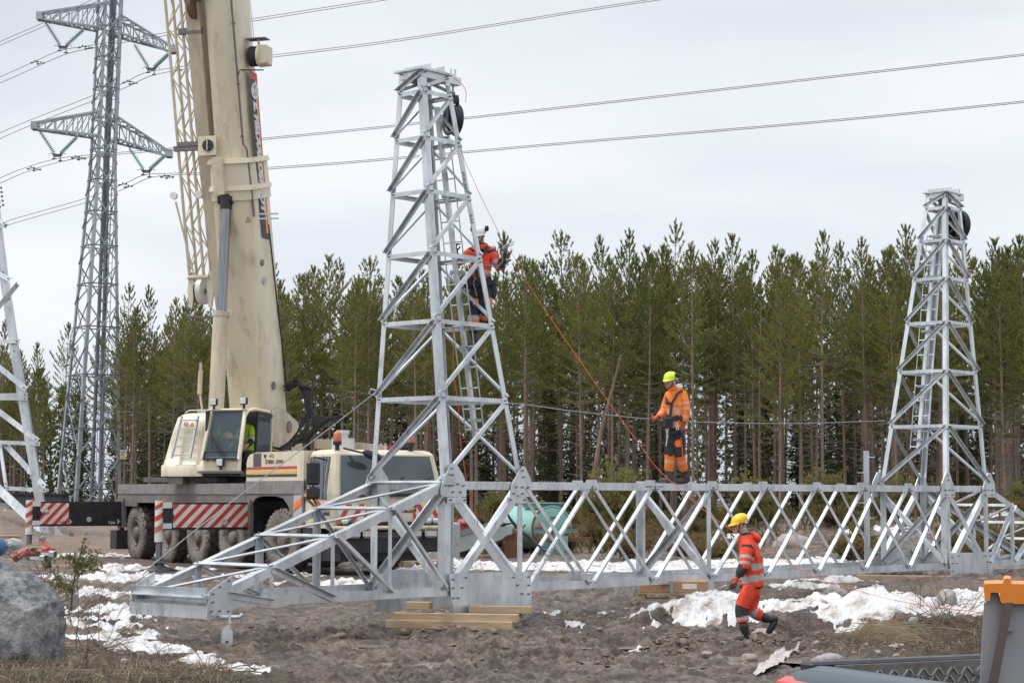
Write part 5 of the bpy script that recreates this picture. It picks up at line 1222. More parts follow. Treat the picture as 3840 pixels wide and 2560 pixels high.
wire([at(1700,1150,31.5),at(1700,1270,31.5),at(1702,1400,31.5),at(1718,1520,31.5),at(1727,1657,31.5),at(1745,1770,31.5),at(1762,1850,31.6),at(1787,1928,31.8)],'red rope hanging inside the near tower beside the ladder',.0075,None,ROPE,'hanging_rope','rope')
wire([at(1787,1928,31.8),at(1795,1990,31.9),at(1806,2060,31.9),at(1803,2100,31.6),at(1808,2155,31.2)],'thin red cord hanging to the ground behind the near base plate',.005,None,ROPE,'cord','rope')
wire([at(1700,292,30.4),at(1735,320,30.4),at(1748,350,30.4),at(1745,385,30.4)],'short red cord looping beside the near pulley wheel',.005,None,ROPE,'cord','rope')
wire([at(1895,1910,32.),at(1915,1945,32.),at(1945,1980,32.),at(1985,2010,31.9),at(2020,2045,31.8),at(2045,2065,31.7),at(1990,2020,31.95),at(1950,1990,32.05),at(1920,1955,32.1),at(1900,1920,32.1)],'thick dark twisted wire sling drooping behind the near girder panel',.021,None,mat('dark_wire_sling',(.09,.085,.08),.5,.4),'wire_sling','rope')
# ---------------------------------------------------------------- grey pickup with container
pk=thing('pickup_truck','dark blue grey pickup bed with chequer plate lining in the bottom right corner','pickup',(2.2,8.,.0))
BODY=mat('dark_blue_grey_car_paint',(.035,.055,.065),.35,c2=(.05,.07,.08),scale=5,spec=.6)
CHQ=mat('raised_chequer_plate',(.20,.185,.165),.45,.5,c2=(.27,.25,.23),scale=30)
A0=at(3045,2494,8.6); a_=R(26); EA=V((math.cos(a_),math.sin(a_),0)); EB=V((math.sin(a_),-math.cos(a_),0)); zt=A0.z
Pk=lambda a,b,z: V((A0.x,A0.y,zt))+EA*a+EB*b+EH*z
KM=Matrix(((EA.x,-EB.x,0,A0.x),(EA.y,-EB.y,0,A0.y),(0,0,1,zt),(0,0,0,1)))
m=MB(KM)
# rear/tail edge going towards the camera (local -y), lining wall along +x
for (x0,x1,y0,y1) in ((-.02,2.6,-.02,.07),):
    m.box(((x0+x1)/2,(y0+y1)/2,-.01),(x1-x0,y1-y0,.05),BLACK,bev=.012); m.box((1.29,.06,-.45),(2.6,.06,.85),BODY)
m.build('bed_rail',parent=pk)
m=MB(KM); m.box((1.35,-.035,-.25),(2.5,.02,.5),CHQ)
rnd=random.Random(2)
for i in range(62):
    for j in range(12):
        x=.10+i*.04+(.02 if j%2 else 0); z=-.045-j*.034; s=1 if (i+j)%2 else -1
        m.bar((x-.014*s,-.048,z-.016),(x+.014*s,-.048,z+.016),.008,.005,ALU)
for x in (.5,.85,1.2): m.cyl((x,-.04,-.06),(x,-.055,-.06),.012,n=8,m=BOLT)
m.build('bed_lining',parent=pk)
m=MB(KM)
rings=[]
for y,dz in ((.05,-.02),(-.06,.0),(-1.6,.0)):
    rings.append([KM@V((x,y,z+dz)) for x,z in ((.06,-.02),(.05,0),(.0,.004),(-.06,-.01),(-.11,-.05),(-.14,-.12),(-.16,-.5),(-.1,-.8),(.06,-.8))])
m2=MB(); m2.loft(rings,BODY,True); m2.build('tailgate',parent=pk)
m2=MB(); TL=mat('red_tail_lamp',(.55,.03,.03),.15,spec=.9)
rings=[[KM@V((x,y,z)) for x,z in ((-.085,-.045),(-.135,-.065),(-.175,-.16),(-.19,-.5),(-.1,-.5))] for y in (.07,-.03,-.14)]
m2.loft(rings,TL,False); m2.build('tail_lamp',parent=pk)
m2=MB(KM); m2.box((1.0,-1.62,-.42),(2.4,.08,.8),BODY); m2.box((1.2,-.8,-.6),(2.3,1.6,.05),BLACK)
for x in (.4,2.1):
    for y in (.0,-1.5): m2.cyl((x,y+.02,-1.0),(x,y-.2,-1.0),.34,n=20,m=RUBBER)
m2.build('bed_body',parent=pk)
# grey plastic box with orange lid + strap
GP=mat('grey_plastic',(.31,.30,.31),.5,c2=(.345,.335,.34),scale=3)
C0=at(3668,2560,8.35); bxx=thing('storage_box','grey plastic storage box with thick orange lid strapped at the right edge','storage box',(C0.x,8.4,zt-.5))
def W3(x,y): return at(x,y,8.35)
def slab(px,m_,d,dy=0): 
    f_=[at(x,y,8.35+dy) for x,y in px]; b_=[p+V((p.x/8.35*d*.5,d*.5,0)) for p in f_]; mm=MB(); mm.loft([f_,b_][::1],m_,False); return mm
m=slab([(3668,2700),(3690,2260),(3712,2250),(3712,2220),(3740,2215),(3752,2262),(3900,2270),(3905,2700)][::-1],GP,.6); m.build('container',parent=bxx)
m=slab([(3688,2205),(3692,2188),(3762,2186),(3764,2172),(3772,2168),(3782,2168),(3790,2172),(3791,2188),(3900,2190),(3905,2265),(3757,2262),(3750,2250),(3748,2222),(3715,2220),(3712,2252),(3694,2250)][::-1],ORANGE,.66,-.04); m.build('lid',parent=bxx)
STP=mat('brown_strap',(.13,.095,.085),.8); m=slab([(3768,2258),(3800,2258),(3712,2720),(3672,2720)][::-1],STP,.02,-.05); m.build('strap',parent=bxx)
m=slab([(3778,2290),(3788,2290),(3800,2365),(3760,2368)][::-1],GP,.03,-.02); m.build('moulded_recess',parent=bxx)
# ---------------------------------------------------------------- gear heap at the left edge
NET=[mat('green_sling',(.10,.17,.09),.9),mat('red_sling',(.38,.07,.07),.9),mat('olive_sling',(.20,.21,.13),.9),mat('pink_sling',(.50,.19,.17),.9)]
sl_=thing('lifting_sling','heap of red and green webbing slings behind the grey boulder at left','slings',at(130,2090,33))
rnd=random.Random(12)
for k in range(40):
    m=MB(); c=rnd.choice([0,0,2,2,1,3]); y0=rnd.uniform(0,26)
    pts=[at(62+rnd.uniform(-10,6),2098-rnd.uniform(0,20),32.6),at(78+y0,2066-y0*.3+rnd.uniform(0,14),32.8),at(120,2048+y0*1.2,33),at(160,2046+y0*1.4,33),at(180+rnd.uniform(0,20),2060+y0*1.1,32.9),at(150+rnd.uniform(0,20),2078+rnd.uniform(0,8),32.7)]
    if k<3: c=1; pts=[p+EH*.04 for p in pts]
    pts=[p+V((rnd.gauss(0,.02),rnd.gauss(0,.05),rnd.gauss(0,.02))) for p in pts]; m.tube(pts,[.03*rnd.uniform(.6,1.2) for _ in pts],6,NET[c]); m.build('sling_loop',parent=sl_)
TB=mat('blue_tarp',(.03,.09,.22),.6,c2=(.05,.14,.30),scale=3)
m=MB(); P=at(-6,2052,33); m.ell(P,(.13,.3,.17),TB,7,5); o=m.build('blue_bag'); o['label']='blue bag at the very left edge behind the grey boulder'; o['category']='bag'
m=MB(); 
for k in range(9):
    c=at(rnd.uniform(20,60),rnd.uniform(2040,2075),33.2); rr=rnd.uniform(.08,.2); a0=rnd.uniform(0,6)
    m.tube([c+V((rr*math.cos(a0+t*.7),rnd.uniform(-.05,.05),rr*.7*math.sin(a0+t*.7))) for t in range(9)],.008,5,GREYT)
m.ell(at(50,2040,33.4),(.16,.2,.11),LG,10,6); o=m.build('cable_bundle'); o['label']='tangle of pale cables and cloth between the blue bag and the slings'; o['category']='cable'
for k,(x,y,lab) in enumerate(((196,2077,'upper grey steel tube end sticking out of the sling heap'),(160,2092,'lower grey steel tube end sticking out of the sling heap'))):
    m=MB(); c=at(x,y,32.4); m.bar(c+V((-.22,.1,0)),c+V((-.02,0,0)),.05,.05,ALU); m.bar(c+V((-.05,0,0)),c+V((.06,-.02,0)),.10,.11,GLASSD if 0 else STEELW,bev=.02); m.bar(c+V((.055,-.025,0)),c+V((.062,-.027,0)),.085,.09,BLACK); o=m.build('steel_tube'); o['label']=lab; o['category']='steel tube'; o['group']='steel tube ends in the sling heap'
m=MB(); c=at(178,2095,32.5); m.tube([c+V((-.15,0,.08)),c,c+V((.03,0,-.15))],.05,8,RUBBER); o=m.build('rubber_hose'); o['label']='black rubber hose end hanging below the steel tubes'; o['category']='hose'
m=MB(); 
for k in range(12):
    c=gnd(135,2145); rr=rnd.uniform(.08,.17); a0=rnd.uniform(0,6); m.tube([V((c.x+rr*1.3*math.cos(a0+t*.8),c.y+rr*2*math.sin(a0+t*.8),Tz(c.x,c.y)+.06+rnd.uniform(0,.07))) for t in range(9)],.012,5,mat('bright_orange_rope',(.80,.20,.06),.7))
o=m.build('orange_rope_coil'); o['label']='coil of bright orange rope lying on brown ground behind the boulder'; o['category']='rope'
m=MB(); a,b=at(262,2024,57),at(425,2078,50); 
wire([a,at(330,2046,54),at(380,2068,51.5),at(430,2080,50)],'taut orange strap running over mud towards the crane from the concrete footing',.012,None,mat('orange_strap',(.60,.17,.06),.7),'orange_strap','strap')
for (x,y,l,h,yaw,lab,w_) in ((300,2168,1.9,.08,.05,'long brown plank lying in snow left of the near outrigger pad',.15),(400,2058,.9,.14,0,'dark plank lying behind the orange strap near the rear wheel',.2),(372,2060,.16,.2,.3,'small pale sawn wood block beside the orange strap',.14),(398,2065,.45,.07,-.1,'short pale board beside the small sawn block',.1),(20,2098,.9,.06,.0,'brown board under the cable tangle at the left edge',.2)):
    Y=gnd(x,y,.1).y; beam((at(x,y,Y).x,Y,Tz(at(x,y,Y).x,Y)+h/2-.01),(l,w_,h),yaw,lab,nm='plank',cat='plank')
m=MB(); c=at(490,2030,54.); 
m=MB(); 
# plastic sheet on the bank
PS=mat('dirty_white_sheet',(.55,.49,.46),.5,c2=(.42,.36,.33),scale=5,bump=.4)
vs=[];fs=[]; nx,ny=16,10
p00,p10,p11,p01=V(gnd(2818,2545)),V(gnd(2905,2528)),V(gnd(3000,2452)),V(gnd(2905,2468))
for j in range(ny+1):
    for i in range(nx+1):
        u,v=i/nx,j/ny; p=(p00*(1-u)+p10*u)*(1-v)+(p01*(1-u)+p11*u)*v
        vs.append((p.x,p.y,Tz(p.x,p.y)+.05+.05*float(perlin(u*3,v*3,3))+.03*float(perlin(u*8,v*6,5))))
for j in range(ny):
    for i in range(nx): a=j*(nx+1)+i; fs.append((a,a+1,a+nx+2,a+nx+1))
m.add(vs,fs,PS,True); o=m.build('plastic_sheet'); o['label']='crumpled dirty white sheet lying on the bank behind the pickup'; o['category']='sheet'
# ---------------------------------------------------------------- rocks
import bmesh
from mathutils import noise as mnoise
def rock_mesh(name,seed,sub=3,rough=.22,cuts=5):
    bm=bmesh.new(); bmesh.ops.create_icosphere(bm,subdivisions=sub,radius=1)
    rn=random.Random(seed); pl=[(V((rn.gauss(0,1),rn.gauss(0,1),rn.gauss(0,.8))).normalized(),rn.uniform(.62,.9)) for _ in range(cuts)]
    o=V((seed*3.7,seed*1.3,0))
    for v in bm.verts:
        p=v.co.copy()
        for n,d in pl:
            k=p.dot(n)-d
            if k>0: p-=n*k*.9
        p*=1+rough*mnoise.noise(p*1.3+o)+rough*.35*mnoise.noise(p*4+o)+rough*.12*mnoise.noise(p*11+o)
        v.co=p
    me=bpy.data.meshes.new(name); bm.to_mesh(me); bm.free()
    for p in me.polygons: p.use_smooth=True
    return me
ROCKS=[rock_mesh('rock',s,3) for s in (1,2,3,4,5,6)]
RKM=[ROCKM,mat('pinkish_granite',(.30,.24,.21),.85,c2=(.40,.33,.29),scale=4,c3=(.20,.17,.15),s3=16,lo3=.5,hi3=.7,bump=.4,bscale=9),mat('muddy_stone',(.17,.14,.12),.8,c2=(.26,.23,.205),scale=5,bump=.4)]
for i,me in enumerate(ROCKS): me.materials.append(RKM[i%3])
def rock(P,s,yaw,k,label,group=None,nm='boulder',cat='boulder'):
    me=ROCKS[k%6]; o=link(nm,me); o.location=P; o.scale=s; o.rotation_euler=(0,0,yaw); o['label']=label; o['category']=cat
    if group:o['group']=group
    return o
big=rock_mesh('boulder',21,6,.07,0)
for v in big.vertices:
    p=v.co.copy()
    for n,d in (((.42,-.25,.87),.70),((.25,-.93,.22),.62),((.93,-.25,.05),.80),((-.5,-.75,.45),.70),((.72,-.45,-.55),.78),((.1,-.5,.86),.74)):
        n=V(n).normalized(); k=p.dot(n)-d
        if k>0: p-=n*k*.93
    p*=1+.05*mnoise.noise(p*2.5)+.03*mnoise.noise(p*6)+.018*mnoise.noise(p*15)
    v.co=p
big.materials.append(mat('large_granite_boulder',(.075,.077,.082),.85,c2=(.20,.202,.206),scale=9.0,lo=.40,hi=.62,c3=(.30,.29,.27),s3=1.4,lo3=.48,hi3=.60,bump=.8,bscale=22,detail=9))
P=at(5,2345,23.2); o=link('boulder',big); o.location=(P.x-.16,P.y,P.z-.18); o.scale=(.86,.95,1.02); o.rotation_euler=(0,0,-.12); o['label']='large grey granite boulder cut off by the lower left corner'; o['category']='boulder'
def pr(x,y,rx,h,k,label,zz=None,flat=1.,**kw):
    """x, y: picture point of the rock's foot; rx: half width in picture px; h: height px"""
    Y=gnd(x,y,zz or 0).y if zz is None or zz<50 else zz
    for _ in range(4): q=at(x,y,Y); Y=Y+(q.z-Tz(q.x,Y))*(-1)*Y/(CZ-Tz(q.x,Y))*-1 if False else gnd(x,y,Tz(q.x,Y)).y
    q=at(x,y,Y); s=rx*Y/F_PX; hh=h*Y/F_PX
    rock((q.x,Y+s*.6,Tz(q.x,Y)+hh*.32),(s*1.12,s*.95,hh*.72),(x*.37)%6.28,k,label,**kw)
pr(2868,2384,50,50,1,'pale boulder just behind the walking man\'s raised boot'); pr(2812,2458,34,34,4,'rounded pale stone on mud below the walking man\'s front boot')
pr(3139,2268,42,50,0,'angular pale grey boulder standing on top of the snow heap'); pr(3075,2335,40,52,4,'round pinkish boulder in the middle of the snow heap')
pr(3115,2505,60,45,0,'broad grey stone half buried right behind the pickup bed edge'); pr(3560,2285,50,62,0,'grey boulder at the end of the snow left of the orange lid')
pr(3520,2305,26,35,4,'small tall stone left of the grey boulder near the orange lid'); pr(3450,2315,16,36,1,'narrow pinkish stone left in the dark twigs'); pr(3490,2330,28,32,4,'low rounded stone among twigs near the orange lid')
pr(3430,2392,22,24,0,'small white stone at the right end of the dry grass tuft'); pr(3140,2335,17,24,1,'small reddish stone beside the round pinkish boulder')
pr(2960,2392,18,22,3,'small stone on mud right of the raised boot'); pr(3070,2405,22,16,0,'flat grey stone below the snow heap'); pr(2655,2470,22,20,4,'small pinkish stone on the churned mud left of the rounded pale stone')
rn=random.Random(4)
for k in range(70):
    x,y=rn.uniform(2600,3350),rn.uniform(2385,2475); 
    if k>45: x,y=rn.uniform(3050,3600),rn.uniform(2410,2470)
    s=rn.choice([5,6,7,9,12,15]); pr(x,y,s,s*rn.uniform(.8,1.3),k,'small stone scattered on the mud bank right of the walking man',group='stones scattered on the mud bank',nm='stone',cat='stone')
for k in range(18):
    x,y=rn.uniform(1900,2500),rn.uniform(2250,2480); s=rn.uniform(5,12); pr(x,y,s,s,k,'small stone lying in the churned mud between the timber stack and the walking man',group='stones in the churned mud',nm='stone',cat='stone')
for x,y,r_,h,k,l_,Y in ((2975,2095,72,100,1,'big pale rounded boulder in the brush behind the girder right of the walking man',56),(2640,2085,35,50,0,'grey boulder in brush behind the girder left of the walking man\'s head',58),(2690,2095,26,40,1,'pinkish boulder beside the grey one behind the girder',57),(2300,2060,26,34,1,'small pink boulder in brush right of the teal tank',60),(2900,2108,30,30,3,'small brown boulder at the snow edge left of the big pale boulder',55),(158,2024,13,15,0,'small white stone beside the concrete footing',58),(1380,2110,20,14,2,'dark stone under the crane near its front wheel',45)):
    q=at(x,y,Y); s=r_*Y/F_PX; hh=h*Y/F_PX; rock((q.x,Y,q.z+hh*.35),(s*1.1,s,hh*.65),x*.3,k,l_)
# mud clods
CLOD=mat('wet_mud_clod',(.13,.09,.066),.75,c2=(.22,.165,.13),scale=6,bump=.6,bscale=30)
cl=[rock_mesh('mud_clod',s,2,1.1,6) for s in (31,32,33)]
for me in cl: me.materials.append(CLOD)
m=None
rn=random.Random(9)
vs=[];fs=[]
for k in range(3600):
    x,y=rn.uniform(-4,9.5),rn.uniform(22.2,33)
    if rn.random()<.35: x=rn.gauss(2.6,.7); y=rn.gauss(26.6,.5)
    if rn.random()<.25: x=rn.gauss(-.8,.8); y=rn.gauss(28.9,.5)
    if perlin(x*.9,y*.7,71)<-.05 or (x-3.15)**2+(y-27.6)**2<.55: continue
    me=cl[k%3]; s=rn.uniform(.010,.034)*(1+1.8*(rn.random()<.06)); a=rn.uniform(0,6.28); ca_,sa_=math.cos(a),math.sin(a); z=Tz(x,y)-s*.25
    b=len(vs); fl=rn.uniform(.6,1.)
    for v in me.vertices: c=v.co; vs.append((x+s*(c.x*ca_-c.y*sa_)*1.15,y+s*(c.x*sa_+c.y*ca_),z+s*c.z*fl))
    fs+=[tuple(b+i for i in p.vertices) for p in me.polygons]
me=bpy.data.meshes.new('mud_clods'); me.from_pydata(vs,[],fs); me.materials.append(CLOD)
me.polygons.foreach_set('use_smooth',[True]*len(fs)); o=link('mud_clods',me); o['kind']='stuff'; o['label']='dark wet mud clods strewn over the churned ground'; o['category']='mud'
# ---------------------------------------------------------------- trees
def leafmat(name,a,b,tl=.32):
    m=bpy.data.materials.new(name); m.use_nodes=True; t=m.node_tree; n=t.nodes; l=t.links; p=n['Principled BSDF']; p.inputs['Roughness'].default_value=.65; p.inputs['Specular IOR Level'].default_value=.25
    oi=n.new('ShaderNodeObjectInfo'); g=n.new('ShaderNodeTexCoord'); nn=n.new('ShaderNodeTexNoise'); nn.inputs['Scale'].default_value=.55; nn.inputs['Detail'].default_value=3; l.new(g.outputs['Object'],nn.inputs['Vector'])
    ad=n.new('ShaderNodeMath'); ad.operation='MULTIPLY_ADD'; l.new(oi.outputs['Random'],ad.inputs[0]); ad.inputs[1].default_value=.5; l.new(nn.outputs[0],ad.inputs[2])
    r=n.new('ShaderNodeValToRGB'); e=r.color_ramp.elements; e[0].position=.45; e[0].color=(*a,1); e[1].position=1.0; e[1].color=(*b,1); l.new(ad.outputs[0],r.inputs[0]); l.new(r.outputs[0],p.inputs['Base Color'])
    tr=n.new('ShaderNodeBsdfTranslucent'); l.new(r.outputs[0],tr.inputs['Color']); ms=n.new('ShaderNodeMixShader'); ms.inputs[0].default_value=tl; l.new(p.outputs[0],ms.inputs[1]); l.new(tr.outputs[0],ms.inputs[2]); l.new(ms.outputs[0],n['Material Output'].inputs['Surface'])
    return m
NEED=leafmat('pine_needles',(.118,.138,.036),(.225,.218,.066)); NEEDS=leafmat('spruce_needles',(.035,.05,.016),(.08,.09,.028)); JUN=leafmat('juniper_foliage',(.12,.095,.035),(.21,.15,.06)); JUNG=leafmat('green_juniper_foliage',(.12,.13,.035),(.22,.20,.06))
def barkmat():
    m=mat('pine_bark',(.22,.165,.135),.9,c2=(.38,.26,.19),scale=1.2,stretch=(3,3,.35),c3=(.09,.07,.06),s3=9,lo3=.5,hi3=.75,bump=.5,bscale=18); return m
BARK=barkmat(); TWIG=mat('dead_twig',(.20,.165,.14),.9,c2=(.30,.26,.23),scale=2); BARKD=mat('dark_bark',(.07,.058,.05),.9,c2=(.12,.10,.085),scale=2)
def clump(vs,fs,p,d,L_,rn,nb=5,wd=.055,spread=.55):
    d=d.normalized(); a=d.orthogonal().normalized(); b=d.cross(a)
    q0=rn.uniform(0,6.28)
    for i in range(nb):
        q=q0+i*6.283/nb; s=spread*rn.uniform(.5,1.2)
        e=(d+(a*math.cos(q)+b*math.sin(q))*s).normalized()*L_*rn.uniform(.75,1.15)
        w_=e.cross(d); 
        if w_.length<1e-5: w_=a
        w_=w_.normalized()*wd*.5
        base=p+d*(L_*rn.uniform(-.25,.15)); mid=base+e*.55; k=len(vs)
        vs += [tuple(base),tuple(mid+w_),tuple(base+e),tuple(mid-w_)]; fs.append((k,k+1,k+2,k+3))
def pine(h,base,seed,full=1.,width=1.9,r0=.15):
    rn=random.Random(seed); tm=MB(); vs=[];fs=[]
    bend=[rn.uniform(-.25,.25),rn.uniform(-.25,.25)]; ph_=rn.uniform(0,6)
    ax=lambda z: V((bend[0]*math.sin(z/h*2.5+ph_)-bend[0]*math.sin(ph_),bend[1]*math.cos(z/h*2.1+ph_)-bend[1]*math.cos(ph_),z))
    pts=[ax(h*i/14)-EH*(.5 if i==0 else 0) for i in range(15)]; tm.tube(pts,[max(.012,r0*(1.12 if i==0 else 1)*(1-i/14.3)**.8) for i in range(15)],7,BARK)
    # dead branches on the bare stem
    z=h*.12
    while z<h*base*1.15:
        for _ in range(rn.choice([1,2,2,3])):
            q=rn.uniform(0,6.28); Ln=rn.uniform(.3,1.3)*(.5+z/h*1.9); d=V((math.cos(q),math.sin(q),rn.uniform(-.15,.35)))
            p=ax(z); tm.tube([p,p+d*Ln*.5+EH*rn.uniform(-.05,.08),p+d*Ln+EH*rn.uniform(-.15,.2)],[.020,.013,.006],3,TWIG,False)
            if Ln>.7:
                for s in (.45,.7): e=d.cross(EH)*rn.choice([-1,1])*.5+d*.5; tm.tube([p+d*Ln*s,p+d*Ln*s+e*Ln*.35],[.007,.003],3,TWIG,False)
        z+=rn.uniform(.25,.5)
    z=h*base; wh=0
    while z<h-.15:
        t=(z-h*base)/(h-h*base); 
        shape=(math.sin(min(1,t*2.6+.30)*math.pi/2))*(1-t)**.72*rn.uniform(.75,1.12)
        Lb=max(.22,width*shape); n=rn.choice([4,5,5,6]) if t<.9 else 4
        q0=rn.uniform(0,6.28); 
        for i in range(n):
            if rn.random()>full and t<.8: continue
            q=q0+i*6.283/n+rn.uniform(-.3,.3); L_=Lb*rn.uniform(.5,1.25)
            up=.05+t*1.5+rn.uniform(-.12,.15); out=V((math.cos(q),math.sin(q),0)); p=ax(z)
            P0=p; k=max(3,int(L_/.19)); prev=P0; pts=[P0]
            for s in range(1,k+1):
                u=s/k; dirn=(out+EH*(up*(.45+.9*u))).normalized(); prev=prev+dirn*(L_/k); pts.append(prev)
            tm.tube([pts[0],pts[k//2],pts[-1]],[.022*(1-t)+.008,.012,.005],3,BARK if t>.25 else TWIG,False)
            for s in range(1,k+1):
                u=s/k
                if u<.28+.25*(1-t) and rn.random()<.75: continue
                dirn=(pts[s]-pts[s-1]).normalized(); side=dirn.cross(EH).normalized()
                for sd in (-1,1):
                    if rn.random()<(.62 if t>.68 else .12): continue
                    tl=L_*.42*(1-u*.75)*rn.uniform(.5,1.2); 
                    if tl<.08: continue
                    e=(dirn*.75+side*sd*.75+EH*(.25+t*.4)).normalized(); m_=max(1,int(tl/.13))
                    for g in range(m_): clump(vs,fs,pts[s]+e*tl*(g+1)/m_+V((rn.uniform(-.05,.05),rn.uniform(-.05,.05),rn.uniform(-.06,.06))),(e+EH*rn.uniform(.2,1.)),rn.uniform(.12,.22),rn,4,.05)
                if t<.68 or u>.55: clump(vs,fs,pts[s],dirn+EH*.5,rn.uniform(.14,.24),rn,4,.05); clump(vs,fs,pts[s]-dirn*.08+EH*.03,dirn+EH*.3,rn.uniform(.14,.2),rn,3,.05)
            clump(vs,fs,pts[-1]+dirn*.08,dirn+EH*.6,.30,rn,6,.05,.35)
        z+=(.34+.14*(1-t))*rn.uniform(.85,1.2)*(1 if t<.75 else 1.15)
    for g in range(4): clump(vs,fs,ax(h-.12*g-.05),EH,.32,rn,6,.06,.4)
    return tm,vs,fs
def spruce(h,seed):
    rn=random.Random(seed); tm=MB(); vs=[];fs=[]
    tm.tube([V((0,0,h*i/8-.4*(i==0))) for i in range(9)],[max(.01,.12*(1-i/8.2)) for i in range(9)],6,BARKD)
    z=.5
    while z<h-.1:
        t=z/h; Lb=max(.12,1.5*(1-t)**.85*(h/12)**.5)
        n=6
        for i in range(n):
            q=rn.uniform(0,6.28); L_=Lb*rn.uniform(.6,1.15); out=V((math.cos(q),math.sin(q),-.25+.5*t)).normalized(); k=max(2,int(L_/.22))
            tm.tube([V((0,0,z)),V((0,0,z))+out*L_],[.014,.004],3,TWIG,False)
            for s in range(1,k+1):
                p=V((0,0,z))+out*(L_*s/k)+EH*.1*(s/k)**2
                for _ in range(2): clump(vs,fs,p+V((rn.uniform(-.1,.1),rn.uniform(-.1,.1),rn.uniform(-.1,.05))),out+V((rn.uniform(-.6,.6),rn.uniform(-.6,.6),-.3)),rn.uniform(.2,.32),rn,3,.08)
        z+=.26
    return tm,vs,fs
def tree_proto(tm,vs,fs,mt,tn='trunk',cn='crown'):
    me=bpy.data.meshes.new(tn); me.from_pydata(tm.v,[],tm.f)
    for q in tm.mats: me.materials.append(q)
    me.polygons.foreach_set('material_index',tm.m); me.polygons.foreach_set('use_smooth',tm.sm)
    mc=bpy.data.meshes.new(cn); mc.from_pydata(vs,[],fs); mc.materials.append(mt); return me,mc
PINES=[]
for s,(h,b,fu,wd) in enumerate(((14,.42,.9,2.7),(14,.52,.75,2.3),(14,.36,.95,2.8),(14,.57,.7,2.4),(14,.46,.85,2.6),(14,.40,.6,2.5),(14,.5,.95,2.9),(14,.44,.8,2.3))): PINES.append(tree_proto(*pine(h,b,100+s,fu,wd,.105+.012*(s%3)),NEED))
SPR=[tree_proto(*spruce(h,200+s),NEEDS) for s,h in enumerate((10,12,8))]
def put(nm,mt_mc,P,sc_,yaw,label,cat,group,sz=None,tn='trunk',cn='crown'):
    e=bpy.data.objects.new(nm,None); col.objects.link(e); e.location=P; e.scale=(sc_,sc_,sz or sc_); e.rotation_euler=(0,0,yaw); e['label']=label; e['category']=cat; e['group']=group
    for n_,d in ((tn,mt_mc[0]),(cn,mt_mc[1])):
        o=bpy.data.objects.new(n_,d); col.objects.link(o); o.parent=e
    return e
def region(x):
    return ('at the far left edge' if x<90 else 'behind the left tower leg' if x<200 else 'directly behind the standing pylon' if x<480 else 'between the pylon and the jib' if x<680 else 'behind the crane boom' if x<1050 else 'right of the boom above the driving cab' if x<1280 else 'left of the near tall tower' if x<1440 else 'seen through the near tall tower' if x<1800 else 'just right of the climber' if x<2010 else 'above the teal tank' if x<2240 else 'left of the man on the beam' if x<2440 else 'right behind the man on the beam' if x<2640 else 'above the walking man' if x<2860 else 'above the big pale boulder' if x<3060 else 'left of the far tower' if x<3280 else 'seen through the far tower' if x<3640 else 'at the far right edge')
    return ('behind the standing pylon at the left' if x<480 else 'between the pylon and the crane boom' if x<860 else 'between the crane boom and the near tall tower' if x<1480 else 'behind the near tall tower and its climber' if x<1960
     else 'between the near tower and the man on the beam' if x<2440 else 'behind the man standing on the beam' if x<2640 else 'between the man on the beam and the far tower' if x<3280 else 'around and right of the far tower')
SIL=[(-200,1150),(0,1190),(160,1330),(240,1240),(330,1230),(460,1170),(700,1120),(900,1120),(1000,1080),(1150,1040),(1300,1020),(1500,1060),(1700,1010),(1900,980),(2100,960),(2350,930),(2600,930),(2850,960),(3100,950),(3400,940),(3600,960),(3840,950),(4100,950)]
def sil(x):
    for (a,ya),(b,yb) in zip(SIL,SIL[1:]):
        if a<=x<=b: return ya+(yb-ya)*(x-a)/(b-a)
    return 1000
def edge(x): return 92 if x>1000 else 92+ (1000-x)*.028
TOPS=[(8,1205),(90,1330),(150,1290),(240,1215),(480,1072),(575,1078),(662,1125),(700,1150),(745,1160),(1010,990),(1060,1060),(1155,1035),(1180,1010),(1240,975),(1290,980),(1345,1070),(1388,970),(1465,1045),(1600,1080),(1700,1030),(1895,885),(1980,970),(2105,880),(2240,893),(2352,868),(2475,925),(2530,842),(2662,915),(2752,892),(2830,945),(2900,935),(3078,882),(3160,915),(3240,900),(3320,940),(3408,858),(3500,960),(3615,915),(3725,908),(3790,940),(3850,890),(1790,1000),(2180,960),(2580,960),(2995,970)]
rn=random.Random(77); n_=0
for x,y in TOPS:
    Y=edge(x)+rn.uniform(1,12); q=at(x,y,Y); z=Tz(q.x,Y); h=q.z-z; k=rn.randrange(8)
    put('pine_tree',PINES[k],(q.x,Y,z),h/14*rn.uniform(.75,1.),rn.uniform(0,6.28),'tall skyline pine '+region(x),'pine tree','pines forming the skyline',sz=h/14)
placed=[]
tries=0
while len(placed)<215 and tries<6000:
    tries+=1
    x=rn.uniform(-250,4080); Y=edge(x)+rn.uniform(0,1)**1.1*46; q=at(x,1850,Y)
    if x<470 and rn.random()<.45: continue
    if any((q.x-a)**2+(Y-b)**2<1.7**2 for a,b in placed): continue
    placed.append((q.x,Y)); z=Tz(q.x,Y); ytop=sil(x)+rn.uniform(-15,150)+(60 if x<480 else 0); h=at(x,ytop,Y).z-z; h=min(h,21)
    put('pine_tree',PINES[rn.randrange(8)],(q.x,Y,z),h/14*rn.uniform(.8,1.),rn.uniform(0,6.28),('front row' if Y-edge(x)<10 else 'second row' if Y-edge(x)<26 else 'deep standing')+' pine '+region(x),'pine tree','pines inside the forest edge',sz=h/14)
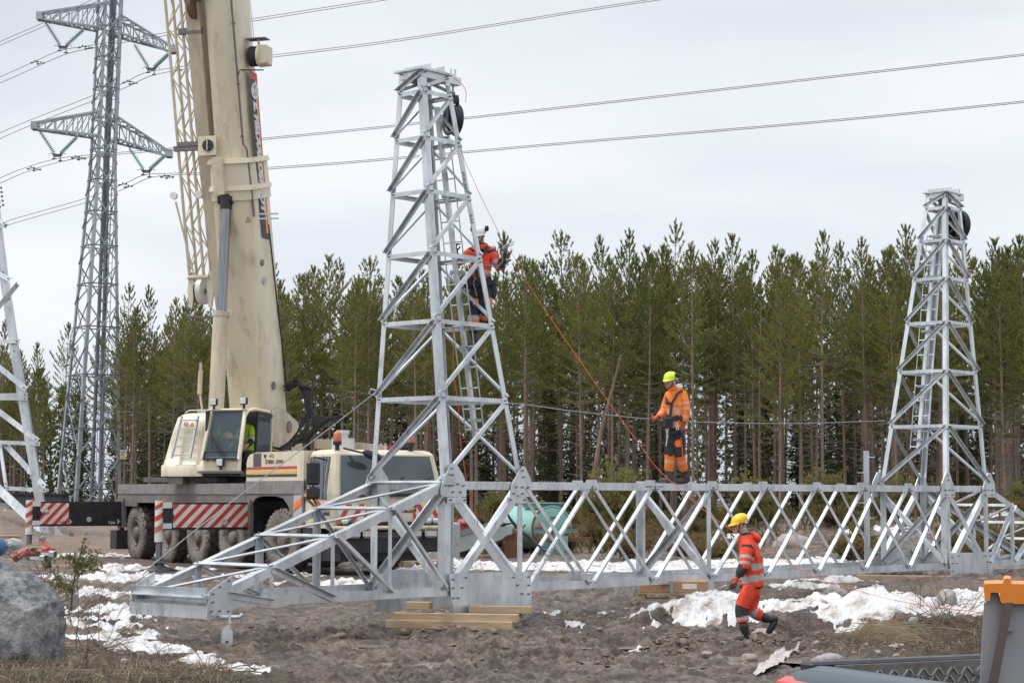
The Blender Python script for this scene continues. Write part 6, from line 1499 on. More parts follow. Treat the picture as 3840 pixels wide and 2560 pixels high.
for k in range(95):
    x=rn.uniform(-200,4050); Y=edge(x)+rn.uniform(12,48); q=at(x,1850,Y); z=Tz(q.x,Y); h=rn.uniform(5,10)
    if x<450 and k%2: continue
    s=h/10; put('spruce_tree',SPR[k%3],(q.x,Y,z),s,rn.uniform(0,6),'low dark spruce '+region(x),'spruce tree','spruces under the pines')
# leaning bare stems
for x,y0,x1,y1 in ((2195,1900,2330,1330),(1240+350,1700,1630,1500)):
    Y=95; m=MB(); m.tube([at(x,1960,Y),at((x+x1)/2-8,(y0+y1)/2,Y),at(x1,y1,Y)],[.13,.11,.06],6,BARK); 
    for k in range(8): p=at(x+(x1-x)*(k+1)/9,y0+(y1-y0)*(k+1)/9,Y); m.tube([p,p+V((rn.uniform(-.9,.9),0,rn.uniform(-.1,.4)))],[.015,.005],3,TWIG,False)
    o=m.build('leaning_trunk'); o['label']='slanting dead pine stem in the forest '+region(x); o['category']='tree trunk'
# far forest behind as one mass
m=MB(); vs=[];fs=[]; r2=random.Random(6)
tmm=MB()
for k in range(210):
    x=r2.uniform(-900,4800); Y=r2.uniform(142,175); q=at(x,1850,Y); z0=.4; h=r2.uniform(9,15) if x>500 else r2.uniform(8,11)
    tmm.tube([V((q.x,Y,z0)),V((q.x+r2.uniform(-.5,.5),Y,z0+h))],[.16,.03],4,BARK,False)
    for j in range(190):
        t=r2.random(); zz=z0+h*(.08+.92*t); rr=1.7*(1-t)**.6; a=r2.uniform(0,6.28); clump(vs,fs,V((q.x+rr*math.cos(a)*r2.random()**.5,Y+rr*math.sin(a)*r2.random()**.5,zz)),V((r2.uniform(-1,1),r2.uniform(-1,1),.6)),.5,r2,3,.17)
tmm.add(vs,fs,NEEDS); o=tmm.build('forest'); o['kind']='stuff'; o['label']='dense far pine forest seen through the front stems'; o['category']='forest'
# ---------------------------------------------------------------- bushes
def bush(seed,r=.6,h=.8,n=150,tw=26):
    rn=random.Random(seed); tm=MB(); vs=[];fs=[]
    for k in range(tw):
        q=rn.uniform(0,6.28); rr=r*rn.random()**.6; e=V((rr*math.cos(q),rr*math.sin(q),h*rn.uniform(.5,1.1))); tm.tube([V((0,0,-.05)),e*.5+V((0,0,.08)),e],[.012,.008,.003],3,TWIG,False)
        for j in range(n//tw): t=rn.uniform(.35,1.05); clump(vs,fs,e*t+V((rn.uniform(-.12,.12),rn.uniform(-.12,.12),rn.uniform(-.08,.08))),V((e.x*.6,e.y*.6,.6)),rn.uniform(.06,.11),rn,4,.03,.8)
    return tm,vs,fs
BUSH=[tree_proto(*bush(300+s,*a),mt,'stems','foliage') for s,(a,mt) in enumerate((((.8,.8,1100,44),JUN),((.5,1.2,900,36),JUNG),((1.0,.5,1000,50),JUN),((.5,.45,520,26),JUN)))]
for k in range(135):
    x=rn.uniform(1450,4000); Y=rn.uniform(58,86) if x>2000 else rn.uniform(66,90)
    if k>115: x=rn.uniform(2350,3900); Y=rn.uniform(50.5,57)
    q=at(x,1900,Y); z=Tz(q.x,Y)
    if 1640<x<2200 and Y<63: continue
    if 2850<x<3100 and Y<62: continue
    put('juniper_bush',BUSH[rn.randrange(4)],(q.x,Y,z-.05),rn.uniform(.6,1.25),rn.uniform(0,6),'ragged brownish bush '+region(x),'bush','bushes on the uncleared strip behind the girder',tn='stems',cn='foliage')
for x,y,h,lab in ((2330,1960,1.9,'taller yellow green juniper right of the teal tank'),(3090,2000,1.2,'upright green juniper sapling left of the far tower'),(2820,2020,1.4,'dense green juniper behind the walking man')):
    Y=62; q=at(x,1900,Y); put('juniper_bush',BUSH[1],(q.x,Y,Tz(q.x,Y)-.05),h,1,lab,'bush','junipers behind the girder',tn='stems',cn='foliage')
for k in range(16):
    x=rn.uniform(-100,1000); Y=rn.uniform(66,88); q=at(x,1900,Y); put('juniper_bush',BUSH[rn.randrange(4)],(q.x,Y,Tz(q.x,Y)-.05),rn.uniform(.5,.9),rn.uniform(0,6),'low brown bush on the sandy bank '+region(x),'bush','bushes on the sandy bank',tn='stems',cn='foliage')
# brush ground cover behind the girder
vs=[];fs=[]; bw=MB()
for k in range(24000):
    x=rn.uniform(-26,30); Y=rn.uniform(56,98); 
    if x<-6 and (Y<72 or rn.random()<.5): continue
    if perlin(x*.35,Y*.25,61)<-.18: continue
    z=Tz(x,Y) if k%8==0 else float(T(x,Y,False)); h=rn.uniform(.2,.75)
    d=V((rn.uniform(-.7,.7),rn.uniform(-.4,.4),1)); b_=len(vs); w_=rn.uniform(.012,.03)
    p=V((x,Y,z-.05)); vs+=[tuple(p),tuple(p+V((w_,0,0))),tuple(p+d*h*.6+V((w_,0,0))),tuple(p+d*h+V((rn.uniform(-.1,.1),0,-.03)))]; fs.append((b_,b_+1,b_+2,b_+3))
DRYG=leafmat('dry_grass',(.10,.085,.03),(.21,.165,.085),.3)
bw.add(vs,fs,DRYG); o=bw.build('brush_cover'); o['kind']='stuff'; o['label']='tangled brown brush and dry grass before the forest'; o['category']='undergrowth'
# foreground grass and litter
def blades(region_fn,n,hm,mt,nm,label,lean=1.,seed=1):
    rn=random.Random(seed); vs=[];fs=[]; c=0; tr=0
    while c<n and tr<n*8:
        tr+=1; P=region_fn(rn)
        if P is None: continue
        x,y=P; z=Tz(x,y); h=rn.uniform(.3,1)*hm; q=rn.uniform(0,6.28); d=V((math.cos(q)*lean*rn.random(),math.sin(q)*lean*rn.random(),rn.uniform(.25,1))).normalized(); w_=V((math.cos(q+1.57),math.sin(q+1.57),0))*rn.uniform(.0015,.0035)
        p=V((x,y,z-.01)); a=p+d*h*.5; b=p+d*h+V((d.x*h*.5,d.y*h*.5,-h*rn.uniform(0,.35))); k=len(vs)
        vs+=[tuple(p-w_),tuple(p+w_),tuple(a+w_),tuple(a-w_),tuple(b)]; fs+=[(k,k+1,k+2,k+3),(k+3,k+2,k+4)]; c+=1
    m=MB(); m.add(vs,fs,mt); o=m.build(nm); o['kind']='stuff'; o['label']=label; o['category']='grass'
STRAW=mat('straw',(.28,.21,.125),.8,c2=(.46,.37,.24),scale=3); GGRS=mat('dull_green_grass',(.08,.115,.022),.7,c2=(.16,.18,.045),scale=4); BTW=mat('brown_twig_litter',(.10,.065,.045),.85,c2=(.19,.135,.10),scale=4)
def lreg(rn):
    x=rn.uniform(-7.5,-1.9); y=rn.uniform(19.5,25.2)
    if x>-2.6-(y-20.5)*.55+.5*float(perlin(x,y,4)): return None
    if perlin(x*1.3,y*1.1,33)<-.25: return None
    return x,y
def rreg(rn):
    x=rn.gauss(6.3,1.4); y=rn.gauss(26.2,1.3)
    if x<4 or y<23 or perlin(x*1.2,y,35)<-.1: return None
    return x,y
blades(lreg,1300,.28,STRAW,'dry_grass','dry straw coloured grass tangle in the lower left foreground',1.3,1)
blades(lreg,6500,.13,GGRS,'green_grass','short dull green grass in the lower left foreground',1.,2)
blades(lreg,7000,.34,BTW,'twig_litter','brown twig litter in the lower left foreground',2.2,3)
blades(rreg,4500,.15,BTW,'twig_litter','dark twig litter on the bank left of the storage box',2.2,4)
blades(rreg,1600,.25,STRAW,'dry_grass','sparse straw on the bank left of the storage box',1.3,5)
vs=[];fs=[];c=gnd(3330,2385,.25); rn=random.Random(15); m=MB()
for k in range(900):
    p=V((c.x+rn.gauss(-.25,.16),c.y+rn.gauss(.0,.14),0)); p.z=Tz(p.x,p.y)-.02; L_=rn.uniform(.3,.75); d=V((rn.uniform(.35,1.),rn.uniform(-.35,.2),rn.uniform(.2,.9))).normalized(); a=p+d*L_*.45; b=a+V((d.x,d.y,d.z*.2-.15))*L_*.35; e=b+V((d.x,d.y,-.55))*L_*.3
    q=len(vs); w_=V((0,0,.0028)); vs+=[tuple(p-w_),tuple(p+w_),tuple(a-w_),tuple(a+w_),tuple(b-w_),tuple(b+w_),tuple(e)]; fs+=[(q,q+1,q+3,q+2),(q+2,q+3,q+5,q+4),(q+4,q+5,q+6)]
m.add(vs,fs,STRAW); o=m.build('grass_tuft'); o['label']='large drooping tuft of straw coloured dry grass below the snow heap'; o['category']='grass tuft'
# bare twigs, sticks
def twigs(P,n,L_,seed,label,up=.6,dirx=0.,nm='bare_bush',r=.006):
    rn=random.Random(seed); m=MB()
    for k in range(n):
        q=rn.uniform(0,6.28); d=V((math.cos(q)+dirx,math.sin(q)*.6,up*rn.uniform(.2,1.6))).normalized(); p=V(P)+V((rn.uniform(-.2,.2),rn.uniform(-.2,.2),-.03)); pts=[p]; LL=L_*rn.uniform(.5,1.1)
        for s in range(5): d=(d+V((rn.uniform(-.25,.25),rn.uniform(-.2,.2),rn.uniform(-.28,.18)))).normalized(); pts.append(pts[-1]+d*LL/5)
        m.tube(pts,[r,r*.85,r*.7,r*.5,r*.4,r*.25],4,BTW,False)
        for s in (2,3,4):
            if rn.random()<.8: e=(pts[s]-pts[s-1]).normalized()+V((rn.uniform(-.8,.8),rn.uniform(-.5,.5),rn.uniform(-.2,.7))); m.tube([pts[s],pts[s]+e*LL*.13,pts[s]+e*LL*.22+V((0,0,.02))],[r*.5,r*.4,r*.2],3,BTW,False)
    o=m.build(nm); o['label']=label; o['category']='bare bush'
for k,(x,y,n,L_,lab,dx) in enumerate(((240,2290,16,1.5,'bare brown bush spreading over the snow right of the boulder',.6),(330,2440,14,1.3,'bare twiggy bush at the lower right of the boulder',.8),(560,2450,16,.8,'bare twigs beside the snow strip under the beam tip',.2),(180,2230,12,1.2,'bare stems rising behind the grey boulder',.5),(760,2520,12,.7,'bare low twigs at the bottom left of the mud',.3),(3480,2350,18,.7,'dark bare twigs beside the grass tuft',.0),(3560,2420,20,.9,'dark bare twigs left of the grey storage box',.1),(3300,2185,18,1.2,'dark bare brush before the far timber pile',.0),(3600,2330,16,.8,'reddish bare twigs close to the orange lid',.3),(3430,2330,8,.5,'single upright broken twig cluster on the snow heap',.0))):
    Y=gnd(x,y,.1).y if y>2200 else gnd(x,y,.2).y; q=at(x,y,Y); twigs((q.x,Y,Tz(q.x,Y)),n,L_,400+k,lab,.5,dx,r=.007 if y>2200 else .011)
rn=random.Random(51); m=MB(); c=0
while c<420:
    P2=lreg(rn) if c<230 else rreg(rn)
    if P2 is None: continue
    x,y=P2; L_=rn.uniform(.2,.95); a=rn.uniform(-.9,.9)+(math.pi if rn.random()<.5 else 0); z0=Tz(x,y); up=rn.uniform(-.05,.16); pts=[]
    for t in (0,.25,.5,.75,1): xx,yy=x+L_*t*math.cos(a)+rn.uniform(-.02,.02),y+L_*t*math.sin(a)*.8; pts.append(V((xx,yy,max(Tz(xx,yy)+.01,z0+.02+up*L_*math.sin(t*2.2)))))
    m.tube(pts,[.0045,.004,.0035,.003,.002],4,BTW if rn.random()<.92 else STRAW,False); c+=1
    for q in (1,2,3):
        if rn.random()<.5: m.tube([pts[q],pts[q]+V((rn.uniform(-.15,.15),rn.uniform(-.1,.1),rn.uniform(.0,.14)))],[.004,.002],3,BTW,False)
o=m.build('brushwood'); o['kind']='stuff'; o['label']='tangle of felled twigs and branches on the foreground banks'; o['category']='brushwood'
rn=random.Random(23)
for k in range(34):
    x,y=(rn.uniform(300,1000),rn.uniform(2400,2540)) if k<16 else (rn.uniform(1300,3500),rn.uniform(2250,2520)); p=gnd(x,y,.08); L_=rn.uniform(.15,.8) if k<16 else rn.uniform(.1,.5); a=rn.uniform(-.6,.6)
    pts=[V((p.x+L_*(t-.5)*math.cos(a),p.y+L_*(t-.5)*math.sin(a)+.02*math.sin(t*5),0)) for t in (0,.25,.5,.75,1)]
    m=MB(); m.tube([V((q.x,q.y,Tz(q.x,q.y)+.02+rn.uniform(0,.03))) for q in pts],[.009,.008,.008,.006,.004],5,BTW); o=m.build('stick'); o['label']='thin broken stick lying on the ground '+('in the lower left foreground' if k<16 else 'in the open mud'); o['category']='stick'; o['group']='sticks on the ground'
# juniper sapling in front of the crane's near outrigger
Y=31.; b0=at(270,2290,Y); t_=thing('juniper_sapling','slender yellow green juniper sapling in snow between the boulder and the crane','sapling',(b0.x,Y,Tz(b0.x,Y)))
def J(x,y,d=0): return at(x,y,Y+d)
m=MB(); 
br=[[(266,2290),(272,2200),(285,2140),(300,2080),(318,2020)],[(283,2150),(310,2120),(345,2105),(365,2140)],[(276,2180),(320,2130),(350,2090),(360,2075)],[(270,2210),(230,2180),(190,2140),(175,2110)],[(270,2215),(220,2200),(170,2190)],[(268,2240),(225,2260),(215,2300)],[(290,2110),(262,2090),(245,2095)],[(225,2260),(230,2330)]]
vs=[];fs=[]
for k,b in enumerate(br):
    pts=[J(x,y,(k%3-1)*.12) for x,y in b]; m.tube(pts,[.018*(1 if k==0 else .55)*(1-.7*i/len(pts)) for i in range(len(pts))],5,BARKD)
    if k in (5,7): continue
    for j in range(len(pts)-1):
        for g in range(20 if (k!=0 or j>1) else 5):
            t=rn.random(); p=pts[j].lerp(pts[j+1],t)+V((rn.gauss(0,.06),rn.gauss(0,.06),rn.gauss(0,.05))); clump(vs,fs,p,V((rn.uniform(-.6,.6),rn.uniform(-.5,.5),.7)),rn.uniform(.04,.08),rn,5,.02,.8)
m.build('stem',parent=t_); m=MB(); m.add(vs,fs,JUNG); m.build('foliage',parent=t_)
# ---------------------------------------------------------------- people
def skin(name,J,edges,root,mt,parent=None,sub=2,zones=None):
    """J: {joint:(Vector, radius or (rx,ry))}; one continuous skinned surface"""
    me=bpy.data.meshes.new('sk'); keys=list(J); ix={k:i for i,k in enumerate(keys)}
    me.from_pydata([J[k][0] for k in keys],[(ix[a],ix[b]) for a,b in edges],[])
    o=bpy.data.objects.new('sk',me); col.objects.link(o)
    o.modifiers.new('s','SKIN'); 
    if not me.skin_vertices:
        bm=bmesh.new(); bm.from_mesh(me); bm.verts.layers.skin.verify(); bm.to_mesh(me); bm.free()
    sv=me.skin_vertices[0].data
    for k in keys:
        r=J[k][1]; sv[ix[k]].radius=r if isinstance(r,tuple) else (r,r); sv[ix[k]].use_root=(k==root)
    s=o.modifiers.new('u','SUBSURF'); s.levels=sub; s.render_levels=sub
    bpy.context.view_layer.update()
    nm=bpy.data.meshes.new_from_object(o.evaluated_get(bpy.context.evaluated_depsgraph_get())); bpy.data.objects.remove(o)
    nm.name=name; nm.materials.clear()
    for q in (mt if isinstance(mt,list) else [mt]): nm.materials.append(q)
    for p in nm.polygons:
        p.use_smooth=True; p.material_index=0
    if zones:
        for p in nm.polygons: p.material_index=zones(p.center)
    return link(name,nm,parent)
def seg(c,a,b):
    d=b-a; t=(c-a).dot(d)/d.length_squared; return t,(c-(a+d*t)).length
def person(label,Y0,j,sc,jacket,trouser,helmet_m,opt):
    """j: joints as (px,py,dY) picture points at distance Y0+dY"""
    Q={k:at(v[0],v[1],Y0+(v[2] if len(v)>2 else 0)) for k,v in j.items()}
    foot=min(Q['toeA'].z,Q['toeB'].z)
    t_=thing('person',label,'person',(Q['pelvis'].x,Q['pelvis'].y,foot-.03))
    s=sc*1.0; S2=sc*1.2
    E=[('pelvis','waist'),('waist','chest'),('chest','neck'),('neck','head'),('head','crown')]
    B={'pelvis':(Q['pelvis'],(.13*s,.11*s)),'waist':(Q['waist'],(.125*s,.10*s)),'chest':(Q['chest'],(.12*s,.09*s)),'neck':(Q['neck'],.055*s),'head':(Q['head'],(.078*s,.09*s)),'crown':(Q['head']+EH*.09*s,.065*s)}
    for a in 'AB':
        B['sh'+a]=(Q['sh'+a],.045*s);B['el'+a]=(Q['el'+a],.043*s);B['wr'+a]=(Q['wr'+a],.03*s);B['ha'+a]=(Q['ha'+a],.034*s)
        B['hip'+a]=(Q['hip'+a],.09*s);B['kn'+a]=(Q['kn'+a],.062*s);B['an'+a]=(Q['an'+a],.030*s);B['toe'+a]=(Q['an'+a].lerp(Q['toe'+a],.25),.012*s)
        E+=[('chest','sh'+a),('sh'+a,'el'+a),('el'+a,'wr'+a),('wr'+a,'ha'+a),('pelvis','hip'+a),('hip'+a,'kn'+a),('kn'+a,'an'+a),('an'+a,'toe'+a)]
    skin('body',B,E,'pelvis',SKIN,t_)
    # jacket
    up=(Q['chest']-Q['pelvis']).normalized()
    hem=Q['waist'].lerp(Q['pelvis'],opt.get('hem',1.1))
    Jk={'hem':(hem,(.175*S2,.14*S2)),'waist':(Q['waist'],(.17*S2,.14*S2)),'chest':(Q['chest'],(.185*S2,.145*S2)),'col':(Q['neck']-up*.035,(.10*S2,.09*S2)),'col2':(Q['neck']+(Q['head']-Q['neck'])*.30,.082*S2)}
    Ej=[('hem','waist'),('waist','chest'),('chest','col'),('col','col2')]
    for a in 'AB':
        Jk['sh'+a]=(Q['sh'+a],.092*S2); Jk['m'+a]=(Q['sh'+a].lerp(Q['el'+a],.5),.078*S2); Jk['el'+a]=(Q['el'+a],.070*S2); Jk['n'+a]=(Q['el'+a].lerp(Q['wr'+a],.5),.062*S2); Jk['wr'+a]=(Q['el'+a].lerp(Q['wr'+a],.97),.052*S2)
        Ej+=[('chest','sh'+a),('sh'+a,'m'+a),('m'+a,'el'+a),('el'+a,'n'+a),('n'+a,'wr'+a)]
    hi,bl,rf=opt['mats']
    def jz(c):
        best=9;w='t';tt=0
        for a in 'AB':
            for n_,(p,q) in (('u',(Q['sh'+a],Q['el'+a])),('l',(Q['el'+a],Q['wr'+a]))):
                t,d=seg(c,p,q)
                if -.05<t<1.2 and d<.13*s and d<best-.0: best=d;w=n_;tt=t
        t,d=seg(c,Q['pelvis'],Q['neck'])
        if w!='t' and t>0 and d<.15*s: w='t'
        if w=='u':
            if tt<.1 and opt.get('shblack'): return 1
            return 2 if .50<tt<.66 or .84<tt<.98 else 0
        if w=='l':
            if opt['cuff']: return 1 if tt>.12 else 0
            return 2 if .42<tt<.60 else 0
        L_=opt['bands']
        for a,b in L_:
            if a<t<b: return 2
        if t<opt['hemblack']: return 1
        if t>1.0 and opt['collar']: return 1
        return 0
    jk=skin('jacket',Jk,Ej,'waist',[hi,bl,rf],t_,4,jz)
    # trousers
    Tr={'top':(Q['waist'].lerp(Q['pelvis'],.7),(.14*S2,.115*S2)),'pelvis':(Q['pelvis'],(.15*S2,.125*S2))}; Et=[('top','pelvis')]
    for a in 'AB':
        end=opt.get('tuck',.93)
        Tr['h'+a]=(Q['hip'+a].lerp(Q['kn'+a],.12),.108*S2);Tr['th'+a]=(Q['hip'+a].lerp(Q['kn'+a],.55),.098*S2);Tr['kn'+a]=(Q['kn'+a],.086*S2);Tr['c'+a]=(Q['kn'+a].lerp(Q['an'+a],.5),.080*S2);Tr['e'+a]=(Q['kn'+a].lerp(Q['an'+a],end),.076*S2 if end>.9 else .066*S2)
        Et+=[('pelvis','h'+a),('h'+a,'th'+a),('th'+a,'kn'+a),('kn'+a,'c'+a),('c'+a,'e'+a)]
    def tz(c):
        best=9;w=None
        for a in 'AB':
            for n_,(p,q) in (('T',(Q['hip'+a],Q['kn'+a])),('S',(Q['kn'+a],Q['an'+a]))):
                t,d=seg(c,p,q); t0=min(1,max(0,t)); d=(c-p.lerp(q,t0)).length
                if d<best: best=d;w=n_;tt=t0;aa=a
        return opt['tz'](w,tt,aa,c,Q)
    skin('trousers',Tr,Et,'pelvis',[trouser,FAB,rf,opt.get('hi2',hi)],t_,3,tz)
    for a in 'AB':
        d=(Q['toe'+a]-Q['heel'+a]); an=Q['an'+a]; k=Q['kn'+a]
        if opt['boots']=='tall': X={'t':(k.lerp(an,.45),.068*S2),'m':(k.lerp(an,.75),.062*S2),'a':(an,.055*S2),'h':(Q['heel'+a],.046*S2),'b':(Q['heel'+a].lerp(Q['toe'+a],.6),.046*S2),'toe':(Q['toe'+a],.038*S2)}
        else: X={'t':(k.lerp(an,.9),.05*S2),'a':(an,.055*S2),'h':(Q['heel'+a],.05*S2),'b':(Q['heel'+a].lerp(Q['toe'+a],.6),.05*S2),'toe':(Q['toe'+a],.042*S2)}
        ks=list(X); E2=[(ks[i],ks[i+1]) for i in range(len(ks)-1)]
        bo=skin('boot',X,E2,'a',BOOTM if opt['boots']=='tall' else mat('dark_work_boot',(.045,.04,.036),.8,c2=(.09,.08,.07),scale=9),t_)
    # gloves with fingers
    for a in 'AB':
        wr,ha=Q['wr'+a],Q['ha'+a]; d=(ha-wr).normalized(); fl=opt['curl'][a]; side=d.cross(V((0,1,0)))
        if side.length<.1: side=V((1,0,0))
        side.normalize(); nrm=d.cross(side).normalized()
        X={'w0':(wr-d*.05,.045*s),'w':(wr,.040*s),'p':(wr+d*.055*s,(.045*s,.03*s)),'k':(wr+d*.095*s,(.045*s,.024*s))}; E2=[('w0','w'),('w','p'),('p','k')]
        bend=V(opt['palm'][a]).normalized()
        for f,(o_,ln) in enumerate(((-.034,.072),(-.012,.084),(.011,.078),(.033,.062))):
            b=wr+d*.10*s+side*o_*s; p1=b+(d*(1-fl*.5)+bend*fl*.6).normalized()*ln*.5*s; p2=p1+(d*(1-fl*1.1)+bend*fl).normalized()*ln*.35*s; p3=p2+(d*(.7-fl*1.3)+bend*fl).normalized()*ln*.3*s
            for q,(pp,rr) in enumerate(((b,.0115),(p1,.0105),(p2,.0095),(p3,.008))): X[f'f{f}{q}']=(pp,rr*s)
            E2+=[('k',f'f{f}0'),(f'f{f}0',f'f{f}1'),(f'f{f}1',f'f{f}2'),(f'f{f}2',f'f{f}3')]
        th=wr+d*.035*s-side*.04*s; X['t0']=(th,.014*s); X['t1']=(th+(d*.7-side*.5+bend*.4).normalized()*.04*s,.012*s); X['t2']=(X['t1'][0]+(d*.8+bend*.5).normalized()*.032*s,.010*s); E2+=[('p','t0'),('t0','t1'),('t1','t2')]
        g0,g1=opt['glove']; skin('glove',X,E2,'p',[g0,g1],t_,2,lambda c,wr=wr,d=d: 1 if (c-wr).dot(d)>.12*s or (c-wr).dot(d)<.0 else 0)
    # head: face features, hair, helmet
    fd=V(opt['face']).normalized(); hd=Q['head']; sd=fd.cross(EH).normalized(); rot=Matrix((sd,fd,EH)).transposed()
    hp=lambda x,y,z: hd+(sd*x+fd*y+EH*z)*s
    m=MB(); m.ell(hp(0,.005,0),(.074*s,.092*s,.112*s),SKIN,16,12,rot); m.ell(hp(0,.055,-.065),(.045*s,.04*s,.04*s),SKIN,12,8,rot)
    m.prism([(0,.018),(.028,-.018),(0,-.022)],hp(-.012,.085,-.008),fd*s,EH*s,sd*.024*s,SKIN); m.ell(hp(0,.093,-.022),(.016*s,.018*s,.014*s),SKIN,8,6,rot)
    for q in (-1,1): m.ell(hp(q*.076,.0,-.01),(.012*s,.022*s,.032*s),SKIN,8,6,rot)
    DK=mat('dark_eye',(.03,.02,.02),.3); LIP=mat('lip',(.36,.15,.12),.5)
    for q in (-1,1): m.ell(hp(q*.03,.082,.008),(.013*s,.008*s,.006*s),DK,8,5,rot); m.ell(hp(q*.03,.084,.026),(.02*s,.008*s,.005*s),mat('brow',(.12,.07,.04),.8),8,4,rot)
    m.ell(hp(0,.09,-.052),(.025*s,.008*s,.006*s),LIP,8,5,rot); m.build('face',parent=t_)
    if opt.get('hair'):
        m=MB(); hm=opt['hair']
        for q in (-1,1): m.tube([hp(q*.065,-.0,.05),hp(q*.078,.005,-.03),hp(q*.07,-.01,-.11),hp(q*.05,-.03,-.15)],[.03*s,.03*s,.026*s,.012*s],8,hm)
        m.ell(hp(0,-.03,.0),(.08*s,.075*s,.11*s),hm,12,8,rot); m.build('hair',parent=t_)
    if opt.get('beard'):
        m=MB(); m.ell(hp(0,.045,-.085),(.062*s,.055*s,.045*s),mat('brown_beard',(.06,.035,.025),.9),12,8,rot); m.build('beard',parent=t_)
    m=MB(); tl=opt.get('tilt',0.); rr=rot@Matrix.Rotation(tl,3,'X'); hc=hp(0,.0,.035)
    rings=[]
    for z,a,b in ((-.0,.108,.128),(.035,.110,.130),(.07,.102,.118),(.10,.082,.094),(.122,.050,.058),(.13,.008,.008)): rings.append([hc+rr@(V((a*math.cos(2*math.pi*i/24),b*math.sin(2*math.pi*i/24),z))*s) for i in range(24)])
    m.loft(rings,helmet_m,True)
    pk_=[hc+rr@(V(((.112)*math.cos(R(18+144*i/10)),(.128+.045*math.sin(math.pi*i/10))*math.sin(R(18+144*i/10))+.0,-.008-.012*math.sin(math.pi*i/10)))*s) for i in range(11)]
    pi_=[hc+rr@(V((.108*math.cos(R(18+144*i/10)),.126*math.sin(R(18+144*i/10)),.012))*s) for i in range(11)]
    m.add(pk_+pi_+[p-rr@V((0,0,.006)) for p in pk_],[(i,i+1,i+12,i+11) for i in range(10)]+[(i+22,i+23,i+1,i) for i in range(10)],helmet_m,True)
    for q in (-1,0,1): m.tube([hc+rr@(V((q*.035,.11-.0*abs(q),.045))*s),hc+rr@(V((q*.035,.05,.115))*s),hc+rr@(V((q*.035,-.05,.115))*s),hc+rr@(V((q*.035,-.11,.045))*s)],.006*s,5,helmet_m)
    ho=m.build('helmet',parent=t_)
    if opt.get('muffs'):
        m=MB()
        for q in (-1,1): 
            c=hc+rr@(V((q*.125,-.04,opt['muffs']))*s); m.disc_profile(c-sd*q*.02,sd*q,[(0,.03*s),(.0,.045*s),(.035,.045*s),(.045,.025*s),(.045,0)],14,RUBBER); m.tube([c,hc+rr@(V((q*.11,.0,.02))*s)],.008,5,RUBBER)
        m.build('ear_defender',parent=t_)
    m=MB(); m.tube([hp(.078,.02,.03),hp(.07,.035,-.06),hp(.0,.05,-.108),hp(-.07,.035,-.06),hp(-.078,.02,.03)],.006,5,RUBBER); m.tube([hp(-.085,-.02,.0),hp(0,-.1,-.01),hp(.085,-.02,.0)],[.022]*3,6,mat('grey_headband',(.12,.12,.12),.6)); m.build('chin_strap',parent=t_)
    return t_,Q,hp
# the walking man
def tzw(w,t,a,c,Q):
    if w=='T': return 1 if (a=='A' and t>.86) else 0
    if a=='A': return 1 if t<.26 else 2 if .27<t<.42 else 0
    return 2 if t<.24 else 0
HYEL=mat('yellow_helmet',(.82,.50,.01),.3); HLIM=mat('lime_helmet',(.62,.80,.02),.3); HWHT=mat('white_helmet',(.72,.71,.68),.35); HAIR=mat('fair_hair',(.42,.27,.15),.6)
person('man in red high visibility suit, yellow helmet and rubber boots walking left through the mud',27.8,
 dict(pelvis=(2824,2196),waist=(2822,2135),chest=(2820,2062),neck=(2795,2005,-.02),head=(2772,1968,-.02),
  shA=(2800,2048,-.17),elA=(2792,2118,-.24),wrA=(2766,2163,-.26),haA=(2756,2186,-.26),shB=(2822,2045,.17),elB=(2820,2115,.22),wrB=(2800,2160,.2),haB=(2795,2180,.2),
  hipA=(2812,2200,-.09),knA=(2778,2284,-.10),anA=(2796,2378,-.1),toeA=(2748,2397,-.14),heelA=(2812,2394,-.09),
  hipB=(2832,2200,.09),knB=(2812,2290,.10),anB=(2896,2326,.14),toeB=(2878,2376,.14),heelB=(2914,2316,.14)),1.0,'red',HVR,HYEL,
 dict(mats=(HVR,FAB,REFL),cuff=True,bands=((.10,.22),(.32,.44)),hemblack=-.02,collar=True,shblack=True,tz=tzw,boots='tall',tuck=.52,curl=dict(A=.45,B=.45),palm=dict(A=(-.6,.2,-.6),B=(-1,0,-.5)),glove=(GLOVE,GLOVEB),face=(-.96,-.26,-.28),tilt=.12,hem=1.25))
# hood
m=MB(); c=at(2832,2012,27.85); m.ell(c,(.10,.13,.06),HVR,14,8,Matrix.Rotation(.75,3,'Y')); o=m.build('hood',parent=[q for q in bpy.data.objects if q.get('category')=='person'][-1]) 
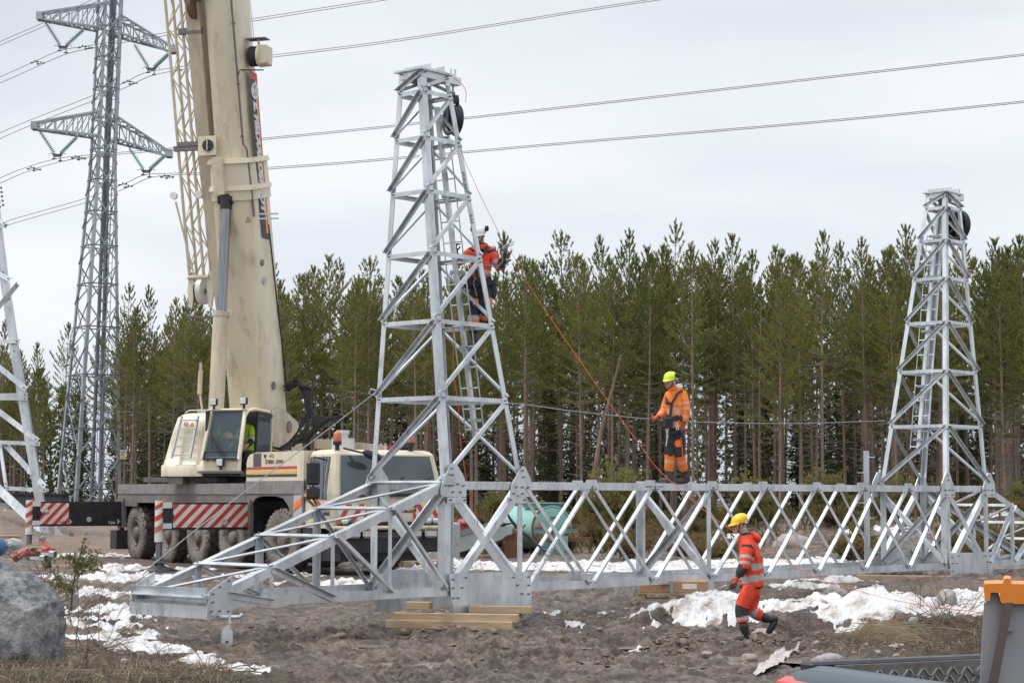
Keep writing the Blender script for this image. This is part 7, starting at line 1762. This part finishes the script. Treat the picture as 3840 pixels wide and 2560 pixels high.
# the man on the beam
def tzb(w,t,a,c,Q):
    if w=='T': return 1 if not(a=='B' and .45<t<.72 and c.x<Q['knB'].x+.02) else 3
    if t<.08: return 1
    return 2 if .28<t<.42 or .76<t<.90 else 3 if t<.93 else 1
YM=34.25
pb,Q,hp=person('man in orange clothes, lime helmet and safety harness standing on top of the beam',YM,
 dict(pelvis=(2530,1608),waist=(2534,1565),chest=(2536,1500),neck=(2529,1456),head=(2513,1428,-.02),
  shA=(2563,1478,-.06),elA=(2573,1538,-.10),wrA=(2566,1588,-.14),haA=(2561,1614,-.15),shB=(2507,1486,.08),elB=(2491,1545,.05),wrB=(2466,1566,-.12),haB=(2446,1573,-.16),
  hipA=(2516,1614,.0),knA=(2513,1700,-.03),anA=(2508,1780,.0),toeA=(2470,1803,-.06),heelA=(2514,1801,.03),
  hipB=(2545,1614,.0),knB=(2548,1700,-.06),anB=(2568,1776,.10),toeB=(2536,1804,.02),heelB=(2580,1801,.14)),1.0,'orange',HVO,HLIM,
 dict(mats=(HVO,FAB,REFLP),cuff=False,bands=((.05,.17),(.36,.50)),hemblack=-.5,collar=False,tz=tzb,boots='short',curl=dict(A=.5,B=.55),palm=dict(A=(-.3,-.6,-.4),B=(-.2,.2,-1)),glove=(GLOVE,GLOVEB),face=(-.62,-.76,-.18),tilt=.0,hair=HAIR,hem=.35,muffs=.06))
m=MB(); m.ell(Q['neck']+V((.05,.05,-.03)),(.13,.12,.07),HVO,14,8,Matrix.Rotation(.35,3,'Y')); m.build('hood',parent=pb)
def strap(m,pts,w_=.045,mt=FAB): 
    for a,b in zip(pts,pts[1:]): m.bar(a,b,w_,.014,mt,up=(0,-1,0))
m=MB(); A=lambda x,y,d=-.2: at(x,y,YM+d)
strap(m,[A(2558,1462,-.1),A(2540,1477,-.19),A(2520,1512,-.22),A(2512,1570,-.22),A(2506,1600,-.2)]); strap(m,[A(2500,1488,-.05),A(2500,1510,-.18),A(2510,1513,-.22)]); strap(m,[A(2522,1512,-.22),A(2496,1512,-.2)])
strap(m,[A(2494,1560,-.18),A(2520,1572,-.22),A(2555,1562,-.16),A(2562,1556,-.05)],.09); strap(m,[A(2500,1575,-.2),A(2518,1620,-.2),A(2545,1618,-.14)],.05); m.box(A(2505,1585,-.24),(.16,.06,.2),FAB,bev=.03); m.box(A(2556,1572,-.1),(.12,.14,.14),FAB,bev=.03); m.build('harness',parent=pb)
m=MB()
for x0,y0,x1,y1 in ((2497,1607,2505,1640),(2506,1605,2500,1640),(2502,1640,2498,1672),(2540,1585,2544,1612),(2541,1585,2536,1612)): m.tube([A(x0,y0,-.25),A(x1,y1,-.25)],.012,6,ALU)
m.tube([A(2492,1590,-.22),A(2494,1700,-.2)],.012,5,FAB); m.tube([A(2553,1640,-.15),A(2558,1680,-.15),A(2560,1712,-.14)],.01,5,ROPE); m.build('carabiner',parent=pb)
# the climber on the ladder
YC=31.55
def tzc(w,t,a,c,Q):
    if w=='T': return 1 if not(.55<t<.85 and c.x>Q['kn'+a].x+.0) else 3
    return 2 if .22<t<.38 else 3 if t<.72 and t>.38 else 1
pc_,Q,hp=person('climber in red jacket and white helmet standing on the ladder inside the near tower',YC,
 dict(pelvis=(1802,1066),waist=(1803,1022),chest=(1806,958),neck=(1806,918),head=(1794,888,-.05),
  shA=(1843,945,-.02),elA=(1875,1010,-.08),wrA=(1890,962,-.12),haA=(1896,938,-.12),shB=(1766,944,.0),elB=(1718,988,-.12),wrB=(1708,946,-.22),haB=(1704,922,-.24),
  hipA=(1821,1076,.0),knA=(1822,1160,-.10),anA=(1812,1195,.22),toeA=(1788,1203,.12),heelA=(1822,1200,.26),
  hipB=(1784,1076,.0),knB=(1776,1160,-.02),anB=(1776,1262,.0),toeB=(1738,1290,-.08),heelB=(1782,1286,.03)),1.02,'red',FAB,HWHT,
 dict(mats=(HVR,FAB,REFL),cuff=True,bands=((-.02,.10),(.20,.32)),hemblack=-.5,collar=True,shblack=True,tz=tzc,boots='short',curl=dict(A=.9,B=.9),palm=dict(A=(-.8,.2,-.4),B=(1,.2,0)),glove=(GLOVEB,GLOVEB),face=(-.35,-.9,-.25),tilt=.1,beard=True,hi2=HVO,hem=.2,muffs=.09))
A=lambda x,y,d=-.2: at(x,y,YC+d); m=MB()
strap(m,[A(1830,925,-.12),A(1815,945,-.2),A(1808,935,-.2),A(1795,945,-.2),A(1780,1000,-.22),A(1796,1055,-.22)],.06); strap(m,[A(1762,1048,-.14),A(1800,1062,-.2),A(1845,1050,-.14)],.13); m.box(A(1758,1062,-.1),(.16,.16,.18),FAB,bev=.03); m.box(A(1848,1085,-.02),(.12,.16,.3),FAB,bev=.04); m.build('harness',parent=pc_)
m=MB(); m.tube([A(1805,993,-.25),A(1840,997,-.26),A(1868,1000,-.22),A(1885,980,-.2),A(1884,955,-.2),A(1890,935,-.2)],.012,6,mat('grey_rope',(.25,.22,.17),.8)); m.tube([A(1788,1110,-.2),A(1775,1060,-.22),A(1785,1040,-.22)],.012,5,mat('grey_rope',(.2,.2,.2),.8)); m.build('lanyard',parent=pc_)
m=MB(); m.tube([A(1884,930,-.25),A(1905,915,-.27),A(1928,906,-.27),A(1924,917,-.27),A(1900,928,-.26),A(1884,934,-.25)],.010,6,ALU); o=m.build('metal_sling'); o['label']='bright metal hook held up in the climber\'s raised hand'; o['category']='hook'
# the crane operator
def tzo(w,t,a,c,Q): return 1
NAV=mat('navy_fabric',(.02,.03,.055),.85)
YO=48.7+.55
po,Q,hp=person('crane operator in fluorescent yellow and navy jacket sitting in the crane cab',YO,
 dict(pelvis=(930,1700),waist=(930,1668),chest=(926,1622),neck=(918,1590),head=(910,1572,-.05),
  shA=(942,1606,-.12),elA=(944,1655,-.22),wrA=(928,1668,-.5),haA=(920,1674,-.56),shB=(900,1610,.05),elB=(880,1650,-.2),wrB=(870,1664,-.45),haB=(864,1668,-.5),
  hipA=(940,1706,-.05),knA=(925,1704,-.55),anA=(922,1760,-.6),toeA=(915,1768,-.75),heelA=(922,1768,-.58),
  hipB=(915,1706,-.05),knB=(895,1704,-.5),anB=(892,1760,-.55),toeB=(885,1768,-.7),heelB=(892,1768,-.52)),.98,'yellow',NAV,mat('dark_cap',(.02,.02,.025),.8),
 dict(mats=(HVY,NAV,REFL),cuff=True,bands=((.35,.45),),hemblack=.0,collar=True,tz=tzo,boots='short',curl=dict(A=.8,B=.8),palm=dict(A=(0,-.3,-1),B=(0,-.3,-1)),glove=(SKIN,SKIN),face=(-.75,-.65,-.15),hem=1.))
po['label']='crane operator in fluorescent yellow and navy jacket sitting in the crane cab'
m=MB(); c=at(853,1640,48.55); m.ell(c,(.14,.17,.15),HYEL,16,8,z0=0.); m.ell(c,(.16,.2,.03),HYEL,16,4); o=m.build('hard_hat'); o['label']='yellow hard hat lying behind the windscreen of the crane cab'; o['category']='hard hat'
m=MB(); c=at(798,1622,48.8); m.ell(c,(.2,.15,.13),HVY,12,8); o=m.build('jacket_bundle'); o['label']='folded fluorescent yellow garment on the left inside the crane cab'; o['category']='garment'
